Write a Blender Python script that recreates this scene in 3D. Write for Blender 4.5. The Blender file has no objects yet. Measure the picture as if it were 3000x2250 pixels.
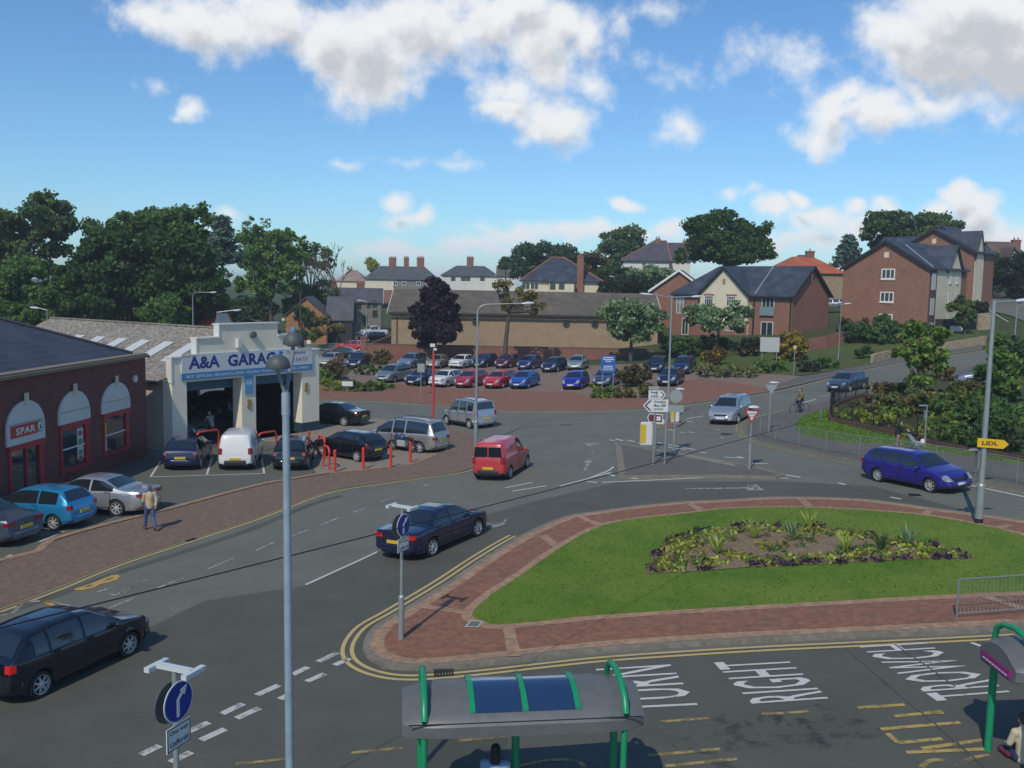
import bpy, bmesh, math, random, bisect
import numpy as np
from mathutils import Vector, Matrix, Euler
from mathutils.geometry import tessellate_polygon
R=math.radians
random.seed(7); RNG=np.random.default_rng(7)
S=bpy.context.scene; COL=S.collection
# ---------------------------------------------------------------- camera
F=2750.;CH=9.5;PIT=math.atan(284/2750.);RO=.019
cam_d=bpy.data.cameras.new("camera"); cam=bpy.data.objects.new("camera",cam_d); COL.objects.link(cam); S.camera=cam
cam_d.sensor_width=36; cam_d.lens=36*F/3000; cam_d.clip_start=.1; cam_d.clip_end=6000
_cp,_sp=math.cos(PIT),math.sin(PIT);_cr,_sr=math.cos(RO),math.sin(RO)
_R0=Vector((1,0,0));_U0=Vector((0,_sp,_cp));_F0=Vector((0,_cp,-_sp))
_Rv=_R0*_cr+_U0*_sr;_Uv=_U0*_cr-_R0*_sr
cam.matrix_world=Matrix(((_Rv.x,_Uv.x,-_F0.x,0),(_Rv.y,_Uv.y,-_F0.y,0),(_Rv.z,_Uv.z,-_F0.z,CH),(0,0,0,1)))
# ---------------------------------------------------------------- exposure
S.render.engine='CYCLES'
S.view_settings.view_transform='Standard'; S.view_settings.look='None'; S.view_settings.gamma=1; S.view_settings.exposure=-0.55
S.cycles.max_bounces=6; S.cycles.transparent_max_bounces=12
# ---------------------------------------------------------------- world and sun
SUN_AZ=249.; SUN_EL=46.
def node(nt,t,**k):
    n=nt.nodes.new(t)
    for a,b in k.items(): setattr(n,a,b)
    return n
def ray(px,py):
    a=(px-1500)/F;b=(1125-py)/F
    return _F0+_Rv*a+_Uv*b
def mth(nt,op,a,b=None,c=None,clamp=False):
    n=nt.nodes.new('ShaderNodeMath');n.operation=op;n.use_clamp=clamp
    for i,v in enumerate((a,b,c)):
        if v is None: continue
        if isinstance(v,(int,float)): n.inputs[i].default_value=v
        else: nt.links.new(v,n.inputs[i])
    return n.outputs[0]
def vmth(nt,op,a,b=None):
    n=nt.nodes.new('ShaderNodeVectorMath');n.operation=op
    for i,v in enumerate((a,b)):
        if v is None: continue
        if isinstance(v,(tuple,list)): n.inputs[i].default_value=v
        else: nt.links.new(v,n.inputs[i])
    return n
def mixc(nt,f,a,b):
    n=nt.nodes.new('ShaderNodeMix');n.data_type='RGBA'
    for s,v in ((n.inputs[0],f),(n.inputs[6],a),(n.inputs[7],b)):
        if isinstance(v,(int,float)): s.default_value=v
        elif isinstance(v,(tuple,list)): s.default_value=(*v[:3],1)
        else: nt.links.new(v,s)
    return n.outputs[2]
# clouds: (pixel in the photograph, radii in pixels) turned into fixed directions of the sky
CLOUDS=[(430,30,110,60,.9),(560,40,170,80,1),(700,50,150,110,1),(830,60,130,110,1),(960,130,120,120,1.1),(1080,150,200,170,1.2),(1250,60,260,130,1),(1080,240,110,60,.8),
 (1420,60,170,100,1),(1520,40,150,90,1),(1500,250,120,90,.9),(1600,130,140,130,1),(1640,70,110,90,1),(1480,330,100,60,1),(1620,350,130,90,1),(1700,100,80,110,.9),(1560,380,80,50,.8),(1730,230,80,60,.5),
 (2700,130,200,110,1.3),(2850,60,280,130,1.4),(2950,170,330,150,1.5),(2620,110,110,90,1),(2780,200,230,80,1.2),(2980,290,120,90,.4),
 (2440,335,110,75,.95),(2380,385,90,50,.7),(2480,300,60,50,.8),(2600,325,120,60,.95),(2720,300,100,50,.8),(2680,270,55,45,.9),(2520,340,60,40,.7),
 (2200,160,80,50,.35),(2240,140,50,40,.35),(2380,175,80,60,.4),(2330,210,60,50,.3),(1980,370,60,50,.65),(2010,400,60,30,.4),(2360,260,50,30,.2),
 (540,300,50,30,.75),(500,315,30,18,.6),(455,235,50,20,.3),(1820,70,40,60,.25),(1940,20,60,30,.25),(1930,200,60,30,.12),
 (1160,600,44,30,1.0),(1185,640,50,26,.6),(1235,635,36,22,.7),(1150,650,60,24,.5),(1010,495,50,20,.28),(1200,475,50,18,.28),(1340,478,70,16,.25),(1820,603,60,24,1),(2130,565,50,26,.5),(2200,575,30,16,.3),
 (2330,590,50,34,1.1),(2270,610,50,34,.8),(2500,600,60,34,1),(2600,610,60,36,.9),(2800,570,60,50,1.3),(2850,605,80,60,1.2),(2750,610,90,40,1),(2400,650,140,50,.8),(2560,660,140,50,.8),(2950,690,110,50,1),(2900,640,90,40,.7),
 (1500,690,150,28,.85),(1650,680,120,30,.9),(1400,720,140,30,.8),(1820,680,180,24,.8),(1960,670,70,30,.8),(2100,700,160,30,.6),(2300,720,200,40,.8),(1180,730,160,30,.75),(650,650,60,28,.6),(680,620,30,20,.7)]
w=bpy.data.worlds.new("World"); S.world=w; w.use_nodes=True; nt=w.node_tree
for n in list(nt.nodes): nt.nodes.remove(n)
def cloud_group():
    g=bpy.data.node_groups.new('CloudDensity','ShaderNodeTree')
    g.interface.new_socket('uv',in_out='INPUT',socket_type='NodeSocketVector')
    g.interface.new_socket('density',in_out='OUTPUT',socket_type='NodeSocketFloat')
    gi=node(g,'NodeGroupInput');go=node(g,'NodeGroupOutput')
    # warp
    n0=node(g,'ShaderNodeTexNoise');n0.inputs['Scale'].default_value=14;n0.inputs['Detail'].default_value=2
    g.links.new(gi.outputs[0],n0.inputs['Vector'])
    wv=vmth(g,'SCALE',vmth(g,'SUBTRACT',n0.outputs['Color'],(.5,.5,.5)).outputs[0]);wv.inputs['Scale'].default_value=.05
    uv=vmth(g,'ADD',gi.outputs[0],wv.outputs[0]).outputs[0]
    acc=None
    for (px,py,rx,ry,s) in CLOUDS:
        d=ray(px,py);u,v=d.x/d.y,d.z/d.y
        kx,ky=F/rx/1.12,F/ry/1.12
        a=vmth(g,'MULTIPLY_ADD',uv,(kx,ky,0));a.inputs[2].default_value=(-u*kx,-v*ky,0)
        l=vmth(g,'LENGTH',a.outputs[0]).outputs['Value']
        k=mth(g,'MULTIPLY_ADD',l,-s,s)
        acc=k if acc is None else mth(g,'SMOOTH_MAX',acc,k,.18)
    acc=mth(g,'MAXIMUM',acc,-.6)
    # streaky bank of low cloud near the horizon
    sep=node(g,'ShaderNodeSeparateXYZ');g.links.new(gi.outputs[0],sep.inputs[0])
    mp=vmth(g,'MULTIPLY',gi.outputs[0],(1,4.2,1)).outputs[0]
    nb=node(g,'ShaderNodeTexNoise');nb.inputs['Scale'].default_value=9;nb.inputs['Detail'].default_value=4;nb.inputs['Roughness'].default_value=.6
    g.links.new(mp,nb.inputs['Vector'])
    hz=node(g,'ShaderNodeMapRange');hz.interpolation_type='SMOOTHSTEP'
    hz.inputs['From Min'].default_value=.085;hz.inputs['From Max'].default_value=.02;hz.inputs['To Min'].default_value=0;hz.inputs['To Max'].default_value=1
    g.links.new(sep.outputs[1],hz.inputs['Value'])
    side=node(g,'ShaderNodeMapRange');side.inputs['From Min'].default_value=-.45;side.inputs['From Max'].default_value=-.1;g.links.new(sep.outputs[0],side.inputs['Value'])
    hb=mth(g,'MULTIPLY',hz.outputs[0],side.outputs[0])
    low=mth(g,'MULTIPLY_ADD',hb,.92,-.85)
    low=mth(g,'ADD',low,mth(g,'MULTIPLY',mth(g,'SUBTRACT',nb.outputs['Fac'],.5),1.3))
    acc=mth(g,'MAXIMUM',acc,low)
    n1=node(g,'ShaderNodeTexNoise');n1.inputs['Scale'].default_value=26;n1.inputs['Detail'].default_value=6;n1.inputs['Roughness'].default_value=.6
    g.links.new(gi.outputs[0],n1.inputs['Vector'])
    fb=mth(g,'MULTIPLY',mth(g,'SUBTRACT',n1.outputs['Fac'],.5),1.55)
    out=mth(g,'ADD',acc,fb)
    g.links.new(out,go.inputs[0]); return g
tc=node(nt,'ShaderNodeTexCoord'); sp=node(nt,'ShaderNodeSeparateXYZ'); nt.links.new(tc.outputs['Generated'],sp.inputs[0])
yy=mth(nt,'MAXIMUM',mth(nt,'ABSOLUTE',sp.outputs[1]),.05)
cb=node(nt,'ShaderNodeCombineXYZ'); nt.links.new(mth(nt,'DIVIDE',sp.outputs[0],yy),cb.inputs[0]); nt.links.new(mth(nt,'DIVIDE',sp.outputs[2],yy),cb.inputs[1])
cg=cloud_group()
def cgn(vec):
    n=node(nt,'ShaderNodeGroup');n.node_tree=cg;nt.links.new(vec,n.inputs[0]);return n.outputs[0]
d0=cgn(cb.outputs[0]); d1=cgn(vmth(nt,'ADD',cb.outputs[0],(-.006,.022,0)).outputs[0])
al=node(nt,'ShaderNodeMapRange');al.interpolation_type='SMOOTHSTEP';al.inputs['From Min'].default_value=-.14;al.inputs['From Max'].default_value=.72;nt.links.new(d0,al.inputs['Value'])
shd=node(nt,'ShaderNodeMapRange');shd.interpolation_type='SMOOTHSTEP';shd.inputs['From Min'].default_value=.35;shd.inputs['From Max'].default_value=1.15;nt.links.new(d1,shd.inputs['Value'])
sky=node(nt,'ShaderNodeTexSky');sky.sky_type='NISHITA';sky.sun_disc=False;sky.sun_elevation=R(SUN_EL);sky.sun_rotation=R(201);sky.altitude=50;sky.air_density=1.0;sky.dust_density=.35;sky.ozone_density=1.6
skc=vmth(nt,'MULTIPLY',sky.outputs[0],(.68,1.0,1.27)).outputs[0]
lowf=node(nt,'ShaderNodeMapRange');lowf.inputs['From Min'].default_value=.075;lowf.inputs['From Max'].default_value=.03;nt.links.new(mth(nt,'DIVIDE',sp.outputs[2],yy),lowf.inputs['Value'])
ccol=mixc(nt,shd.outputs[0],mixc(nt,mth(nt,'MULTIPLY',lowf.outputs[0],.85),(8.6,8.8,9.0),(6.6,7.4,8.4)),mixc(nt,mth(nt,'MULTIPLY',lowf.outputs[0],.85),(5.6,5.85,6.3),(5.4,6.0,6.9)))
fin=mixc(nt,al.outputs[0],skc,ccol)
bg=node(nt,'ShaderNodeBackground');bg.inputs['Strength'].default_value=.15;nt.links.new(fin,bg.inputs[0])
w.cycles.sampling_method='MANUAL'; w.cycles.sample_map_resolution=256
wo=node(nt,'ShaderNodeOutputWorld');nt.links.new(bg.outputs[0],wo.inputs[0])
sl=bpy.data.lights.new("sun",'SUN'); sl.energy=4.1; sl.angle=R(.6); sl.color=(1,.93,.80); so=bpy.data.objects.new("sun",sl); COL.objects.link(so)
_sd=Vector((math.cos(R(SUN_AZ))*math.cos(R(SUN_EL)),math.sin(R(SUN_AZ))*math.cos(R(SUN_EL)),math.sin(R(SUN_EL))))
so.rotation_euler=_sd.to_track_quat('Z','Y').to_euler(); so.location=(0,-20,60)
# ---------------------------------------------------------------- terrain
TX=[-400,-60,-20,-5,10,25,40,55,70,100,400]
TY=[-60,0,60,90,104,112,120,130,145,165,200,260,400,1200]
TZ=[[0,0,0,0,.75,1.5,2.0,2.4,2.8,3,3]]*3+[
[0,0,0,0,.75,1.4,2.2,3,3.5,4,4],
[0,0,0,0,.75,1.6,3.0,3.8,4.2,5,5],
[0,0,0,0,.75,2.9,4.2,4.6,5,6,6],
[.5,.3,.3,.3,1.2,3.4,4.8,5,6,7,7],
[1,.5,.5,.8,2.2,3.6,5,5.5,7,8,8],
[1.5,.5,.5,2.5,5,5,5.2,6.5,8.5,10,10],
[2,.8,.8,3.5,5.5,8,7,7.5,9.5,11,11],
[3,1.5,1.5,5,6,10,10,10,10,12,12],
[5,4,6,6,6.5,9,9,9,10,12,12],
[6,6,7,7,7,8,8,8,9,9,9],
[8]*11]
def T0(x,y):
    i=min(max(bisect.bisect_right(TX,x)-1,0),len(TX)-2);j=min(max(bisect.bisect_right(TY,y)-1,0),len(TY)-2)
    u=min(max((x-TX[i])/(TX[i+1]-TX[i]),0),1);v=min(max((y-TY[j])/(TY[j+1]-TY[j]),0),1)
    return (TZ[j][i]*(1-u)+TZ[j][i+1]*u)*(1-v)+(TZ[j+1][i]*(1-u)+TZ[j+1][i+1]*u)*v
_tc={}
def _tn(i,j):
    k=(i,j)
    if k not in _tc:_tc[k]=T0(i*5.,j*5.)
    return _tc[k]
def T(x,y):
    i=math.floor(x/5);j=math.floor(y/5);u=x/5-i;v=y/5-j
    return (_tn(i,j)*(1-u)+_tn(i+1,j)*u)*(1-v)+(_tn(i,j+1)*(1-u)+_tn(i+1,j+1)*u)*v
def G(px,py,off=0):
    r=ray(px,py);t=5.
    while t<900:
        if CH+r.z*t-T(r.x*t,r.y*t)-off<0: break
        t*=1.01
    a,b=t/1.01,t
    for _ in range(26):
        m=(a+b)/2
        if CH+r.z*m-T(r.x*m,r.y*m)-off<0:b=m
        else:a=m
    return Vector((r.x*b,r.y*b,CH+r.z*b))
def PD(px,py,d):
    r=ray(px,py);t=d/r.y
    return Vector((r.x*t,d,CH+r.z*t))
def gp(pts,off=0): return [G(x,y,off).xy for x,y in pts]
# ---------------------------------------------------------------- materials
MATS={}
def newmat(name):
    m=bpy.data.materials.new(name);m.use_nodes=True;MATS[name]=m
    return m,m.node_tree,m.node_tree.nodes['Principled BSDF']
def solid(name,c,rough=.6,metal=0,spec=.5,coat=0,emit=None,var=.0,vs=3):
    if name in MATS: return MATS[name]
    m,t,b=newmat(name)
    b.inputs['Base Color'].default_value=(*c,1);b.inputs['Roughness'].default_value=rough;b.inputs['Metallic'].default_value=metal
    b.inputs['Specular IOR Level'].default_value=spec
    if coat: b.inputs['Coat Weight'].default_value=coat;b.inputs['Coat Roughness'].default_value=.05
    if var:
        tcn=node(t,'ShaderNodeTexCoord');n=node(t,'ShaderNodeTexNoise');n.inputs['Scale'].default_value=vs;n.inputs['Detail'].default_value=6
        t.links.new(tcn.outputs['Object'],n.inputs['Vector'])
        f=mth(t,'MULTIPLY_ADD',n.outputs['Fac'],3,-1,clamp=True)
        t.links.new(mixc(t,f,tuple(x*(1-var) for x in c),tuple(min(1,x*(1+var)) for x in c)),b.inputs['Base Color'])
    if emit: b.inputs['Emission Color'].default_value=(*emit[0],1);b.inputs['Emission Strength'].default_value=emit[1]
    return m
def ground_mat(name,cols,scales,rough=.9,bump=.0,bscale=40,spots=None):
    """layers of noise blending the listed colours; world-fixed"""
    m,t,b=newmat(name);b.inputs['Roughness'].default_value=rough;b.inputs['Specular IOR Level'].default_value=.25
    tcn=node(t,'ShaderNodeTexCoord');cur=cols[0]
    for c,s in zip(cols[1:],scales):
        n=node(t,'ShaderNodeTexNoise');n.inputs['Scale'].default_value=s;n.inputs['Detail'].default_value=7;n.inputs['Roughness'].default_value=.65
        mpn=node(t,'ShaderNodeMapping');mpn.inputs['Location'].default_value=(s*3.7,s*1.3,0);t.links.new(tcn.outputs['Object'],mpn.inputs[0]);t.links.new(mpn.outputs[0],n.inputs['Vector'])
        f=mth(t,'MULTIPLY_ADD',n.outputs['Fac'],4.5,-1.8,clamp=True)
        cur=mixc(t,f,cur,c)
    t.links.new(cur,b.inputs['Base Color'])
    if bump:
        n=node(t,'ShaderNodeTexNoise');n.inputs['Scale'].default_value=bscale;n.inputs['Detail'].default_value=4;t.links.new(tcn.outputs['Object'],n.inputs['Vector'])
        bm_=node(t,'ShaderNodeBump');bm_.inputs['Strength'].default_value=bump;bm_.inputs['Distance'].default_value=.05;t.links.new(n.outputs['Fac'],bm_.inputs['Height']);t.links.new(bm_.outputs[0],b.inputs['Normal'])
    return m
def brick_mat(name,c1,c2,mortar,bw=.225,bh=.075,rot=0,stain=None,rough=.85,wall=True,ms=.012):
    m,t,b=newmat(name);b.inputs['Roughness'].default_value=rough;b.inputs['Specular IOR Level'].default_value=.25
    tcn=node(t,'ShaderNodeTexCoord')
    if wall:
        s=node(t,'ShaderNodeSeparateXYZ');t.links.new(tcn.outputs['Object'],s.inputs[0])
        c=node(t,'ShaderNodeCombineXYZ');t.links.new(mth(t,'ADD',s.outputs[0],s.outputs[1]),c.inputs[0]);t.links.new(s.outputs[2],c.inputs[1]);vec=c.outputs[0]
    else:
        mpn=node(t,'ShaderNodeMapping');mpn.inputs['Rotation'].default_value=(0,0,rot);t.links.new(tcn.outputs['Object'],mpn.inputs[0]);vec=mpn.outputs[0]
    k=node(t,'ShaderNodeTexBrick');k.inputs['Scale'].default_value=1;k.inputs['Brick Width'].default_value=bw;k.inputs['Row Height'].default_value=bh;k.inputs['Mortar Size'].default_value=ms
    k.inputs['Color1'].default_value=(*c1,1);k.inputs['Color2'].default_value=(*c2,1);k.inputs['Mortar'].default_value=(*mortar,1);t.links.new(vec,k.inputs['Vector'])
    n=node(t,'ShaderNodeTexNoise');n.inputs['Scale'].default_value=.7;n.inputs['Detail'].default_value=8;n.inputs['Roughness'].default_value=.7;t.links.new(tcn.outputs['Object'],n.inputs['Vector'])
    f=mth(t,'MULTIPLY_ADD',n.outputs['Fac'],4,-1.7,clamp=True)
    st=stain or tuple(x*.62 for x in c2)
    o=mixc(t,mth(t,'MULTIPLY',f,.55),k.outputs['Color'],st)
    n2=node(t,'ShaderNodeTexNoise');n2.inputs['Scale'].default_value=4.5;n2.inputs['Detail'].default_value=5;t.links.new(tcn.outputs['Object'],n2.inputs['Vector'])
    o=mixc(t,mth(t,'MULTIPLY_ADD',n2.outputs['Fac'],2.4,-.95,clamp=True),o,tuple(min(1,x*1.3) for x in c1))
    nn=t.nodes[-1];nn.inputs[0].default_value=.0
    t.links.new(o,b.inputs['Base Color']);return m
def tile_mat(name,c1,c2,row=.3,rough=.6,spec=.4):
    """roof slates: courses follow height"""
    m,t,b=newmat(name);b.inputs['Roughness'].default_value=rough;b.inputs['Specular IOR Level'].default_value=spec
    tcn=node(t,'ShaderNodeTexCoord');s=node(t,'ShaderNodeSeparateXYZ');t.links.new(tcn.outputs['Object'],s.inputs[0])
    c=node(t,'ShaderNodeCombineXYZ');t.links.new(mth(t,'ADD',s.outputs[0],s.outputs[1]),c.inputs[0]);t.links.new(s.outputs[2],c.inputs[1])
    k=node(t,'ShaderNodeTexBrick');k.inputs['Scale'].default_value=1;k.inputs['Brick Width'].default_value=row*1.2;k.inputs['Row Height'].default_value=row*.6;k.inputs['Mortar Size'].default_value=.02
    k.inputs['Color1'].default_value=(*c1,1);k.inputs['Color2'].default_value=(*c2,1);k.inputs['Mortar'].default_value=(*[x*.5 for x in c1],1);t.links.new(c.outputs[0],k.inputs['Vector'])
    n=node(t,'ShaderNodeTexNoise');n.inputs['Scale'].default_value=.8;n.inputs['Detail'].default_value=8;t.links.new(tcn.outputs['Object'],n.inputs['Vector'])
    o=mixc(t,mth(t,'MULTIPLY_ADD',n.outputs['Fac'],3,-1.2,clamp=True),k.outputs['Color'],tuple(x*1.45 for x in c2))
    t.links.new(o,b.inputs['Base Color']);return m
M_asph=ground_mat('asphalt',[(.150,.156,.126),(.126,.130,.107),(.170,.175,.142),(.136,.139,.117)],[.12,.5,9],.8,.15,60)
M_asphd=ground_mat('asphalt_dark',[(.090,.092,.076),(.074,.075,.063),(.106,.107,.088),(.096,.097,.08)],[.15,.6,10],.78,.15,60)
M_asphg=ground_mat('asphalt_worn',[(.112,.115,.093),(.094,.096,.078),(.128,.13,.106)],[.2,8],.82,.15,60)
M_oil=ground_mat('asphalt_oil',[(.028,.03,.034),(.04,.042,.045),(.022,.023,.026)],[.5,2],.7)
M_grass=ground_mat('mown_grass',[(.095,.185,.014),(.15,.23,.025),(.064,.138,.012),(.185,.235,.04),(.10,.18,.018)],[.16,.8,.4,14],.95,.6,60)
M_rough=ground_mat('rough_grass',[(.055,.09,.02),(.035,.06,.015),(.075,.1,.03),(.05,.05,.025)],[.08,.5,3],.95,.5,12)
M_bank=ground_mat('bank_grass',[(.075,.12,.02),(.095,.13,.03),(.055,.09,.018),(.08,.085,.035)],[.1,.6,4],.95,.6,14)
M_soil=ground_mat('soil',[(.22,.155,.10),(.17,.115,.075),(.26,.19,.13)],[1.2,7],.95,.6,30)
M_red=brick_mat('red_paving',(.255,.113,.068),(.19,.094,.062),(.13,.085,.06),.2,.1,R(35),(.14,.09,.066),.85,False,.008)
M_tan=brick_mat('buff_paving',(.36,.225,.14),(.29,.18,.115),(.17,.115,.08),.2,.1,R(12),(.22,.15,.10),.85,False,.008)
M_brown=brick_mat('mixed_paving',(.195,.125,.09),(.15,.112,.084),(.115,.092,.072),.22,.11,R(30),(.125,.105,.088),.85,False,.008)
M_pave=ground_mat('concrete_paving',[(.24,.2,.16),(.19,.165,.14),(.28,.24,.19)],[.5,4],.9)
M_lotpave=brick_mat('lot_paving',(.235,.165,.13),(.19,.135,.115),(.12,.09,.075),.2,.1,R(70),(.17,.13,.10),.85,False,.008)
M_kerb=ground_mat('kerb_stone',[(.26,.225,.175),(.2,.175,.14),(.16,.145,.115)],[.8,5],.9)
M_walk=ground_mat('tarmac_walk',[(.12,.115,.10),(.1,.095,.085),(.14,.135,.115)],[.3,5],.9,.1,50)
def paint_mat(name,c,wear):
    m,t,b=newmat(name);b.inputs['Roughness'].default_value=.7
    tcn=node(t,'ShaderNodeTexCoord');n=node(t,'ShaderNodeTexNoise');n.inputs['Scale'].default_value=3.2;n.inputs['Detail'].default_value=9;n.inputs['Roughness'].default_value=.75;t.links.new(tcn.outputs['Object'],n.inputs['Vector'])
    f=mth(t,'MULTIPLY_ADD',n.outputs['Fac'],6,-3.0+2*(wear-.5),clamp=True)
    b.inputs['Base Color'].default_value=(*c,1);t.links.new(mth(t,'MULTIPLY_ADD',f,-.92,1),b.inputs['Alpha']);return m
M_white=paint_mat('road_white',(.55,.54,.5),.30)
M_whitef=paint_mat('road_white_faded',(.36,.36,.33),.72)
M_yel=paint_mat('road_yellow',(.50,.38,.15),.25)
M_yelf=paint_mat('road_yellow_faded',(.36,.27,.10),.66)
M_yelb=paint_mat('road_yellow_bright',(.48,.30,.07),.2)
# ---------------------------------------------------------------- object helpers
def lnk(o,parent=None,kind=None):
    COL.objects.link(o)
    if parent: o.parent=parent
    if kind: o['kind']=kind
    return o
def setp(o,label=None,cat=None,group=None,kind=None):
    if label:o['label']=label
    if cat:o['category']=cat
    if group:o['group']=group
    if kind:o['kind']=kind
    return o
def from_bm(name,bm,mats,parent=None,smooth=False,loc=None,rz=0):
    me=bpy.data.meshes.new(name);bm.normal_update();bm.to_mesh(me);bm.free()
    if not isinstance(mats,(list,tuple)):mats=[mats]
    for m in mats:me.materials.append(m)
    if smooth:
        me.polygons.foreach_set('use_smooth',[True]*len(me.polygons))
        try: me.set_sharp_from_angle(angle=R(38))
        except Exception: pass
    o=bpy.data.objects.new(name,me);lnk(o,parent)
    if loc is not None:o.location=loc
    if rz:o.rotation_euler=(0,0,rz)
    return o
def empty(name,loc=(0,0,0),rz=0,label=None,cat=None,group=None):
    o=bpy.data.objects.new(name,None);COL.objects.link(o);o.location=loc;o.rotation_euler=(0,0,rz);o.empty_display_size=.3
    setp(o,label,cat,group);return o
def box(bm,x0,x1,y0,y1,z0,z1,mi=0,M=None):
    vs=[Vector(p) for p in((x0,y0,z0),(x1,y0,z0),(x1,y1,z0),(x0,y1,z0),(x0,y0,z1),(x1,y0,z1),(x1,y1,z1),(x0,y1,z1))]
    if M is not None: vs=[M@v for v in vs]
    v=[bm.verts.new(p) for p in vs]
    for f in((0,3,2,1),(4,5,6,7),(0,1,5,4),(1,2,6,5),(2,3,7,6),(3,0,4,7)):
        q=bm.faces.new([v[i] for i in f]);q.material_index=mi
def poly(bm,pts,mi=0):
    f=bm.faces.new([bm.verts.new(p) for p in pts]);f.material_index=mi;return f
def prism(bm,pts,vec,mi=0):
    """closed slab: polygon pts extruded along vec"""
    a=[bm.verts.new(Vector(p)) for p in pts];b=[bm.verts.new(Vector(p)+Vector(vec)) for p in pts]
    n=len(a)
    f=bm.faces.new(a);f.material_index=mi
    f=bm.faces.new(b[::-1]);f.material_index=mi
    for i in range(n):
        f=bm.faces.new([a[i],b[i],b[(i+1)%n],a[(i+1)%n]]);f.material_index=mi
def frame_of(d):
    d=Vector(d).normalized();u=d.cross(Vector((0,0,1)))
    if u.length<1e-3:u=Vector((1,0,0))
    u.normalize();return u,u.cross(d).normalized()
def tube(bm,pts,rad,n=8,mi=0,cap=True):
    pts=[Vector(p) for p in pts];rs=rad if isinstance(rad,(list,tuple)) else [rad]*len(pts);rings=[]
    for i,p in enumerate(pts):
        d=(pts[min(i+1,len(pts)-1)]-pts[max(i-1,0)]);u,v=frame_of(d)
        rings.append([bm.verts.new(p+(u*math.cos(2*math.pi*k/n)+v*math.sin(2*math.pi*k/n))*rs[i]) for k in range(n)])
    for a,b in zip(rings,rings[1:]):
        for k in range(n):
            f=bm.faces.new((a[k],a[(k+1)%n],b[(k+1)%n],b[k]));f.material_index=mi
    if cap:
        for r_ in(rings[0][::-1],rings[-1]):
            f=bm.faces.new(r_);f.material_index=mi
def lathe(bm,prof,n=20,mi=0,M=None,cap=True):
    rings=[]
    for r_,z in prof:
        ring=[Vector((r_*math.cos(2*math.pi*k/n),r_*math.sin(2*math.pi*k/n),z)) for k in range(n)]
        rings.append([bm.verts.new(M@p if M is not None else p) for p in ring])
    for a,b in zip(rings,rings[1:]):
        for k in range(n):
            f=bm.faces.new((a[k],a[(k+1)%n],b[(k+1)%n],b[k]));f.material_index=mi
    if cap:
        for r_ in(rings[0][::-1],rings[-1]):
            f=bm.faces.new(r_);f.material_index=mi
def drape_bm(bm,pts,off,mi=0,thick=0,mi2=None,step=5.):
    b=bmesh.new();vs=[b.verts.new((p[0],p[1],0)) for p in pts]
    for t3 in tessellate_polygon([[Vector((p[0],p[1],0)) for p in pts]]):
        try:b.faces.new([vs[i] for i in t3])
        except ValueError:pass
    xs=[p[0] for p in pts];ys=[p[1] for p in pts]
    for ax,lo,hi in((0,min(xs),max(xs)),(1,min(ys),max(ys))):
        k=math.floor(lo/step)+1
        while k*step<hi:
            co=[0,0,0];co[ax]=k*step;no=[0,0,0];no[ax]=1
            bmesh.ops.bisect_plane(b,geom=b.verts[:]+b.edges[:]+b.faces[:],plane_co=co,plane_no=no);k+=1
    bmesh.ops.remove_doubles(b,verts=b.verts,dist=.002)
    bmesh.ops.triangulate(b,faces=b.faces)
    for v in b.verts:v.co.z=T(v.co.x,v.co.y)+off
    for f in b.faces:
        f.normal_update()
        if f.normal.z<0:f.normal_flip()
    mp={v:bm.verts.new(v.co) for v in b.verts}
    for f in b.faces:
        q=bm.faces.new([mp[v] for v in f.verts]);q.material_index=mi
    if thick:
        lo={}
        for e in b.edges:
            if len(e.link_faces)==1:
                l=e.link_faces[0].loops
                a,c=e.verts
                for lp in l:
                    if lp.edge==e:a,c=lp.vert,lp.link_loop_next.vert
                for v in(a,c):
                    if v not in lo:lo[v]=bm.verts.new((v.co.x,v.co.y,v.co.z-thick))
                q=bm.faces.new((mp[c],mp[a],lo[a],lo[c]));q.material_index=mi2 if mi2 is not None else mi
    b.free()
def sheet(name,pts,off,mat,thick=0,kind='structure',mat2=None):
    bm=bmesh.new();drape_bm(bm,pts,off,0,thick,1 if mat2 else None)
    o=from_bm(name,bm,[mat]+([mat2] if mat2 else []));
    if kind:o['kind']=kind
    return o
def dens(pts,s=.5,closed=False):
    out=[];P=[Vector((p[0],p[1])) for p in pts]
    if closed:P=P+[P[0]]
    for a,b in zip(P,P[1:]):
        n=max(1,int((b-a).length/s))
        for k in range(n):out.append(a.lerp(b,k/n))
    if not closed:out.append(P[-1])
    return out
def smooth_path(pts,n=6,closed=False):
    P=[Vector((p[0],p[1])) for p in pts];out=[];N=len(P)
    rng=range(N if closed else N-1)
    for i in rng:
        if closed:p0,p1,p2,p3=P[i-1],P[i],P[(i+1)%N],P[(i+2)%N]
        else:p0,p1,p2,p3=P[max(i-1,0)],P[i],P[i+1],P[min(i+2,N-1)]
        for k in range(n):
            t=k/n
            out.append(.5*((2*p1)+(p2-p0)*t+(2*p0-5*p1+4*p2-p3)*t*t+(3*p1-p0-3*p2+p3)*t**3))
    if not closed:out.append(P[-1])
    return out
def offset_path(P,d):
    out=[];n=len(P)
    for i,p in enumerate(P):
        t=(P[min(i+1,n-1)]-P[max(i-1,0)])
        if t.length<1e-6:t=Vector((1,0))
        t.normalize();out.append(p+Vector((-t.y,t.x))*d)
    return out
def offset_closed(P,d):
    out=[];n=len(P)
    for i,p in enumerate(P):
        t=(P[(i+1)%n]-P[i-1]).normalized();out.append(p+Vector((-t.y,t.x))*d)
    return out
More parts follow.
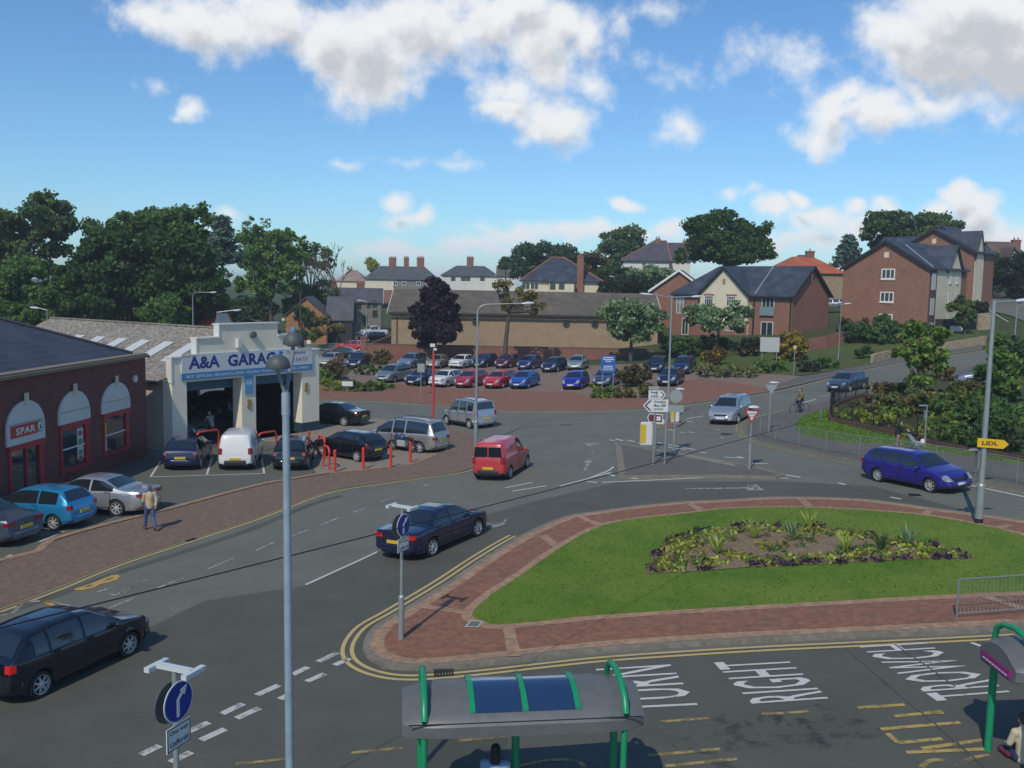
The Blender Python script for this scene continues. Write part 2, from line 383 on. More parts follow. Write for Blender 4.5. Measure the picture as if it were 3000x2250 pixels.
def ribbon(bm,P,w,off,mi=0,s=.5):
    P=dens(P,s);a=offset_path(P,w/2);b=offset_path(P,-w/2)
    va=[bm.verts.new((p.x,p.y,T(p.x,p.y)+off)) for p in a];vb=[bm.verts.new((p.x,p.y,T(p.x,p.y)+off)) for p in b]
    for i in range(len(P)-1):
        f=bm.faces.new((va[i],vb[i],vb[i+1],va[i+1]));f.material_index=mi
# ================================================================ ground, roads, pavements
def ground_sheet():
    bm=bmesh.new()
    xs=[-900,-600,-400,-300,-240,-190,-150,-120]+[5*i for i in range(-20,25)]+[140,170,210,260,330,420,600,900]
    ys=[-120,-60]+[5*i for i in range(-6,55)]+[280,300,330,370,420,500,600,800,1000,1300,1800,2600]
    g=[[bm.verts.new((x,y,T(x,y)-.09)) for x in xs] for y in ys]
    for j in range(len(ys)-1):
        for i in range(len(xs)-1):bm.faces.new((g[j][i],g[j][i+1],g[j+1][i+1],g[j+1][i]))
    o=from_bm('ground',bm,M_rough,smooth=True);o['kind']='structure'
ground_sheet()
# main carriageway, one asphalt sheet under all the roads
farkerb=[(932,1171),(1137,1179),(1307,1192),(1460,1205),(1650,1207),(1883,1200),(2077,1177),(2250,1150),(2437,1106),(2538,1082),(2674,1056),(2878,1027)]
FK=gp(farkerb)
lot_left=[(700,1172),(690,1010),(760,985),(860,968),(925,955)]
lane_r=[(1100,955),(1060,985),(1056,1062)]
asph=[Vector((-75,-30)),Vector((75,-30)),Vector((75,20)),Vector((60,60))]+[G(3040,1075).xy]+[G(2950,1010).xy]+FK[::-1][:]+[G(934,1080).xy,G(1064,1066).xy,G(1063,1012).xy,G(1120,968).xy,G(1120,950).xy,G(960,972).xy,G(760,1000).xy,G(600,1005).xy]+[Vector((-75,118)),Vector((-75,60))]
sheet('road',asph,0,M_asph)
# newer dark asphalt on the right-hand lanes and bus bay
dk=gp([(0,2030),(300,1905),(600,1760),(896,1716),(1106,1619),(1350,1530),(1560,1470),(1813,1412),(2295,1410),(2560,1425),(3080,1560),(3080,1620),(2720,1500),(2420,1466),(2120,1472),(1850,1492),(1600,1546),(1424,1641),(1288,1722),(1102,1838),(1060,1905),(1122,1962),(1271,1970),(1750,1922),(2500,1878),(3080,1850),(3600,2600),(-300,2600)])
sheet('road',dk,.004,M_asphd)
mid=gp([(896,1714),(1106,1617),(1400,1500),(1800,1400),(1806,1300),(1640,1330),(1500,1390),(1100,1480),(700,1640),(0,1880),(0,2028),(300,1903),(600,1758)])
bm=bmesh.new()  # see-through dark blotches painted on the road for a shadow patch
for c,s in(((2050,2183),(170,26)),((2350,2130),(230,60)),((2270,2110),(120,20)),((2100,2110),(60,14)),((2060,2245),(120,16))):
    drape_bm(bm,[G(c[0]+s[0]*math.cos(a)*(1+.25*math.sin(3*a+c[0])),c[1]+s[1]*math.sin(a)*(1+.2*math.cos(5*a))).xy for a in [k*math.pi/10 for k in range(20)]],.008)
M_shadow,_t,_b=newmat('shadow_blotch');_b.inputs['Base Color'].default_value=(.018,.019,.022,1);_b.inputs['Roughness'].default_value=.6
_tc2=node(_t,'ShaderNodeTexCoord');_n=node(_t,'ShaderNodeTexNoise');_n.inputs['Scale'].default_value=1.8;_n.inputs['Detail'].default_value=8;_n.inputs['Roughness'].default_value=.7;_t.links.new(_tc2.outputs['Object'],_n.inputs['Vector'])
_t.links.new(mth(_t,'MULTIPLY_ADD',_n.outputs['Fac'],2.4,-1.15,clamp=True),_b.inputs['Alpha'])
o=from_bm('road',bm,M_shadow);o['kind']='structure'
# ---- wire shadow painted as thin dark ribbons, and gutters
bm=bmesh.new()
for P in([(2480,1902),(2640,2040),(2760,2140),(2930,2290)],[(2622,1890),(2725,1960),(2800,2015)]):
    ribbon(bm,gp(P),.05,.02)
for P in([(0,1800),(163,1745),(339,1680),(543,1615),(750,1545),(906,1480),(1000,1452)],):
    ribbon(bm,smooth_path(gp(P),5),.35,.006)
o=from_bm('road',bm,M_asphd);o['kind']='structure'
# ---- oval garden island
outer_px=[(3400,1640),(3200,1580),(3000,1531),(2759,1498),(2555,1470),(2400,1462),(2250,1462),(2125,1469),(1980,1477),(1854,1489),(1740,1505),(1650,1520),(1530,1573),(1424,1636),(1322,1705),(1237,1758),(1163,1803),(1102,1838),(1072,1873),(1063,1905),(1078,1932),(1122,1954),(1187,1966),(1271,1964),(1407,1952),(1577,1933),(1750,1915),(1988,1898),(2225,1884),(2500,1871),(2750,1859),(3000,1846),(3400,1826)]
grass_px=[(3400,1700),(3200,1630),(3000,1573),(2895,1546),(2725,1515),(2589,1502),(2420,1492),(2260,1489),(2125,1494),(2023,1506),(1854,1525),(1769,1542),(1684,1582),(1600,1636),(1529,1687),(1441,1745),(1383,1801),(1420,1822),(1462,1832),(1600,1819),(1750,1804),(2123,1780),(2500,1759),(2589,1753),(2827,1741),(3000,1734),(3400,1716)]
KO=.1
def area2(P): return sum(P[i-1].x*P[i].y-P[i].x*P[i-1].y for i in range(len(P)))
OUT=smooth_path(gp(outer_px[1:-1],0),4);OUT=[Vector((OUT[0].x+12,OUT[0].y-6))]+OUT+[Vector((OUT[-1].x+14,OUT[-1].y-1))]
if area2(OUT)<0:OUT=OUT[::-1]
GR=smooth_path(gp(grass_px[1:-1],KO),3);GR=[Vector((GR[0].x+9,GR[0].y-5))]+GR+[Vector((GR[-1].x+10,GR[-1].y-1))]
if area2(GR)<0:GR=GR[::-1]
sheet('pavement',OUT,KO,M_kerb,thick=.2)
T1=offset_closed(OUT,.2);sheet('pavement',T1,KO+.006,M_tan)
R1=offset_closed(OUT,.55);sheet('pavement',R1,KO+.012,M_red)
T2=offset_closed(GR,-.32);sheet('pavement',T2,KO+.018,M_tan)
G1=GR
sheet('lawn',G1,KO+.05,M_grass,thick=.04)
bm=bmesh.new()
for a,b in(((1219,1776),(1375,1797)),((1487,1826),(1508,1925)),((2010,1470),(2060,1502)),((1690,1512),(1770,1545)),((2345,1462),(2380,1492)),((2735,1492),(2700,1514)),((2960,1540),(2905,1552)),((2850,1738),(3000,1785)),((1590,1570),(1640,1610))):
    ribbon(bm,gp([a,b],KO),.32,KO+.024)
o=from_bm('pavement',bm,M_tan);o['kind']='structure'
# inspection cover in the paving
bm=bmesh.new();q=gp([(1360,1840),(1378,1820),(1417,1823),(1402,1841)],KO);drape_bm(bm,q,KO+.03)
o=from_bm('inspection_cover',bm,solid('cover_frame',(.42,.4,.37),.6));setp(o,'square metal inspection cover set in the red paving by the lawn tip','cover')
c=sum(q,Vector((0,0)))/4;bm=bmesh.new();drape_bm(bm,[c+(p-c)*.72 for p in q],KO+.036);from_bm('lid',bm,solid('cover_lid',(.13,.13,.125),.6),parent=o)
# flower bed
bed_px=[(1892,1685),(1906,1640),(1953,1594),(2034,1560),(2170,1543),(2373,1546),(2577,1572),(2739,1602),(2862,1640),(2700,1643),(2550,1650),(2400,1658),(2250,1663),(2100,1674),(2000,1682)]
BED=dens(gp(bed_px,KO),1,True)
sheet('flower_bed_soil',BED,KO+.07,M_soil)
# ---- road markings
def line_obj(name,specs,mat,off=.015):
    bm=bmesh.new()
    for P,wd in specs:ribbon(bm,P,wd,off)
    o=from_bm(name,bm,mat);o['kind']='structure';return o
O2=OUT[2:-2]
def sub_yl(d):return offset_path(O2,d)
yl=[]
for d in(-.28,-.52):
    P=sub_yl(d);yl.append(P)
# keep the double yellow round the nose and along the near side, and along the left flank only
def clip(P,f):
    out=[];cur=[]
    for p in P:
        if f(p):cur.append(p)
        else:
            if len(cur)>1:out.append(cur)
            cur=[]
    if len(cur)>1:out.append(cur)
    return out
far_start=G(1600,1546).xy
spec=[]
for P in yl:
    for c in clip(P,lambda p:not(p.y>G(1560,1560).y and p.x>G(1560,1560).x-0.5)):spec.append((c,.11))
line_obj('road_marking',spec,M_yel)
LK=smooth_path(gp([(0,1785),(163,1724),(339,1653),(543,1586),(750,1518),(906,1458),(985,1436),(1055,1424),(1191,1406),(1327,1387),(1380,1372)]),5)
LKK=[Vector((LK[0].x-9,LK[0].y-10))]+LK
line_obj('road_marking',[(LKK,.1),(offset_path(LKK,-.25),.1)],M_yel)
RK1=smooth_path(gp([(2206,1228),(2185,1245),(2186,1268),(2222,1294),(2329,1322),(2400,1337),(2538,1365),(2700,1392),(2844,1412),(3000,1440),(3150,1470)]),5)
line_obj('road_marking',[(offset_path(RK1,-.25),.1),(offset_path(RK1,-.5),.1)],M_yelf)
RK2=smooth_path(gp([(2206,1228),(2312,1203),(2400,1187),(2433,1178),(2538,1153),(2700,1112),(2870,1075)]),4)
line_obj('road_marking',[(offset_path(RK2,.3),.09)],M_yel)
line_obj('road_marking',[(offset_path(smooth_path(FK,4),-.3),.12)],M_yel)
D=lambda l,wd=.12:[(gp([a,b]),wd) for a,b in l]
line_obj('road_marking',D([((0,1614),(52,1591)),((93,1577),(152,1553)),((192,1539),(246,1516)),((282,1502),(323,1489)),((363,1472),(407,1456)),((485,1426),(516,1417))][0:0]+
 [((750,1614),(803,1590)),((843,1577),(903,1553)),((942,1539),(996,1516)),((1032,1503),(1072,1489)),((1113,1472),(1157,1457)),((1235,1426),(1266,1417)),((610,1668),(686,1636)),((458,1725),(540,1694)),((315,1785),(397,1752))]),M_whitef)
line_obj('road_marking',D([((896,1714),(1106,1617))],.1)+D([((1480,1430),(1560,1414)),((1500,1440),(1600,1424)),((1640,1425),(1790,1385))],.12),M_white)
gw=[]
for a,b in[((413,2213),(468,2186)),((545,2148),(612,2118)),((650,2093),(712,2063)),((752,2038),(818,2008)),((857,1978),(902,1956)),((932,1940),(990,1913)),((500,2235),(560,2205)),((588,2170),(660,2137)),((693,2106),(760,2076)),((820,2050),(850,2035)),((898,1998),(952,1975)),((980,1950),(1025,1930))]:
    gw.append((gp([a,b]),.2))
line_obj('road_marking',gw,paint_mat('road_white_worn',(.5,.49,.45),.52))
# splitter island
isl=gp([(1801,1296),(1881,1309),(1989,1327),(2159,1354),(2260,1376),(2300,1390),(2275,1397),(2100,1394),(1813,1396)],.1)
if area2(isl)<0:isl=isl[::-1]
isl=dens(isl,1,True)
sheet('traffic_island',isl,.1,M_kerb,thick=.16);sheet('traffic_island',offset_closed(isl,.35),.108,M_walk)
bm=bmesh.new();drape_bm(bm,gp([(1990,1335),(2010,1330),(2150,1360),(2160,1368)],.1),.116);o=from_bm('traffic_island',bm,M_pave);o['kind']='structure'
i2=gp([(1922,1248),(1960,1250),(1985,1247),(2010,1233),(1990,1226),(1950,1229)],.1)
if area2(i2)<0:i2=i2[::-1]
i2=dens(i2,1,True);sheet('traffic_island',i2,.1,M_kerb,thick=.16);sheet('traffic_island',offset_closed(i2,.2),.108,M_red)
line_obj('road_marking',D([((1803,1286),(1825,1292)),((1838,1290),(1860,1295)),((1784,1289),(1802,1292)),((1870,1297),(1890,1299)),((1925,1297),(2035,1318)),((1957,1310),(2010,1318)),((2050,1325),(2070,1328)),((1823,1400),(1871,1404)),((1983,1395),(2030,1399)),((2155,1395),(2196,1401)),((1718,1412),(1750,1414)),((1774,1386),(1801,1396)),((1763,1414),(2068,1400)),((2200,1398),(2310,1402)),((2300,1392),(2345,1399)),((2120,1340),(2180,1343)),((2180,1343),(2160,1338)),((2204,1359),(2250,1359)),((2010,1228),(2060,1219)),((2008,1234),(2030,1237)),((2096,1259),(2110,1259)),((2110,1283),(2122,1284)),((1992,1268),(2007,1268)),((2015,1266),(2035,1268)),((1958,1259),(1975,1262)),((2457,1416),(2477,1421)),((2608,1457),(2640,1463)),((2845,1423),(3000,1456)),((2350,1181),(2390,1170)),((2545,1137),(2575,1128)),((2395,1162),(2430,1160))],.15),M_white)
# curved give-way line by island corner
line_obj('road_marking',[(smooth_path(gp([(1725,1402),(1760,1388),(1785,1378),(1797,1368)]),4),.12)],M_white)
# arrows and triangle
def flat_poly(lst,mat,off=.015):
    bm=bmesh.new()
    for P in lst:drape_bm(bm,gp(P),off)
    o=from_bm('road_marking',bm,mat);o['kind']='structure'
flat_poly([[(1710,1297),(1763,1300),(1725,1309),(1712,1300)],[(1733,1320),(1741,1322),(1740,1328),(1734,1327)],[(1711,1355),(1724,1345),(1740,1352),(1730,1357),(1718,1380),(1708,1378),(1720,1357)],[(2190,1436),(2190,1422),(2215,1420),(2240,1437),(2190,1438)],[(2008,1431),(2190,1428),(2190,1433),(2008,1434)]],M_whitef)
flat_poly([[(1414,1536),(1440,1532),(1465,1533),(1478,1526),(1481,1520),(1484,1526),(1478,1538),(1440,1548),(1430,1546),(1445,1539)]],M_whitef)
# yellow worn shape and pale scribble in the left lane (loading bay legend)
bm=bmesh.new()
for P in([(216,1727),(262,1712),(298,1698),(325,1687),(345,1684),(352,1690),(345,1699),(318,1708),(296,1712),(276,1723),(240,1731),(218,1730)],):
    drape_bm(bm,gp(P),.015)
o=from_bm('road_marking',bm,M_yelb);o['kind']='structure'
bm=bmesh.new()
for P in([(245,1722),(262,1714),(274,1715),(262,1721)],[(302,1704),(318,1695),(334,1692),(322,1700)]):drape_bm(bm,gp(P),.019)
o=from_bm('road_marking',bm,M_asph);o['kind']='structure'
line_obj('road_marking',[(smooth_path(gp(P),3),.14) for P in([(310,1740),(340,1744),(365,1735),(385,1720),(372,1728),(350,1740)],[(395,1706),(412,1702),(430,1700)],[(280,1738),(330,1722)],[(0,1805),(40,1795),(58,1775),(85,1765),(118,1762)],[(125,1770),(150,1764),(178,1772),(210,1775)])],M_whitef)
flat_poly([[(122,1768),(140,1761),(172,1772),(150,1776)]],M_yelb)
# parking bay lines, left
line_obj('road_marking',D([((441,1398),(470,1352)),((606,1391),(621,1342)),((441,1398),(770,1388)),((767,1343),(774,1388)),((906,1343),(932,1385)),((115,1588),(187,1558)),((0,1642),(34,1626))],.1),M_white)
# bus bay dashes (yellow) and drains
line_obj('road_marking',D([((690,2240),(860,2222)),((1028,2208),(1180,2192)),((1345,2172),(1490,2157)),((1660,2140),(1795,2128)),((1935,2116),(2078,2105)),((2232,2094),(2370,2086)),((1900,2215),(2110,2196)),((1950,2246),(2160,2225))],.11),M_yelf)
line_obj('road_marking',D([((2513,2075),(2650,2066)),((2580,2138),(2812,2118)),((2600,2150),(2632,2178)),((2632,2178),(2760,2166)),((2655,2206),(2890,2196)),((2700,2195),(2880,2170)),((2725,2088),(2765,2090)),((2620,2100),(2760,2086))],.12),paint_mat('road_yellow_worn',(.44,.31,.09),.5))
line_obj('road_marking',[(smooth_path(gp([(2700,2250),(2715,2235),(2740,2228),(2770,2230)]),3),.12),(smooth_path(gp([(1520,2245),(1620,2228),(1690,2232),(1715,2250)]),4),.1),(smooth_path(gp([(2800,2246),(2850,2222),(2900,2214)]),4),.1)],M_yelf)
# lettering on the road
def text_verts(body,ext=0,off=0,spacing=1,bold=0):
    cu=bpy.data.curves.new('t','FONT');cu.body=body;cu.extrude=ext;cu.space_character=spacing;cu.offset=bold;cu.align_x='LEFT';cu.resolution_u=2
    ob=bpy.data.objects.new('t',cu);COL.objects.link(ob);bpy.context.view_layer.update()
    me=bpy.data.meshes.new_from_object(ob.evaluated_get(bpy.context.evaluated_depsgraph_get()))
    bpy.data.objects.remove(ob);bpy.data.curves.remove(cu)
    return me
def text_bbox(me):
    xs=[v.co.x for v in me.vertices];ys=[v.co.y for v in me.vertices];return min(xs),max(xs),min(ys),max(ys)
def road_text(body,b0,c0,b1,c1,mat,bold=.002):
    me=text_verts(body,bold=bold,spacing=1.05);x0,x1,y0,y1=text_bbox(me)
    bm=bmesh.new();bm.from_mesh(me);bmesh.ops.triangulate(bm,faces=bm.faces)
    B0,C0,B1,C1=[Vector(p) for p in(b0,c0,b1,c1)]
    for v in bm.verts:
        u=(v.co.x-x0)/(x1-x0);t=(v.co.y-y0)/(y1-y0)
        p=(B0*(1-u)+B1*u)*(1-t)+(C0*(1-u)+C1*u)*t
        v.co=(p.x,p.y,T(p.x,p.y)+.017)
    for f in bm.faces:
        f.normal_update()
        if f.normal.z<0:f.normal_flip()
    o=from_bm('road_marking',bm,mat);o['kind']='structure'
Q=lambda x,y:G(x,y).xy
road_text('RIGHT',Q(2430,2048),Q(2200,2064),Q(2307,1931),Q(2088,1943),M_white)
road_text('TURN',Q(2056,2080),Q(1800,2092),Q(1967,1948),Q(1745,1962),M_white)
road_text('TROWCH',Q(2978,2038),Q(2742,2056),Q(2715,1884),Q(2514,1896),M_white)
line_obj('road_marking',D([((2845,1884),(2890,1900))],.12)+D([((2880,1900),(2930,1898)),((2893,1908),(2960,1950))],.1),M_white)
# ---- left brick pavement and forecourt
inner=gp([(1406,1335),(1404,1296),(1390,1279),(1340,1262),(1310,1252)],.0)
LP=gp([(1279,1334),(1208,1363),(1072,1379),(974,1388),(852,1408),(750,1428),(509,1493),(339,1536),(170,1584),(0,1650)])
LP=LP+[Vector((LP[-1].x-9,LP[-1].y-8))]
pav=LKK+[G(1400,1352).xy]+inner+LP
if area2(pav)<0:pav=pav[::-1]
sheet('pavement',pav,.035,M_brown,thick=.12,mat2=M_kerb)
bm=bmesh.new();ribbon(bm,offset_path(smooth_path(LP[:],3),-.25),.3,.042);o=from_bm('pavement',bm,M_tan);o['kind']='structure'
bm=bmesh.new();ribbon(bm,smooth_path(gp([(960,1438),(1055,1423),(1191,1405),(1327,1386),(1385,1368),(1404,1345),(1405,1310),(1395,1285),(1340,1263)]),4),.16,.05);o=from_bm('pavement',bm,M_kerb);o['kind']='structure'
fore=gp([(1310,1252),(1279,1334),(1208,1363),(1072,1379),(974,1388),(925,1386),(905,1340),(880,1300),(745,1290),(700,1262),(900,1225),(1100,1228)])
sheet('forecourt',fore,.03,M_pave,thick=.05)
sheet('forecourt',gp([(1310,1252),(1100,1228),(932,1218),(932,1215),(1100,1224),(1312,1247)]),.034,M_kerb)
# asphalt patches in left bays
sheet('parking_bays',gp([(925,1388),(852,1408),(750,1428),(509,1493),(339,1536),(170,1584),(0,1650),(-300,1780),(-300,1560),(0,1495),(420,1338),(545,1320),(745,1290),(905,1340)]),.008,M_asphg)
# ---- car-park side
FKs=smooth_path(FK,4)
fw_in=gp([(2250,1140),(2180,1128),(2060,1112),(2000,1118),(1990,1160),(1940,1168),(1840,1168),(1730,1162),(1660,1150),(1500,1148),(1300,1140),(1150,1128),(1120,1150),(1000,1140),(932,1130)])
FW=[p for p in FKs if p.x<=G(2250,1150).x+.1]
pv=FW+fw_in
if area2(pv)<0:pv=pv[::-1]
sheet('pavement',pv,.08,M_red,thick=.14,mat2=M_kerb)
bm=bmesh.new();ribbon(bm,offset_path(FKs,.12),.26,.1);o=from_bm('pavement',bm,M_kerb);o['kind']='structure'
lot=gp([(1056,1062),(1910,1064),(2040,1080),(2350,1102),(2437,1100),(2250,1140),(2180,1128),(2060,1112),(2000,1118),(1990,1160),(1840,1168),(1730,1162),(1660,1150),(1500,1148),(1300,1140),(1150,1128),(1060,1120),(1010,1105)])
if area2(lot)<0:lot=lot[::-1]
sheet('car_park',lot,.02,M_lotpave,thick=.1)
line_obj('road_marking',D([((1555,1146),(1600,1122)),((1560,1102),(1585,1090)),((1632,1105),(1655,1093)),((1720,1106),(1735,1094)),((1645,1150),(1650,1120))],.12),M_whitef,.045)
fp=gp([(2437,1106),(2250,1150),(2250,1140),(2350,1103),(2530,1072),(2570,1062),(2674,1035),(2878,1010),(2878,1027),(2674,1056),(2538,1082)])
if area2(fp)<0:fp=fp[::-1]
sheet('pavement',fp,.07,M_walk,thick=.12)
# ---- right pavement with guard rail
rp=gp([(2206,1230),(2190,1247),(2190,1267),(2227,1291),(2329,1317),(2400,1331),(2538,1358),(2700,1384),(2844,1403),(3000,1432),(3200,1470),(3200,1400),(2960,1360),(2800,1335),(2606,1306),(2453,1298),(2362,1280),(2329,1262),(2328,1246),(2355,1222),(2437,1197),(2600,1160),(2800,1105),(2900,1080),(2870,1072),(2700,1108),(2538,1151),(2433,1176),(2312,1202)])
if area2(rp)<0:rp=rp[::-1]
sheet('pavement',rp,.09,M_walk,thick=.16,mat2=M_kerb)
gv=gp([(2453,1298),(2362,1280),(2329,1262),(2328,1246),(2355,1222),(2437,1197),(2430,1236),(2470,1250),(2600,1280),(2720,1304),(2900,1332),(3100,1375),(3200,1400),(2960,1360),(2800,1335),(2606,1306)])
sheet('grass_verge',gv,.11,M_grass,thick=.05)
gd=gp([(2437,1197),(2430,1236),(2470,1250),(2600,1280),(2720,1304),(2900,1332),(3200,1395),(3200,1100),(2870,1090),(2700,1130),(2538,1165)])
sheet('garden_soil',gd,.13,ground_mat('bark_mulch',[(.05,.06,.02),(.035,.05,.015),(.075,.07,.03)],[.5,3],.95,.4,10))
# grass bank right of the car park
gb=gp([(2350,1100),(2530,1071),(2570,1060),(2674,1033),(2878,1008),(2900,985),(2850,968),(2700,965),(2480,990),(2330,1005),(2180,1040),(2040,1052),(1920,1056),(1930,1066),(2040,1082),(2150,1093)])
if area2(gb)<0:gb=gb[::-1]
sheet('grass_bank',gb,.03,M_bank)
# drains
bm=bmesh.new()
for a in((552,1581),(1300,1973),(2680,1451)):
    c=G(*a);h=T(c.x,c.y)+.02;ang=R(60 if a[0]<1000 else (5 if a[0]<2000 else -10))
    for k in range(-3,4):
        u=Vector((math.cos(ang),math.sin(ang),0));v=Vector((-u.y,u.x,0));p=Vector((c.x,c.y,h))+u*k*.07
        M4=Matrix(((u.x,v.x,0,p.x),(u.y,v.y,0,p.y),(0,0,1,p.z),(0,0,0,1)));box(bm,-.025,.025,-.2,.2,0,.012,0,M4)
    o=from_bm('drain_grate',bm,solid('iron',(.02,.018,.017),.6));setp(o,{552:'dark iron drain in the double yellow lines by the shop pavement',1300:'dark iron drain in the kerbside lines behind the bus shelter',2680:'dark iron drain in the road beside the blue estate car'}[a[0]],'drain');bm=bmesh.new()
bm.free()
for px,py,l in((1352,1284,'round dark manhole cover in the road beside the tall curved lamp post'),(2128,1272,'round dark manhole cover in the road below the silver people carrier')):
    c=G(px,py);bm=bmesh.new();drape_bm(bm,[Vector((c.x+.36*math.cos(a),c.y+.36*math.sin(a))) for a in [k*math.pi/10 for k in range(20)]],.012,0,.01);o=from_bm('manhole_cover',bm,solid('manhole',(.035,.034,.033),.55,.3));setp(o,l,'manhole cover')
# ================================================================ vehicles
def lerp_list(K,x):
    if x<=K[0][0]:return K[0][1]
    for (a,va),(b,vb) in zip(K,K[1:]):
        if x<=b:
            t=(x-a)/(b-a);return va+(vb-va)*t
    return K[-1][1]
M_glass=solid('car_glass',(.012,.018,.022),.04,0,.9,coat=.6)
M_tyre=solid('tyre',(.018,.018,.019),.85)
M_alloy=solid('alloy',(.55,.56,.57),.35,.35)
M_trim=solid('black_trim',(.022,.022,.024),.55)
M_well=solid('wheel_well',(.006,.006,.006),.95)
M_lamp=solid('lamp_clear',(.36,.39,.42),.1,.3,.9,coat=1)
M_chrome=solid('chrome',(.6,.6,.6),.15,1)
M_tail=solid('lamp_red',(.28,.008,.010),.12,0,.8,coat=1)
M_taillit=solid('lamp_red_lit',(.42,.012,.01),.2,0,.5,emit=((1,.03,.01),.16))
M_plw=solid('plate_white',(.7,.7,.68),.4);M_ply=solid('plate_yellow',(.62,.45,.04),.4)
M_under=solid('underbody',(.008,.008,.009),.9)
M_seat=solid('car_seat',(.05,.05,.055),.9)
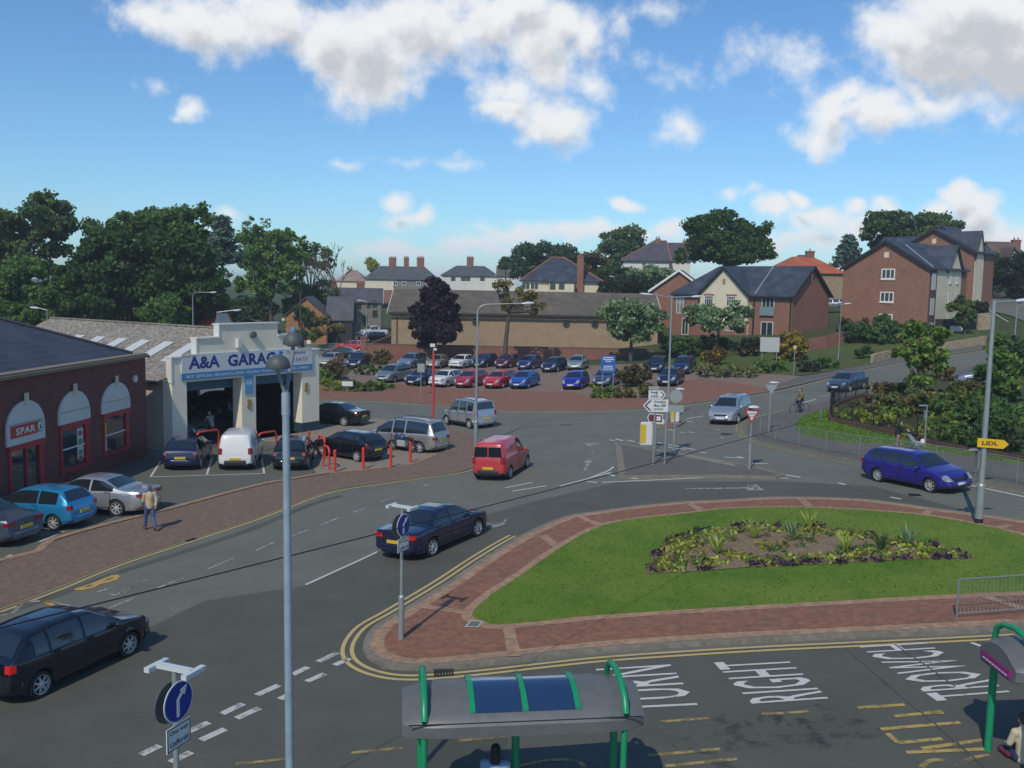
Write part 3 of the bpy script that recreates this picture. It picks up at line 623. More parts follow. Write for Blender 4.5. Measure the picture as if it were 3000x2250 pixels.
# kinds: L,W,H, wheelbase, rear overhang, wheel radius, top profile (x from rear, z), belt (x,z), glass (ranges)
KINDS={
 'hatch':dict(L=3.95,W=1.68,H=1.46,wb=2.5,ro=.68,wr=.30,top=[(0,.60),(.04,.92),(.12,1.02),(.42,1.36),(.62,1.425),(1.2,1.46),(1.9,1.455),(2.25,1.40),(3.02,.99),(3.5,.90),(3.78,.76),(3.92,.60),(3.95,.5)],
   belt=[(0,.98),(.6,.95),(2.6,.90),(3.0,.92)],rear=(.14,.50),ws=(2.28,3.0),side=[(.55,1.32),(1.40,2.82)],doors=[(1.36,2.62)],tum=.34),
 'hatch5':dict(L=4.15,W=1.73,H=1.47,wb=2.58,ro=.72,wr=.31,top=[(0,.62),(.04,.95),(.12,1.03),(.5,1.36),(.75,1.43),(1.3,1.47),(2.0,1.465),(2.4,1.40),(3.14,.99),(3.7,.90),(3.98,.76),(4.12,.6),(4.15,.5)],
   belt=[(0,1.0),(.7,.96),(2.7,.90),(3.1,.93)],rear=(.14,.58),ws=(2.43,3.12),side=[(.62,.98),(1.05,1.92),(2.0,2.92)],doors=[(1.0,1.93),(1.95,2.78)],tum=.35),
 'saloon':dict(L=4.65,W=1.80,H=1.42,wb=2.78,ro=.98,wr=.33,top=[(0,.55),(.03,.93),(.1,.985),(.75,1.02),(1.05,1.10),(1.62,1.37),(2.0,1.415),(2.5,1.42),(2.8,1.375),(3.5,.97),(4.2,.86),(4.5,.72),(4.62,.58),(4.65,.5)],
   belt=[(0,.93),(1.2,.955),(3.2,.89),(3.6,.92)],rear=(1.0,1.58),ws=(2.84,3.46),side=[(1.14,2.08),(2.16,3.22)],doors=[(1.25,2.10),(2.13,3.12)],tum=.40),
 'coupe':dict(L=4.4,W=1.76,H=1.36,wb=2.7,ro=.8,wr=.32,top=[(0,.55),(.03,.88),(.1,.93),(.5,.97),(.8,1.05),(1.35,1.31),(1.7,1.355),(2.2,1.36),(2.5,1.32),(3.2,.93),(3.9,.83),(4.2,.7),(4.36,.56),(4.4,.48)],
   belt=[(0,.9),(1.2,.9),(3.0,.85),(3.3,.87)],rear=(.82,1.3),ws=(2.54,3.16),side=[(.95,1.65),(1.72,2.95)],doors=[(1.65,2.85)],tum=.40),
 'estate':dict(L=4.45,W=1.75,H=1.48,wb=2.65,ro=.98,wr=.31,top=[(0,.6),(.03,.95),(.1,1.02),(.42,1.38),(.6,1.445),(1.5,1.48),(2.3,1.475),(2.65,1.41),(3.36,.97),(3.9,.86),(4.25,.72),(4.42,.56),(4.45,.48)],
   belt=[(0,.97),(.7,.96),(3.0,.89),(3.4,.92)],rear=(.12,.42),ws=(2.68,3.33),side=[(.5,1.12),(1.2,2.05),(2.12,3.1)],doors=[(1.2,2.06),(2.09,3.0)],tum=.33),
 'mpv':dict(L=4.35,W=1.78,H=1.64,wb=2.65,ro=.75,wr=.32,top=[(0,.62),(.03,1.0),(.1,1.08),(.3,1.5),(.5,1.58),(1.3,1.64),(2.1,1.63),(2.5,1.56),(3.35,1.04),(3.85,.93),(4.15,.78),(4.32,.6),(4.35,.5)],
   belt=[(0,1.04),(.8,1.0),(3.0,.94),(3.4,.98)],rear=(.11,.30),ws=(2.54,3.32),side=[(.42,.98),(1.06,1.98),(2.06,3.14)],doors=[(1.04,2.0),(2.03,3.0)],tum=.28),
 'previa':dict(L=4.75,W=1.82,H=1.80,wb=2.86,ro=.95,wr=.33,top=[(0,.62),(.03,1.02),(.1,1.1),(.38,1.66),(.6,1.75),(1.6,1.80),(2.6,1.78),(3.1,1.68),(4.15,1.02),(4.5,.86),(4.68,.68),(4.75,.52)],
   belt=[(0,1.08),(1.0,1.05),(3.4,.95),(4.1,.98)],rear=(.12,.40),ws=(3.15,4.1),side=[(.45,1.9),(2.0,2.75),(2.85,3.85)],doors=[(1.95,2.8),(2.83,3.8)],tum=.26,roof_rails=1),
 'van':dict(L=4.15,W=1.74,H=1.82,wb=2.7,ro=.72,wr=.32,top=[(0,.7),(.02,1.12),(.06,1.2),(.12,1.68),(.22,1.77),(1.0,1.82),(2.2,1.81),(2.5,1.72),(3.15,1.06),(3.6,.96),(3.95,.8),(4.12,.62),(4.15,.52)],
   belt=[(0,1.08),(2.0,1.08),(2.9,1.0),(3.2,1.02)],rear=None,ws=(2.53,3.12),side=[(2.0,2.95)],doors=[(1.98,2.9)],tum=.16,backdoors=1),
 'vanwin':dict(L=4.2,W=1.80,H=1.82,wb=2.72,ro=.72,wr=.32,top=[(0,.7),(.02,1.12),(.06,1.2),(.14,1.68),(.26,1.77),(1.0,1.82),(2.2,1.81),(2.5,1.74),(3.25,1.08),(3.7,.98),(4.02,.82),(4.16,.64),(4.2,.52)],
   belt=[(0,1.12),(2.0,1.08),(2.9,1.02),(3.3,1.04)],rear=(.045,.17),ws=(2.53,3.22),side=[(.3,.95),(1.05,1.9),(2.0,3.05)],doors=[(1.0,1.95),(1.98,2.95)],tum=.16,cladding=1,roof_rails=1),
 'pickup':dict(L=4.6,W=1.72,H=1.75,wb=2.85,ro=1.0,wr=.36,top=[(0,.7),(.02,1.0),(.06,1.03),(1.6,1.05),(1.72,1.62),(1.9,1.72),(2.6,1.74),(2.85,1.68),(3.4,1.16),(4.1,1.06),(4.45,.92),(4.57,.7),(4.6,.6)],
   belt=[(0,1.02),(2.0,1.12),(3.4,1.12)],rear=(1.62,1.72),ws=(2.88,3.36),side=[(1.85,2.45),(2.5,3.2)],doors=[(1.8,2.5),(2.5,3.2)],tum=.2),
}
class Car:
    def __init__(s,k):
        s.__dict__.update(KINDS[k]);s.k=k
        n=72;s.xs=np.linspace(0,s.L,n)
    def plan(s,x):
        u=x/s.L;e=.10
        f=1.0
        a=min(u/e,1);f*=.86+.14*math.sin(a*math.pi/2)
        b=min((1-u)/.14,1);f*=.80+.20*math.sin(b*math.pi/2)
        return f*s.W/2
    def sec(s,x):
        """half cross-section (y,z) bottom centre to top centre"""
        hw=s.plan(x);zt=lerp_list(s.top,x);zb_=lerp_list([(0,.34),(.35,.2),(s.L-.45,.19),(s.L,.26)],x)
        bz=min(lerp_list(s.belt,x),zt-.02);g=max(0,zt-bz-.02)
        zt0=zt
        P=[(0,zb_),(hw*.86,zb_),(hw*.95,zb_+.05)]
        for q in(.18,.34,.5,.66,.82):P.append((hw*(.97+.03*math.sin(q*math.pi)),zb_+.05+(bz-.04-zb_-.05)*q))
        P.append((hw*.975,bz-.04))
        P.append((hw*.955,bz))           # 9 shoulder
        yb=hw*.945;yt=yb-s.tum*g-.02*min(1,g*4)
        P.append((yb,bz+.012))           #10 window base
        P.append((yb+(yt-yb)*.5+.012*min(1,g*3),bz+.012+g*.48))
        P.append((yt,bz+.012+g*.90))     #12 window top
        r=min(.09,.03+g*.2)
        P.append((yt-r,zt-.004))         #13
        P.append((yt*.55,zt+.014))
        P.append((0,zt+.022))            #15
        return P
    def pt(s,x,j):
        """j may be fractional"""
        P=s.sec(x);i=min(int(j),len(P)-2);t=j-i
        return (P[i][0]*(1-t)+P[i+1][0]*t,P[i][1]*(1-t)+P[i+1][1]*t)
    def co(s,x,j,side,off=0):
        y,z=s.pt(x,j)
        if off:
            y2,z2=s.pt(x,min(j+.05,14.99));y1,z1=s.pt(x,max(j-.05,0))
            ty,tz=y2-y1,z2-z1;l=math.hypot(ty,tz) or 1
            e=.03
            ya,za=s.pt(max(x-e,0),j);yb,zb2=s.pt(min(x+e,s.L),j)
            du=Vector((2*e,(yb-ya),(zb2-za)));dv=Vector((0,ty,tz))
            n=du.cross(dv);
            if n.length>1e-9:
                n.normalize()
                if n.dot(Vector((0,1,.3)))<0:n=-n
                p=Vector((x,y,z))+n*off
                return Vector((p.x-s.L/2,p.y*side,p.z))
        return Vector((x-s.L/2,y*side,z))
    def body(s):
        bm=bmesh.new();rings=[]
        wc=[s.ro,s.ro+s.wb];Ra=s.wr+.055
        xs=sorted(set(list(s.xs)+[k[0] for k in s.top]))
        xs=[x for i,x in enumerate(xs) if i==0 or x-xs[i-1]>.012]
        def scaled(x,f,dx):
            P=s.sec(x);zc=.5
            return [(y*f,zc+(z-zc)*f) for y,z in P],x+dx
        secs=[scaled(0,.9,-.03)]+[(s.sec(x),x) for x in xs]+[scaled(s.L,.9,.03)]
        nJ=16
        for P,x in secs:
            ring=[]
            for side in(1,-1):
                js=range(nJ) if side==1 else range(nJ-2,0,-1)
                for j in js:
                    y,z=P[j];X=x
                    if 1<=j<=8:
                        for c in wc:
                            d=math.hypot(X-c,z-s.wr)
                            if d<Ra and d>Ra*.55 and z>s.wr*.3:
                                X=c+(X-c)*Ra/d;z=s.wr+(z-s.wr)*Ra/d
                    ring.append(bm.verts.new((X-s.L/2,y*side,z)))
            rings.append(ring)
        n=len(rings[0])
        def inside(vs):
            cx=sum(v.co.x for v in vs)/len(vs)+s.L/2;cz=sum(v.co.z for v in vs)/len(vs);cy=abs(sum(v.co.y for v in vs)/len(vs))
            return cy>s.W*.36 and any(math.hypot(cx-c,cz-s.wr)<Ra*.97 for c in wc)
        for a,b in zip(rings,rings[1:]):
            for k in range(n):
                vs=(a[k],b[k],b[(k+1)%n],a[(k+1)%n])
                if inside(vs):continue
                f=bm.faces.new(vs)
                j=k if k<15 else 29-k
                z=sum(v.co.z for v in vs)/4
                f.material_index=1 if (j==0 or j==1 or (getattr(s,'cladding',0) and z<.42)) else 0
        bm.faces.new(rings[0][::-1]).material_index=0;bm.faces.new(rings[-1]).material_index=0
        # dark wheel wells
        for c in wc:
            for side in(1,-1):
                M=Matrix.Translation((c-s.L/2,0,s.wr))
                yo=s.plan(c)*.95*side;yi=(s.plan(c)-.32)*side
                m=14;o_=[];i_=[]
                for k in range(m+1):
                    a=math.pi*(k/m)*1.25-math.pi*.125
                    p=(Ra*math.cos(a)*1.0,Ra*math.sin(a))
                    o_.append(bm.verts.new(M@Vector((p[0],yo,p[1]))));i_.append(bm.verts.new(M@Vector((p[0],yi,p[1]))))
                for k in range(m):bm.faces.new((o_[k],o_[k+1],i_[k+1],i_[k])).material_index=2
                bm.faces.new(i_).material_index=2
        bmesh.ops.recalc_face_normals(bm,faces=bm.faces)
        return bm
    def patch(s,x0,x1,j0,j1,side,off,nx=10,nj=4,ming=0,mi=0,bm=None,zmax=None):
        bm=bm or bmesh.new();g=[]
        for i in range(nx+1):
            x=x0+(x1-x0)*i/nx
            gg=max(0,lerp_list(s.top,x)-lerp_list(s.belt,x)-.02)
            if gg<ming:g.append(None);continue
            g.append([bm.verts.new(s.co(x,j0+(j1-j0)*k/nj,side,off)) for k in range(nj+1)])
        for a,b in zip(g,g[1:]):
            if a and b:
                for k in range(nj):
                    f=bm.faces.new((a[k],b[k],b[k+1],a[k+1]) if side<0 else (a[k],a[k+1],b[k+1],b[k]));f.material_index=mi
        return bm
    def top_patch(s,x0,x1,off,jl=13.1,nx=8,ny=8,inset=0.0):
        bm=bmesh.new();g=[]
        for i in range(nx+1):
            x=x0+(x1-x0)*i/nx;e=.02
            z0=lerp_list(s.top,max(x-e,0));z1=lerp_list(s.top,min(x+e,s.L));sl=Vector((-(z1-z0),0,2*e)).normalized()
            row=[]
            for k in range(ny+1):
                t=-1+2*k/ny;side=1 if t>=0 else -1
                j=15-(15-jl)*abs(t)
                p=s.co(x,j,side);row.append(bm.verts.new(p+sl*off))
            g.append(row)
        for a,b in zip(g,g[1:]):
            for k in range(ny):bm.faces.new((a[k],b[k],b[k+1],a[k+1]))
        return bm
    def wheel(s,alloy=True):
        w_=.2;r=s.wr
        bm=bmesh.new();Mx=Matrix.Rotation(R(90),4,'X')
        lathe(bm,[(r*.62,-.09),(r*.92,-.1),(r*.99,-.075),(r,0),(r*.99,.075),(r*.92,.1),(r*.62,.09)],22,0,Mx,False)
        rb=bmesh.new()
        for sg in(1,):
            q=[(r*.66,.085),(r*.70,.1),(r*.66,.104),(r*.60,.09)]
            lathe(rb,[(r*.60,.03),(r*.66,.098),(r*.70,.102),(r*.70,.08)],22,0,Mx,False)
            ns=7 if alloy else 9
            for k in range(ns):
                a=2*math.pi*k/ns;Mk=Mx@Matrix.Rotation(a,4,'Z')
                wd=r*.095
                prism(rb,[Mk@Vector((r*.08,-wd,.095)),Mk@Vector((r*.64,-wd*.7,.085)),Mk@Vector((r*.64,wd*.7,.085)),Mk@Vector((r*.08,wd,.095))],Mk.to_3x3()@Vector((0,0,-.02)))
            lathe(rb,[(r*.17,.07),(r*.17,.1),(r*.1,.108)],12,0,Mx)
            lathe(rb,[(r*.62,.03),(r*.3,.028),(r*.02,.028)],18,1,Mx)
        return bm,rb
_CM={}
def mesh_of(name,bm,mats,smooth=True):
    me=bpy.data.meshes.new(name);bm.normal_update();bm.to_mesh(me);bm.free()
    for m in mats:me.materials.append(m)
    if smooth:
        me.polygons.foreach_set('use_smooth',[True]*len(me.polygons))
        try:me.set_sharp_from_angle(angle=R(42))
        except Exception:pass
    return me
def car_meshes(k):
    if k in _CM:return _CM[k]
    c=Car(k);ph=solid('paint_default',(.3,.3,.3),.3)
    L=[] # (name,mesh,loc,paint slots,children,scale)
    def add(name,bm,mats,paint=False,ch=None,loc=(0,0,0),rz=0,sm=True):L.append((name,mesh_of(name,bm,mats,sm),paint,ch or[],loc,rz))
    add('body',c.body(),[ph,M_trim,M_well],True)
    for x0,x1 in c.side:
        for sd in(1,-1):add('side_window',c.patch(x0,x1,10.08,12.0,sd,.012,12,4,.06),[M_glass])
    add('windscreen',c.top_patch(c.ws[0]+.05,c.ws[1]-.01,.014),[M_glass])
    if c.rear:add('rear_window',c.top_patch(c.rear[0]+.02,c.rear[1]-.03,.014,13.15),[M_glass])
    for x0,x1 in c.doors:
        for sd in(1,-1):
            bm=c.patch(x0+.012,x1-.012,3.0,9.3,sd,.010,6,7)
            sb=c.patch(x0-.012,x1+.012,2.7,9.8,sd,.005,6,7)
            hb=bmesh.new();p=c.co(x0+.14,8.4,sd,.03);box(hb,p.x-.09,p.x+.09,p.y-.015,p.y+.015,p.z-.02,p.z+.02)
            add('door',bm,[ph],True,[('handle',mesh_of('handle',hb,[ph if k not in('van','vanwin') else M_trim]),(0,0,0)),('seam',mesh_of('seam',sb,[M_trim]),(0,0,0))])
    if getattr(c,'backdoors',0):
        for sd in(1,-1):
            bm=bmesh.new();y0,y1=(.03*sd,.68*sd);poly(bm,[(-c.L/2-.004,y0,1.18),(-c.L/2-.004,y1,1.18),(-c.L/2+.055,y1*.93,1.62),(-c.L/2+.055,y0,1.62)]);bmesh.ops.recalc_face_normals(bm,faces=bm.faces)
            prism_b=bmesh.new();prism(prism_b,[(-c.L/2-.008,y0,1.16),(-c.L/2-.008,y1,1.16),(-c.L/2+.045,y1*.93,1.6),(-c.L/2+.045,y0,1.6)],(.03,0,0));bm.free()
            add('rear_window',prism_b,[M_glass])
    rails=getattr(c,'roof_rails',0)
    if rails:
        for sd in(1,-1):
            bm=bmesh.new();pts=[c.co(x,13.2,sd)+Vector((0,0,.05)) for x in np.linspace(c.top[4][0]+.1,c.ws[0]-.2,8)];pts[0].z-=.05;pts[-1].z-=.05;tube(bm,pts,.018,6)
            add('roof_rail',bm,[M_trim])
    # bumpers
    for end in(0,1):
        bm=bmesh.new();xe=0 if end==0 else c.L;pts=[];
        for t in np.linspace(-1,1,11):
            a=abs(t);bx=.04-.0 if end==0 else 0
            back=.30*max(0,a-.72)/.28
            x=(-.045+back) if end==0 else (c.L+.045-back*1.2)
            hw=c.plan(min(max(x,0.05),c.L-.05))*1.0
            pts.append((x-c.L/2,hw*t*1.005 if a>.72 else c.plan(.15 if end==0 else c.L-.15)*t*.98,0))
        prof=[(-.0,.27),(.035,.32),(.05,.42),(.035,.53),(0,.57)]
        sg=-1 if end==0 else 1;g=[]
        for p in pts:g.append([bm.verts.new((p[0]+sg*(dx-.03),p[1],z)) for dx,z in prof])
        for a,b in zip(g,g[1:]):
            for q in range(4):bm.faces.new((a[q],a[q+1],b[q+1],b[q]))
        bmesh.ops.recalc_face_normals(bm,faces=bm.faces)
        add('bumper',bm,[ph if k not in('pickup',) else M_trim],k not in('pickup',))
    # grille
    bm=bmesh.new();zg=.62 if k not in('pickup',) else .8
    box(bm,c.L/2-.12,c.L/2+.035,-.40,.40,zg-.05,zg+.04)
    box(bm,c.L/2-.12,c.L/2+.062,-.5,.5,.30,.38)
    add('grille',bm,[M_trim])
    # lights: lens patches lifted off the corners of the shell
    for sd in(1,-1):
        bm=bmesh.new()
        x1=c.L-.03;x0=c.L-.30
        xs=np.linspace(x0,x1,7);gA=[]
        for x in xs:
            zt=lerp_list(c.top,x);hw=c.plan(x)
            t=(x-x0)/(x1-x0)
            zz=max(.58,zt-.10);
            gA.append([bm.verts.new((x-c.L/2+.02,sd*(hw*.985+.006),zz-.03+.02*t)),bm.verts.new((x-c.L/2+.03,sd*(hw*.965+.006),zt-.0)),bm.verts.new((x-c.L/2+.03,sd*(hw*.86),zt+.022)),bm.verts.new((x-c.L/2+.03+.0,sd*(hw*.70),zt+.024))] )
        for a,b in zip(gA,gA[1:]):
            for q in range(3):bm.faces.new((a[q],a[q+1],b[q+1],b[q]))
        # forward face of lens
        e=gA[-1];lo=[bm.verts.new((c.L/2+.042,sd*y,z)) for y,z in((c.plan(c.L)*.97,.565),(c.plan(c.L)*.62,.575))]
        bm.faces.new((e[0],e[1],e[2],e[3],lo[1],lo[0]))
        bmesh.ops.recalc_face_normals(bm,faces=bm.faces)
        # keep only the front two thirds
        add('headlight',bm,[M_lamp])
        bm=bmesh.new();tall=k in('mpv','van','vanwin','previa','estate')
        z0,z1=(.84,1.14) if tall and k!='previa' else ((.78,.91) if k in('saloon','coupe') else (.79,.95))
        if k in('estate','mpv'):z0,z1=.76,.99
        yo=c.plan(.1)+.006
        pts=[(-c.L/2-.035,yo*.97),(-c.L/2-.035,yo*(.55 if k in('saloon','coupe','previa') else .78)),(-c.L/2+.06,yo*.75),(-c.L/2+.16,yo*.98),(-c.L/2+.16,yo+.006),(-c.L/2+.04,yo+.003)]
        lean=.12 if k not in('saloon','coupe','van','vanwin') else .0
        pts=[(x+.022,y) for x,y in pts];a=[bm.verts.new((x,sd*y,z0)) for x,y in pts];b=[bm.verts.new((x+lean*(z1-z0)*1.2,sd*y*.985,z1)) for x,y in pts]
        bm.faces.new(a);bm.faces.new(b[::-1])
        for i in range(6):bm.faces.new((a[i],b[i],b[(i+1)%6],a[(i+1)%6]))
        bmesh.ops.recalc_face_normals(bm,faces=bm.faces)
        add('tail_light',bm,[M_tail])
        bm=bmesh.new();mx=c.ws[1]-c.L/2-.28;my=(c.plan(c.ws[1]-.3))*.95
        mz=lerp_list(c.belt,c.ws[1]-.3)+.08
        M=Matrix.Translation((mx,sd*(my+.11),mz))@Matrix.Diagonal((.075,.11,.075,1));bmesh.ops.create_icosphere(bm,subdivisions=2,radius=1,matrix=M)
        box(bm,mx-.03,mx+.03,min(sd*my*.96,sd*(my+.05)),max(sd*my*.96,sd*(my+.05)),mz-.03,mz+.01)
        add('mirror',bm,[ph],True)
    pz=.44
    bm=bmesh.new();box(bm,c.L/2+.05,c.L/2+.066,-.26,.26,pz-.055,pz+.055);add('number_plate',bm,[M_plw],sm=False)
    bm=bmesh.new();rz_=.66 if k not in('pickup','van') else .62
    box(bm,-c.L/2-.058,-c.L/2-.03,-.26,.26,rz_-.055,rz_+.055);add('number_plate',bm,[M_ply],sm=False)
    tb,rb=c.wheel(True);tm=mesh_of('wheel',tb,[M_tyre]);rm=mesh_of('rim',rb,[M_alloy,M_well],False)
    for xx in(c.ro,c.ro+c.wb):
        for sd in(1,-1):
            L.append(('wheel',tm,False,[('rim',rm,(0,0,0))],(xx-c.L/2,sd*(c.plan(c.L/2)-.11),c.wr),0 if sd<0 else math.pi))
    _CM[k]=(c,L);return _CM[k]
PAINTS={}
def paint(name,c,metal=.35,rough=.28):
    if name in PAINTS:return PAINTS[name]
    m=solid('paint_'+name,c,rough,metal,.5,coat=.8);PAINTS[name]=m;return m
def set_paint(o,m,idx=0):
    if idx<len(o.material_slots):
        o.material_slots[idx].link='OBJECT';o.material_slots[idx].material=m
def make_car(kind,pm,loc,ang,label,cat='car',group=None,name='parked_car',skip=(),scale=1.03,taillit=False,bumper=None,detail=True):
    c,L=car_meshes(kind)
    t=empty(name,loc,R(ang),label,cat,group);t.scale=(scale,)*3
    # follow the slope of the ground
    fx=Vector((math.cos(R(ang)),math.sin(R(ang))));h=lambda s,u:T(loc[0]+fx.x*s-fx.y*u,loc[1]+fx.y*s+fx.x*u)
    t.rotation_euler=(math.atan((h(0,.8)-h(0,-.8))/1.6),-math.atan((h(1.3,0)-h(-1.3,0))/2.6),R(ang))
    for nm,me,pn,ch,lo,rz in L:
        if nm in skip:continue
        o=bpy.data.objects.new(nm,me);COL.objects.link(o);o.parent=t;o.location=lo;o.rotation_euler=(0,0,rz)
        if pn:
            set_paint(o,bumper if (bumper and nm=='bumper') else pm)
        if nm=='tail_light' and taillit:set_paint(o,M_taillit)
        for cn,cm,cl in ch:
            if cn=='seam' and not detail:continue
            q=bpy.data.objects.new(cn,cm);COL.objects.link(q);q.parent=o;q.location=cl
            if cn=='handle' and kind not in('van','vanwin'):set_paint(q,pm)
    return t
def wheels_at(rear,front,ang,k,near='R',gz=0):
    """centre of car from the contact pixels of the two near-side wheels (their middle)"""
    c=car_meshes(k)[0];a,b=G(*rear),G(*front);m=(a+b)/2
    fx=Vector((math.cos(R(ang)),math.sin(R(ang)),0));rt=Vector((fx.y,-fx.x,0))
    off=(c.L/2-(c.ro+c.wb/2))*1.03
    p=m+fx*off*1+(-rt if near=='R' else rt)*c.W/2*.9
    return (p.x,p.y,T(p.x,p.y))
def rw_at(px,ang,k):
    """place by the contact pixel of the left rear wheel"""
    c=car_meshes(k)[0];a=G(*px);fx=Vector((math.cos(R(ang)),math.sin(R(ang)),0));rt=Vector((fx.y,-fx.x,0))
    p=a+fx*(c.L/2-c.ro)*1.03+rt*c.W/2*.93;return (p.x,p.y,T(p.x,p.y))
def end_at(px,ang,k,end='rear',off=0):
    c=car_meshes(k)[0];a=G(*px);fx=Vector((math.cos(R(ang)),math.sin(R(ang)),0))
    p=a+fx*(c.L/2*1.03)*(1 if end=='rear' else -1);return (p.x,p.y,T(p.x,p.y)+off)
navy=paint('navy',(.012,.018,.055));black=paint('black',(.008,.009,.013),.2,.16);silver=paint('silver',(.50,.52,.54),.7,.3)
whitep=paint('white',(.68,.68,.66),0,.3);redp=paint('red',(.50,.018,.02),.0,.3);blue=paint('blue',(.02,.10,.42),.3);vblue=paint('violet_blue',(.028,.02,.26),.35)
cyan=paint('cyan_blue',(.02,.24,.48),.35,.28);slate=paint('slate_blue',(.10,.14,.20),.6,.33);dkblue=paint('dark_blue',(.016,.022,.085),.35);pgreen=paint('pale_green',(.30,.40,.37),.6,.35)
champ=paint('champagne',(.46,.44,.38),.6,.35);maroon=paint('maroon',(.12,.012,.03),.4);redv=paint('van_red',(.46,.035,.04),.0,.35);coupb=paint('royal_blue',(.015,.02,.36),.3);greyb=paint('grey_blue',(.07,.10,.18),.5)
A='parked in the red paved car park'
make_car('saloon',paint('night_blue',(.010,.016,.055),.25,.16),wheels_at((1262,1630),(1396,1571),59,'saloon'),59,'dark blue saloon driving away beside the island with its brake lights lit',name='saloon_car',taillit=True)
make_car('hatch5',paint('black_blue',(.006,.008,.018),.2,.14),wheels_at((110,2050),(375,1916),68,'hatch5'),68,'black hatchback driving in the left lane, nearest car to the viewer',name='hatchback_car',taillit=True)
make_car('estate',vblue,wheels_at((2576,1411),(2726,1443),-62,'estate'),-62,'bright violet blue estate car driving past the yellow arrow sign',name='estate_car')
make_car('saloon',silver,rw_at((344,1512),171,'saloon'),171,'silver saloon parked beside the walking man in front of the shop',name='saloon_car')
make_car('hatch',cyan,rw_at((160,1554),167,'hatch'),167,'bright blue three-door hatchback parked next to the silver saloon',name='hatchback_car')
make_car('saloon',slate,end_at((78,1594),163,'saloon'),163,'grey-blue saloon cut off by the left edge, parked by the paving',name='saloon_car')
make_car('hatch5',navy,end_at((528,1381),98,'hatch5'),98,'navy blue car backed to the viewer in the bay nearest the shop',name='estate_car')
make_car('van',whitep,end_at((689,1381),98,'van'),98,'white panel van parked facing the left garage door','van',name='panel_van',skip=('rear_window',),bumper=M_trim)
make_car('hatch5',black,end_at((848,1382),96,'hatch5'),96,'black hatchback parked in front of the garage behind the tall lamp post',name='hatchback_car')
make_car('hatch5',black,rw_at((1047,1354),145,'hatch5'),145,'black hatchback parked between the red bollards and the silver people carrier',name='hatchback_car')
make_car('previa',paint('warm_silver',(.44,.43,.40),.7,.33),rw_at((1230,1328),152,'previa'),152,'silver people carrier parked on the forecourt corner behind the motorcycle',name='people_carrier')
make_car('saloon',black,rw_at((1009,1249),156,'saloon'),156,'black saloon parked beside the right pillar of the garage',name='saloon_car')
make_car('van',redv,wheels_at((1489,1403),(1543,1371),72,'van'),72,'red panel van driving away past the lamp post','van',name='panel_van',bumper=M_trim)
make_car('vanwin',silver,wheels_at((1377,1256),(1313,1243),126,'vanwin','L'),126,'silver van-like car with black side rubbing strips driving towards the garage','van',name='people_carrier')
make_car('mpv',silver,end_at((2110,1246),-119,'mpv','front'),-119,'silver people carrier driving towards the viewer left of the cyclist',name='people_carrier')
make_car('estate',slate,wheels_at((2531,1140),(2484,1148),-133,'estate','L'),-133,'grey-blue estate car coming down the hill road',name='estate_car')
make_car('coupe',black,(PD(1000,1015,118).x,118,T(PD(1000,1015,118).x,118)),172,'dark coupe seen side-on in the side road behind the garage',name='coupe_car')
make_car('hatch5',redp,(PD(1030,998,127).x,127,T(PD(1030,998,127).x,127)),170,'red car in the side road just behind the dark coupe',name='hatchback_car')
make_car('pickup',whitep,(PD(1095,950,160).x,160,T(PD(1095,950,160).x,160)),-150,'white pickup truck in front of the grey stone house','pickup truck',name='pickup_truck')
make_car('hatch5',black,(PD(1090,968,148).x,148,T(PD(1090,968,148).x,148)),-140,'black car below the white pickup truck in the side road',name='hatchback_car')
make_car('hatch5',champ,end_at((950,1075),-100,'hatch5','front'),-100,'silver hatchback facing the viewer just right of the garage roofline',name='hatchback_car')
make_car('mpv',navy,end_at((1034,1079),-97,'mpv','front'),-97,'navy people carrier parked by the end pier of the brick wall',name='people_carrier')
gA='cars in the front row of the car park';gB='cars in the back row of the car park'
for kd,pm,px,an,lb in(('mpv',paint('silver_grey',(.30,.32,.34),.7,.35),(1118,1123),-113,'silver grey people carrier at the left end of the front row behind the hedge'),
 ('saloon',navy,(1204,1133),-113,'black saloon in the front row beside the white hatchback'),
 ('hatch5',whitep,(1274,1136),-115,'white hatchback in the front row just right of the red pole'),
 ('hatch5',paint('rose_red',(.42,.012,.04),.1,.3),(1350,1139),-115,'crimson hatchback in the front row next to the white one'),
 ('hatch5',redp,(1436,1141),-116,'bright red hatchback in the front row next to the blue one'),
 ('hatch',blue,(1514,1142),-112,'light blue hatchback at the end of the front row, right of both red cars'),
 ('hatch',coupb,(1671,1144),-108,'royal blue hatchback standing alone in front of the pale green one'),
 ('hatch5',greyb,(1760,1137),-110,'grey-blue hatchback behind the blue notice board'),
 ('hatch5',dkblue,(1950,1134),-112,'dark blue hatchback behind the tall double lamp post')):
    make_car(kd,pm,end_at(px,an,kd,'front',.03),an,lb,group=gA,detail=False)
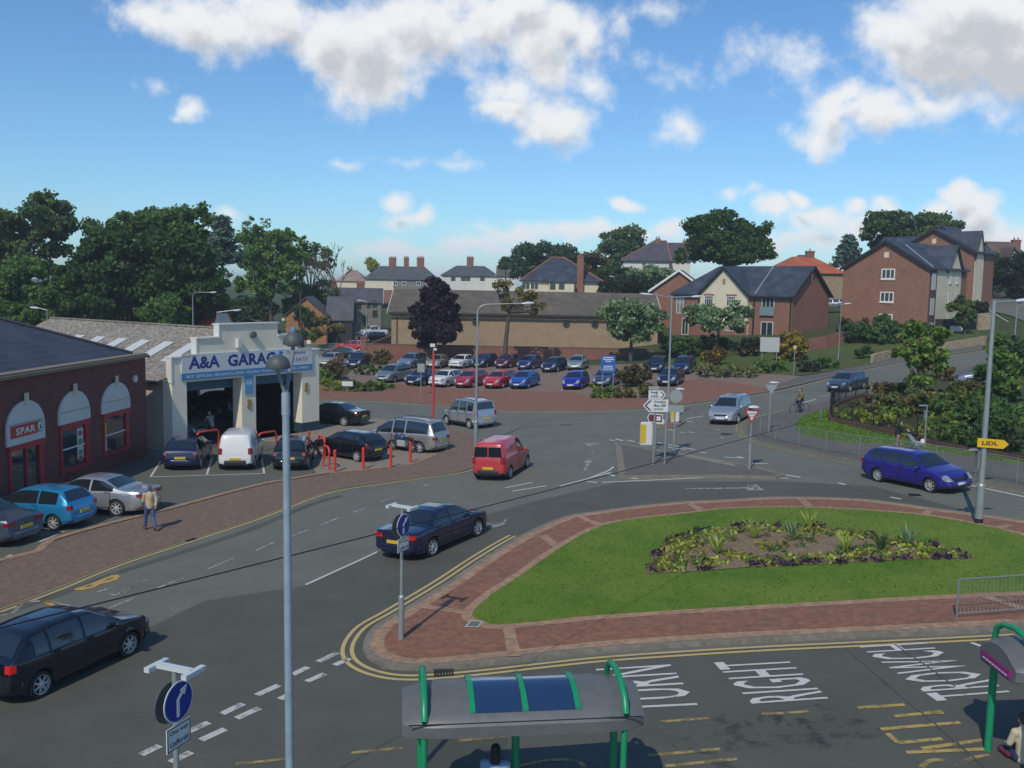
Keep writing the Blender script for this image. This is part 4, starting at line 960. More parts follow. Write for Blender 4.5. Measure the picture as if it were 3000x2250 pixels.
for kd,pm,px,an,lb in(('mpv',paint('ice_blue',(.26,.33,.42),.6,.33),(1180,1081),-112,'pale silver-blue people carrier at the left end of the back row'),
 ('hatch',champ,(1264,1081),-104,'champagne small car in the back row just left of the red pole'),
 ('hatch5',whitep,(1330,1081),-112,'white hatchback in the back row of the car park'),
 ('hatch5',dkblue,(1398,1079),-113,'dark blue hatchback in the back row partly behind the lamp post'),
 ('hatch5',maroon,(1466,1081),-113,'dark maroon car in the back row behind the bright red one'),
 ('hatch5',paint('mid_blue',(.02,.035,.16),.4),(1532,1086),-112,'mid blue hatchback in the back row with bright headlights'),
 ('hatch5',paint('ink',(.015,.02,.07),.4),(1604,1093),-112,'ink blue hatchback alone left of the pale green car'),
 ('hatch5',pgreen,(1682,1087),-105,'pale green hatchback in the back row'),
 ('estate',navy,(1916,1094),-108,'navy estate car shaded at the right side of the back row'),
 ('mpv',dkblue,(1990,1099),-112,'large dark blue people carrier at the right end of the car park')):
    make_car(kd,pm,end_at(px,an,kd,'front',.03),an,lb,group=gB,detail=False)
make_car('hatch5',silver,(PD(2436,888,150).x,150,9.5-(PD(2436,900,150)-Vector((0,0,0))).z*0+ (PD(2436,903,150).z-9.5)),170,'silver car on the upper drive between the two brick buildings',name='parked_car')
make_car('coupe',paint('lilac_silver',(.33,.33,.42),.6,.3),end_at((2800,1128),165,'coupe','front'),165,'pale silver coupe parked beyond the garden bushes at the right',name='parked_car')
# ================================================================ buildings
M_bspar=brick_mat('brick_dark_red',(.20,.062,.05),(.14,.048,.042),(.13,.09,.075))
M_borange=brick_mat('brick_orange',(.275,.122,.078),(.22,.10,.068),(.22,.16,.12))
M_bwall=brick_mat('brick_garden_wall',(.26,.095,.065),(.19,.08,.06),(.2,.15,.12))
M_btan=brick_mat('brick_buff',(.34,.245,.15),(.31,.225,.14),(.31,.23,.15))
M_stoneg=brick_mat('stone_grey',(.23,.21,.18),(.17,.16,.14),(.14,.13,.11),.5,.25,ms=.03)
M_stoneo=brick_mat('stone_orange',(.42,.2,.09),(.3,.13,.06),(.25,.16,.1),.4,.22,ms=.03)
M_stonew=brick_mat('stone_wall',(.40,.31,.2),(.3,.24,.16),(.17,.14,.1),.45,.2,ms=.03)
M_slate=tile_mat('slate_blue',(.035,.045,.065),(.045,.055,.075));M_slateg=tile_mat('slate_grey',(.085,.09,.1),(.07,.075,.085))
M_slatep=tile_mat('slate_purple',(.085,.075,.095),(.07,.062,.08));M_tileb=tile_mat('tile_brown',(.125,.105,.075),(.11,.09,.068),.35)
M_tileo=tile_mat('tile_orange',(.42,.12,.05),(.34,.10,.045));M_ridge=solid('ridge_red',(.33,.12,.07),.8)
M_slsp=tile_mat('slate_shop',(.05,.055,.075),(.042,.047,.064),.35)
M_cream=solid('render_cream',(.66,.58,.42),.85,var=.05,vs=.6);M_rwhite=solid('render_white',(.66,.64,.58),.85,var=.05,vs=.6)
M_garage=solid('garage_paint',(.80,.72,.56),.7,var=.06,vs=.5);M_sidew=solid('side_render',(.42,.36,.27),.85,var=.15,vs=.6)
M_wpaint=solid('white_paint',(.72,.72,.69),.5);M_pane=solid('window_pane',(.03,.04,.045),.08,0,.8)
M_panelight=solid('window_pane_curtain',(.22,.24,.22),.15,0,.7)
M_redp=solid('red_paint',(.42,.025,.03),.5);M_gutter=solid('gutter',(.02,.02,.022),.5);M_asbest=ground_mat('asbestos',[(.30,.275,.235),(.22,.2,.17),(.36,.33,.28),(.14,.12,.1)],[.25,1.5,5],.95)
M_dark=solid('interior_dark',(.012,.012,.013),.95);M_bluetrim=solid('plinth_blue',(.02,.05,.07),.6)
M_brown=M_brown;M_potred=solid('chimney_pot',(.36,.13,.08),.8)
def frameM(org,u):
    """local frame: x along u, y = to the right of u turned into depth, z up"""
    u=Vector((u[0],u[1],0)).normalized();v=Vector((-u.y,u.x,0))
    return Matrix(((u.x,v.x,0,org[0]),(u.y,v.y,0,org[1]),(0,0,1,org[2]),(0,0,0,1)))
def place(o,M):o.matrix_local=M;return o
def window(parent,x,z,w,h,y=0,side='F',frame=M_wpaint,bars=1,transom=True,sill=False,pane=M_pane,W=0,D=0,name='window',deep=.05,fw=.08):
    """side F: wall plane y=const facing -y; R: plane x=W facing +x (x is then depth); L: plane x=0"""
    bm=bmesh.new()
    def bx(b,x0,x1,z0,z1,d0,d1):
        if side=='F':box(b,x0,x1,y-d1,y-d0,z0,z1)
        elif side=='R':box(b,W+d0,W+d1,x0,x1,z0,z1)
        else:box(b,-d1,-d0,x0,x1,z0,z1)
    x0,x1=x-w/2,x+w/2
    bx(bm,x0,x0+fw,z,z+h,.0,deep);bx(bm,x1-fw,x1,z,z+h,.0,deep);bx(bm,x0+fw,x1-fw,z,z+fw,.0,deep);bx(bm,x0+fw,x1-fw,z+h-fw,z+h,.0,deep)
    for i in range(bars):
        c=x0+w*(i+1)/(bars+1);bx(bm,c-fw*.4,c+fw*.4,z+fw,z+h-fw,.0,deep*.8)
    if transom:bx(bm,x0+fw,x1-fw,z+h*.68-.03,z+h*.68+.03,.0,deep*.7)
    o=from_bm(name,bm,frame,parent)
    b=bmesh.new();bx(b,x0+fw*.5,x1-fw*.5,z+fw*.5,z+h-fw*.5,.004,deep*.4);from_bm('pane',b,pane,o)
    if sill:
        b=bmesh.new();bx(b,x0-.1,x1+.1,z-.14,z-.003,.0,.12);from_bm('sill',b,frame if sill is True else sill,o)
    return o
def gable_box(parent,x0,x1,y0,y1,zb,ze,zr,axis='x',wall=None,roof=None,over=.35,name=('wall','roof'),th=.16,barge=None,hip=(0,0),ridge=None):
    """walls with gable tops and a pitched roof; axis = ridge direction; hip = inset at each ridge end"""
    bm=bmesh.new()
    if axis=='x':
        m=(y0+y1)/2
        e0=[(x0,y0,zb),(x0,y1,zb),(x0,y1,ze)]+([] if hip[0] else [(x0,m,zr)])+[(x0,y0,ze)]
        e1=[(x1,y0,zb),(x1,y1,zb),(x1,y1,ze)]+([] if hip[1] else [(x1,m,zr)])+[(x1,y0,ze)]
        poly(bm,e0);poly(bm,e1);poly(bm,[(x0,y0,zb),(x1,y0,zb),(x1,y0,ze),(x0,y0,ze)]);poly(bm,[(x0,y1,zb),(x1,y1,zb),(x1,y1,ze),(x0,y1,ze)])
    else:
        m=(x0+x1)/2
        e0=[(x0,y0,zb),(x1,y0,zb),(x1,y0,ze)]+([] if hip[0] else [(m,y0,zr)])+[(x0,y0,ze)]
        e1=[(x0,y1,zb),(x1,y1,zb),(x1,y1,ze)]+([] if hip[1] else [(m,y1,zr)])+[(x0,y1,ze)]
        poly(bm,e0);poly(bm,e1);poly(bm,[(x0,y0,zb),(x0,y1,zb),(x0,y1,ze),(x0,y0,ze)]);poly(bm,[(x1,y0,zb),(x1,y1,zb),(x1,y1,ze),(x1,y0,ze)])
    bmesh.ops.remove_doubles(bm,verts=bm.verts,dist=.001);bmesh.ops.recalc_face_normals(bm,faces=bm.faces)
    w_=from_bm(name[0],bm,wall,parent)
    bm=bmesh.new()
    half=((y1-y0) if axis=='x' else (x1-x0))/2;sl=(zr-ze)/half;dz=over*sl;up=.06
    if axis=='x':
        X0=x0-(over if not hip[0] else over);X1=x1+over;R0_=x0+hip[0] if hip[0] else X0;R1_=x1-hip[1] if hip[1] else X1
        A=[(X0,y0-over,ze-dz),(X1,y0-over,ze-dz),(R1_,m,zr),(R0_,m,zr)];B=[(X1,y1+over,ze-dz),(X0,y1+over,ze-dz),(R0_,m,zr),(R1_,m,zr)]
        prism(bm,[(a,b,c+up) for a,b,c in A],(0,0,-th) if 0 else (0,0,th));prism(bm,[(a,b,c+up) for a,b,c in B],(0,0,th))
        if hip[0]:prism(bm,[(X0,y1+over,ze-dz+up),(X0,y0-over,ze-dz+up),(R0_,m,zr+up)],(0,0,th))
        if hip[1]:prism(bm,[(X1,y0-over,ze-dz+up),(X1,y1+over,ze-dz+up),(R1_,m,zr+up)],(0,0,th))
        rl=[(R0_,m,zr+up+th),(R1_,m,zr+up+th)];hl=[]
        if hip[0]:hl+=[[(X0,y0-over,ze-dz+up+th),rl[0]],[(X0,y1+over,ze-dz+up+th),rl[0]]]
        if hip[1]:hl+=[[(X1,y0-over,ze-dz+up+th),rl[1]],[(X1,y1+over,ze-dz+up+th),rl[1]]]
        gut=[[(X0,y0-over-.05,ze-dz+.02),(X1,y0-over-.05,ze-dz+.02)]]
        bl=[[(X0-.02,y0-over,ze-dz),(X0-.02,m,zr),(X0-.02,y1+over,ze-dz)]] if not hip[0] else []
        if not hip[1]:bl.append([(X1+.02,y0-over,ze-dz),(X1+.02,m,zr),(X1+.02,y1+over,ze-dz)])
    else:
        Y0=y0-over;Y1=y1+over;R0_=y0+hip[0] if hip[0] else Y0;R1_=y1-hip[1] if hip[1] else Y1
        A=[(x0-over,Y1,ze-dz),(x0-over,Y0,ze-dz),(m,R0_,zr),(m,R1_,zr)];B=[(x1+over,Y0,ze-dz),(x1+over,Y1,ze-dz),(m,R1_,zr),(m,R0_,zr)]
        prism(bm,[(a,b,c+up) for a,b,c in A],(0,0,th));prism(bm,[(a,b,c+up) for a,b,c in B],(0,0,th))
        if hip[0]:prism(bm,[(x0-over,Y0,ze-dz+up),(x1+over,Y0,ze-dz+up),(m,R0_,zr+up)],(0,0,th))
        if hip[1]:prism(bm,[(x1+over,Y1,ze-dz+up),(x0-over,Y1,ze-dz+up),(m,R1_,zr+up)],(0,0,th))
        rl=[(m,R0_,zr+up+th),(m,R1_,zr+up+th)];hl=[]
        if hip[0]:hl+=[[(x0-over,Y0,ze-dz+up+th),rl[0]],[(x1+over,Y0,ze-dz+up+th),rl[0]]]
        if hip[1]:hl+=[[(x0-over,Y1,ze-dz+up+th),rl[1]],[(x1+over,Y1,ze-dz+up+th),rl[1]]]
        gut=[];bl=[[(x0-over,Y0-.02,ze-dz),(m,Y0-.02,zr),(x1+over,Y0-.02,ze-dz)]] if not hip[0] else []
    bmesh.ops.recalc_face_normals(bm,faces=bm.faces)
    r_=from_bm(name[1],bm,roof,parent)
    if ridge:
        b=bmesh.new()
        for l in [rl]+hl:tube(b,l,.11,6)
        from_bm('ridge_tiles',b,ridge,r_)
    if barge:
        for l in bl:
            b=bmesh.new()
            for p,q in zip(l,l[1:]):
                p=Vector(p);q=Vector(q);n=Vector((-.06,0,0)) if axis=='x' and p.x<(x0+x1)/2 else (Vector((.06,0,0)) if axis=='x' else Vector((0,-.06,0)))
                prism(b,[p+Vector((0,0,-.12)),q+Vector((0,0,-.12)),q+Vector((0,0,.24)),p+Vector((0,0,.24))],n)
            bmesh.ops.recalc_face_normals(b,faces=b.faces);from_bm('bargeboard',b,barge,r_)
    return w_,r_
def chimney(parent,x,y,z0,z1,w=.7,d=.5,mat=None,pots=2,axis='x'):
    bm=bmesh.new();box(bm,x-w/2,x+w/2,y-d/2,y+d/2,z0,z1-.25);box(bm,x-w/2-.06,x+w/2+.06,y-d/2-.06,y+d/2+.06,z1-.249,z1)
    o=from_bm('chimney',bm,mat or M_borange,parent)
    for k in range(pots):
        b=bmesh.new();px=x+(k-(pots-1)/2)*w/max(pots,1)*.95
        lathe(b,[(.13,z1+.002),(.1,z1+.35),(.13,z1+.37),(.12,z1+.42)],8,0,Matrix.Translation((px,y,0)));from_bm('chimney_pot',b,M_potred,o)
    return o
def bld(name,label,org,u,cat='house',group=None):
    e=empty(name,(0,0,0),0,label,cat,group);e.matrix_world=frameM(org,u);return e
def text_obj(name,body,parent,M,w=None,h=None,mat=None,depth=.01,bold=.0,sp=1,align='L'):
    """text lying in local xy plane of M; scaled to width w / height h"""
    me=text_verts(body,bold=bold,spacing=sp);x0,x1,y0,y1=text_bbox(me);bm=bmesh.new();bm.from_mesh(me)
    sy=h/(y1-y0) if h else None;sx=w/(x1-x0) if w else sy
    if sy is None:sy=sx
    for v in bm.verts:v.co=M@Vector(((v.co.x-x0)*sx,(v.co.y-y0)*sy,0))
    o=from_bm(name,bm,mat,parent);return o
UP=lambda org,x,z:Matrix(((x[0],z[0],0,org[0]),(x[1],z[1],0,org[1]),(x[2],z[2],0,org[2]),(0,0,0,1)))
def sign_text(name,body,parent,o,ux,uz,w,h,mat,bold=.0,sp=1):
    """o lower-left corner, ux/uz unit axes of sign face"""
    ux=Vector(ux).normalized();uz=Vector(uz).normalized();n=ux.cross(uz)
    M=Matrix(((ux.x,uz.x,n.x,o[0]),(ux.y,uz.y,n.y,o[1]),(ux.z,uz.z,n.z,o[2]),(0,0,0,1)))
    return text_obj(name,body,parent,M,w,h,mat,bold=bold,sp=sp)
# ---------------------------------------------------------------- the shop on the left
# wall plane runs away from the viewer; local x along wall (away), local y to its left (into the building)
s0=Vector((-20.6,37.7));s1=Vector((-19.7,50.2));ud=(s1-s0).normalized()
org=s1-ud*40
shop=bld('convenience_shop','dark red brick convenience shop with white arched window heads and blue slate roof',(org.x,org.y,0),ud,'shop')
MW=frameM((org.x,org.y,0),ud);MI=MW.inverted()
def onwall(px,py,plane_y=0):
    r=ray(px,py);o=MI@Vector((0,0,CH));d=MI.to_3x3()@r;t=(plane_y-o.y)/d.y;p=o+d*t;return p.x,p.z
L=40.
# doors / windows measured on the wall
ops=[]
for (xa,ya),(xb,yb),zt,kind in(((20,1272),(122,1255),None,'door'),((172,1232),(256,1210),None,'win'),((298,1193),(374,1180),None,'win')):
    a=onwall(xa,ya);b=onwall(xb,yb);ops.append((a[0],b[0],(a[1]+b[1])/2))
zl=sum(o[2] for o in ops)/3
EZ=5.5
bm=bmesh.new()
cuts=[(ops[0][0],ops[0][1],.05),(ops[1][0],ops[1][1],.85),(ops[2][0],ops[2][1],.95)]
zl=2.95
xprev=0
for a,b,zs in cuts:
    box(bm,xprev,a,0,.35,-.3,EZ);box(bm,a,b,.0,.35,zl,EZ)
    if zs>.3:box(bm,a,b,0,.35,-.3,zs)
    xprev=b
box(bm,xprev,L,0,.35,-.3,EZ)
box(bm,L-.35,L,.35,18,-.3,EZ);box(bm,0,.35,.35,18,-.3,EZ);box(bm,.35,L-.35,17.6,18,-.3,EZ)
bmesh.ops.recalc_face_normals(bm,faces=bm.faces);from_bm('wall',bm,M_bspar,shop)
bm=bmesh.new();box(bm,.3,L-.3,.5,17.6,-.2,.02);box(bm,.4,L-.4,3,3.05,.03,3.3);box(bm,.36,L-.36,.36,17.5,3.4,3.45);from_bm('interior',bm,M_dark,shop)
bm=bmesh.new();box(bm,-.1,L+.1,-.1,.45,EZ,EZ+.1);box(bm,-.12,L+.08,-.22,-.1,EZ-.12,EZ+.02);from_bm('eaves_coping',bm,solid('coping',(.22,.17,.12),.8),shop)
bm=bmesh.new();sl=.42;iy=.45;ix=L-.5;mm=9
A=[(0,iy,EZ+.1),(ix,iy,EZ+.1),(ix-mm+iy,mm,EZ+.1+(mm-iy)*sl),(0,mm,EZ+.1+(mm-iy)*sl)]
poly(bm,A);poly(bm,[(ix,iy,EZ+.1),(ix,17.5,EZ+.1),(ix-mm+iy,mm,EZ+.1+(mm-iy)*sl)]);poly(bm,[(0,mm,EZ+.1+(mm-iy)*sl),(ix-mm+iy,mm,EZ+.1+(mm-iy)*sl),(ix,17.5,EZ+.1),(0,17.5,EZ+.1)]);poly(bm,[(0,iy,EZ+.1),(0,mm,EZ+.1+(mm-iy)*sl),(0,17.5,EZ+.1)]);poly(bm,[(0,iy,EZ+.099),(ix,iy,EZ+.099),(ix,17.5,EZ+.099),(0,17.5,EZ+.099)])
bmesh.ops.remove_doubles(bm,verts=bm.verts,dist=.0005);bmesh.ops.recalc_face_normals(bm,faces=bm.faces);r_=from_bm('roof',bm,M_slsp,shop)
bm=bmesh.new();tube(bm,[(ix,iy,EZ+.14),(ix-mm+iy,mm,EZ+.16+(mm-iy)*sl)],.09,6);from_bm('ridge_tiles',bm,solid('ridge_dark',(.06,.06,.07),.7),r_)
for i,(a,b,zs) in enumerate(cuts):
    # arched white head panel
    cx=(a+b)/2;hw=(b-a)/2+.12;ht=1.35;bm=bmesh.new()
    low=zl-.02 if i else zl-.35
    pts=[(cx-hw,-.09,low),(cx+hw,-.09,low)]+[(cx+hw*math.cos(t),-.09,zl+.28+(ht-.2)*math.sin(t)) for t in np.linspace(0,math.pi,15)]
    prism(bm,pts,(0,.085,0));bmesh.ops.recalc_face_normals(bm,faces=bm.faces)
    ar=from_bm('arch_panel',bm,M_rwhite,shop)
    bm=bmesh.new();box(bm,cx-.13,cx+.13,-.16,-.093,zl+1.25,zl+1.75);from_bm('keystone',bm,M_cream,ar)
    bm=bmesh.new();box(bm,cx-hw*.93,cx+hw*.93,-.105,-.091,zl+.5,zl+.53);from_bm('joint_line',bm,solid('joint',(.3,.3,.3),.8),ar)
    # red frame
    f=.16;bm=bmesh.new();z0=zs;z1=low-.003
    box(bm,a,a+f,-.07,.1,z0,z1-.22);box(bm,b-f*2,b,-.07,.1,z0,z1-.22);box(bm,a-.05,b+.05,-.14,.1,z1-.219,z1)
    if i:box(bm,a-.05,b+.05,-.10,.1,z0-.14,z0-.002)
    if not i:box(bm,cx-.05,cx+.05,-.05,.08,z0,z1-.22)
    fr=from_bm('window' if i else 'door',bm,M_redp,shop)
    bm=bmesh.new();box(bm,a+f,b-f*2,.02,.05,z0,z1-.22);from_bm('pane',bm,solid('shop_glass',(.035,.045,.05),.06,0,.9),fr)
    bm=bmesh.new()
    if i:
        box(bm,a+f,b-f*2,-.02,.015,z0+(z1-z0)*.42,z0+(z1-z0)*.45);o=from_bm('glazing_bar',bm,M_wpaint,fr)
    else:
        bm.free();bm=bmesh.new();tube(bm,[(cx+.12,-.09,1.0),(cx+.12,-.09,1.5)],.02,6);from_bm('handle',bm,M_chrome,fr)
a,b,zs=cuts[1];bm=bmesh.new();box(bm,b-.95,b-.42,.005,.018,zs+.25,2.55);po=from_bm('poster',bm,solid('poster_white',(.6,.6,.57),.5),shop);bm=bmesh.new()
for z,h,c in((2.2,.22,0),(1.75,.3,1),(1.3,.22,1),(.95,.3,0)):box(bm,b-.85,b-.52,-.002,.004,z,z+h,c)
from_bm('print',bm,[solid('print_red',(.4,.1,.08),.5),solid('print_green',(.1,.3,.12),.5)],po)
a,b,zs=cuts[2];bm=bmesh.new();box(bm,a+.18,a+.42,.005,.018,zs+.1,1.6,0);box(bm,a+.18,a+.42,.004,.018,1.6,2.45,1);from_bm('poster',bm,[solid('poster_white',(.6,.6,.57),.5),solid('poster_lime',(.4,.5,.05),.5)],shop)
# shop name board on the door arch
a,b,zs=cuts[0];cx=(a+b)/2;bm=bmesh.new();box(bm,a+.1,b-.5,-.125,-.095,zl-.04,zl+.46);sg=from_bm('name_board',bm,solid('sign_red',(.50,.02,.03),.4),shop)
# reading direction runs away from viewer
sign_text('lettering','SPAR',sg,(a+.42,-.13,zl+.05),(1,0,0),(0,0,1),b-a-1.08,.30,M_wpaint,.03,1.1)
bm=bmesh.new();M=Matrix.Translation((b-.28,-.112,zl+.22))@Matrix.Rotation(R(90),4,'X')
lathe(bm,[(.25,-.012),(.25,.012)],20,0,M);lathe(bm,[(.2,.0121),(.2,.016)],20,1,M)
prism(bm,[M@Vector(p) for p in((-.11,-.12,.017),(.11,-.12,.017),(0,.16,.017))],M.to_3x3()@Vector((0,0,.006)),0)
from_bm('emblem',bm,[solid('sign_green',(.02,.25,.13),.4),M_wpaint],sg)
bm=bmesh.new();p=onwall(393,1110);M=Matrix.Translation((p[0],-.06,p[1]))@Matrix.Rotation(R(90),4,'X');lathe(bm,[(.2,-.05),(.2,.05),(.1,.09)],14,0,M);from_bm('alarm_disc',bm,M_rwhite,shop)
# litter bins and a ring display by the shop
def bin_(loc,label):
    t=empty('litter_bin',loc,R(20),label,'litter bin','litter bins outside the shop')
    bm=bmesh.new();lathe(bm,[(.25,0),(.27,.05),(.27,.95),(.29,1.0),(.29,1.12),(.2,1.16)],18);from_bm('bin_body',bm,solid('bin_stone',(.34,.28,.19),.8),t,True)
    bm=bmesh.new();box(bm,-.13,.13,-.305,-.25,.86,1.0);box(bm,-.13,.13,.25,.305,.86,1.0);from_bm('slot',bm,M_dark,t)
bin_(tuple(G(50,1440)),'stone-coloured litter bin nearest the left edge, in front of the shop door')
bin_(tuple(G(166,1412)),'stone-coloured litter bin beside the rack with the white ring near the shop window')
t=empty('newspaper_rack',tuple(G(182,1425)),R(-30),'small red rack with a white ring against the shop window','rack')
bm=bmesh.new();box(bm,-.32,.05,-.15,.15,.1,.75);box(bm,-.28,-.22,-.2,.2,0,.1);box(bm,-.05,.01,-.2,.2,0,.1);from_bm('rack_body',bm,M_redp,t)
bm=bmesh.new();Mx=Matrix.Translation((.1,-.05,.8))@Matrix.Rotation(R(90),4,'X')
for k in range(18):
    a0,a1=2*math.pi*k/18,2*math.pi*(k+1)/18
    tube(bm,[Mx@Vector((.2*math.cos(a0),.2*math.sin(a0),0)),Mx@Vector((.2*math.cos(a1),.2*math.sin(a1),0))],.07,6,cap=False)
from_bm('ring',bm,M_rwhite,t,True)
def bollard(loc,label,h=1.0,hoop=None,rz=0,grp='red bollards and hoops'):
    M_=solid('bollard_red',(.62,.05,.03),.45)
    bm=bmesh.new()
    if hoop is None:lathe(bm,[(.075,0),(.075,h-.03),(.05,h)],14);nm='bollard'
    else:
        w=hoop;pts=[(0,0,0),(0,0,h-.25)]+[(0+w*.0+.25*(1-math.cos(t)),0,h-.25+.25*math.sin(t)) for t in np.linspace(.2,math.pi/2,6)]+[(w-.25+.25*math.sin(t),0,h-.25+.25*math.cos(t)) for t in np.linspace(.1,math.pi/2,6)]+[(w,0,0)]
        tube(bm,pts,.06,10);nm='hoop_barrier'
    o=from_bm(nm,bm,M_,None,True,loc,rz);setp(o,label,'bollard' if hoop is None else 'barrier',grp)
    b=bmesh.new();
    for x in([0] if hoop is None else [0,hoop]):lathe(b,[(.13,.0),(.13,.02),(.08,.03)],12,0,Matrix.Translation((x,0,0)))
    from_bm('base_plate',b,M_,o);return o
for q,l in((( 220,1400),'short red bollard against the shop wall by the white ring'),((981,1384),'red bollard nearest the garage bays in the row along the brick paving'),((1064,1376),'second red bollard from the left in the row along the brick paving'),((1145,1371),'third red bollard from the left, in front of the black hatchback'),((1202,1357),'rightmost red bollard of the row, in front of the silver people carrier')):
    bollard(tuple(G(*q)),l,.62 if q[0]==220 else 1.15)
bollard(tuple(G(577,1322)),'red hoop barrier between the navy car and the white van',1.05,1.6,R(60))
bollard(tuple(G(757,1325)),'red hoop barrier between the white van and the black hatchback',1.05,1.4,R(60))
bollard(tuple(G(934,1335)),'far red hoop of the pair right of the black hatchback',1.15,1.0,R(-60))
bollard(tuple(G(948,1368)),'near red hoop of the pair right of the black hatchback',1.15,.9,R(-60))
bollard(tuple(G(905,1318)),'red post showing behind the black hatchback',1.1)
# ---------------------------------------------------------------- the garage
A0=Vector((-18.7,51.3));B0=Vector((-12.5,60.5));gu=(B0-A0).normalized();GW=(B0-A0).length
gar=bld('garage','cream motor repair garage with stepped parapet and two open bays',(A0.x,A0.y,0),gu,'garage')
MG=frameM((A0.x,A0.y,0),gu);MGI=MG.inverted()
def ong(px,py,pl=0):
    r=ray(px,py);o=MGI@Vector((0,0,CH));d=MGI.to_3x3()@r;t=(pl-o.y)/d.y;p=o+d*t;return p.x,p.z
xd=[ong(548,1200)[0],ong(709,1200)[0],ong(750,1200)[0],ong(885,1180)[0]]
lint=(ong(548,1123)[1]+ong(880,1088)[1])/2
st1=ong(577,1000)[0];st2=ong(643,960)[0];st3=ong(813,960)[0];st4=ong(871,1000)[0]
z1,z2,z3=5.25,6.25,7.0
D0=.8
bm=bmesh.new()
box(bm,0,xd[0],0,D0,0,lint);box(bm,xd[1],xd[2],0,D0,0,lint);box(bm,xd[3],GW,0,D0,0,lint)
prism(bm,[(0,0,lint),(GW,0,lint),(GW,0,z1),(st4,0,z1),(st4,0,z2),(st3,0,z2),(st3,0,z3),(st2,0,z3),(st2,0,z2),(st1,0,z2),(st1,0,z1),(0,0,z1)],(0,D0*.55,0))
box(bm,0,GW,D0*.55,D0,lint,4.0)
bmesh.ops.recalc_face_normals(bm,faces=bm.faces);from_bm('facade',bm,M_garage,gar)
bm=bmesh.new()
for a,b,z in((-.06,st1-.0,z1),(st1-.08,st2,z2),(st2-.08,st3+.08,z3),(st3,st4+.08,z2),(st4,GW+.06,z1)):box(bm,a,b,-.08,D0*.55+.08,z+.003,z+.09)
for a,za,zb in((st1-.05,z1+.1,z2),(st2-.05,z2+.1,z3),(0-.02,lint,z1)):box(bm,a-.02,a+.07,-.03,D0*.55,za,zb)
from_bm('parapet_trim',bm,M_rwhite,gar)
for a_ in((xd[3]-.03,GW+.03,-.03,D0+.03,-.05,.62),(xd[1]-.02,xd[2]+.02,-.03,D0+.02,-.05,.4)):
    bm=bmesh.new();box(bm,*a_);from_bm('plinth',bm,M_bluetrim,gar)
# body of the shed behind
SL=21.2;EZ2=4.0;RZ=6.65;mid=GW/2
bm=bmesh.new();box(bm,0,.2,D0,SL,-.3,EZ2);box(bm,GW-.2,GW,D0,9,-.3,EZ2);box(bm,GW-.2,GW,9,12,-.3,1.2);box(bm,GW-.2,GW,9,12,3.2,EZ2);box(bm,GW-.2,GW,12,SL,-.3,EZ2)
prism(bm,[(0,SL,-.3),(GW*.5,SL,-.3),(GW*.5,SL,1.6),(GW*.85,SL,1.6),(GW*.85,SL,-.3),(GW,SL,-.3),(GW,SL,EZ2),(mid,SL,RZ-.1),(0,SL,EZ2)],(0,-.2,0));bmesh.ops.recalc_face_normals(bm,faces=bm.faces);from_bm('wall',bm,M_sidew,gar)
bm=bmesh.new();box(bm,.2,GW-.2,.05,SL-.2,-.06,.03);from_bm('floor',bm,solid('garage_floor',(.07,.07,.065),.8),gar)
bm=bmesh.new();box(bm,.21,.3,D0+.01,SL-.3,.04,3.9);box(bm,GW-.3,GW-.21,D0+.01,9,.04,3.9);box(bm,.3,GW-.3,12.5,12.6,.04,3.9);box(bm,.21,GW-.21,D0+.01,SL-.3,3.901,3.95);from_bm('shade_panels',bm,solid('shade_black',(.02,.02,.022),.9),gar)  # near-black panels added so the bays look shaded inside
bm=bmesh.new();n=int(SL/.15)
for sx in(0,1):
    prev=None
    for k in range(n+1):
        y=D0+(SL+.2-D0)*k/n;dz=.03*(k%2)
        if sx==0:a,b=(-.3,EZ2-.12),(mid,RZ)
        else:a,b=(mid,RZ),(GW+.3,EZ2-.12)
        cur=(bm.verts.new((a[0],y,a[1]+dz)),bm.verts.new((b[0],y,b[1]+dz)))
        if prev:bm.faces.new((prev[0],cur[0],cur[1],prev[1]))
        prev=cur
r_=from_bm('roof',bm,M_asbest,gar)
for k in range(8):
    y=2.3+k*2.35;bm=bmesh.new();xa,xb=1.6,3.6;f=lambda x:EZ2-.12+(x+.3)*(RZ-EZ2+.12)/(mid+.3)
    prism(bm,[(xa,y,f(xa)+.05),(xb,y,f(xb)+.05),(xb,y+.95,f(xb)+.05),(xa,y+.95,f(xa)+.05)],(0,0,.02));bmesh.ops.recalc_face_normals(bm,faces=bm.faces)
    from_bm('rooflight',bm,solid('rooflight',(.55,.56,.54),.4),r_)
bm=bmesh.new();tube(bm,[(-.38,D0,EZ2-.12),(-.38,SL,EZ2-.12)],.1,6);from_bm('gutter',bm,M_gutter,gar)
bm=bmesh.new();box(bm,mid-.15,mid+.15,D0+.1,SL+.2,RZ+.0,RZ+.08);from_bm('ridge_cap',bm,M_asbest,r_)
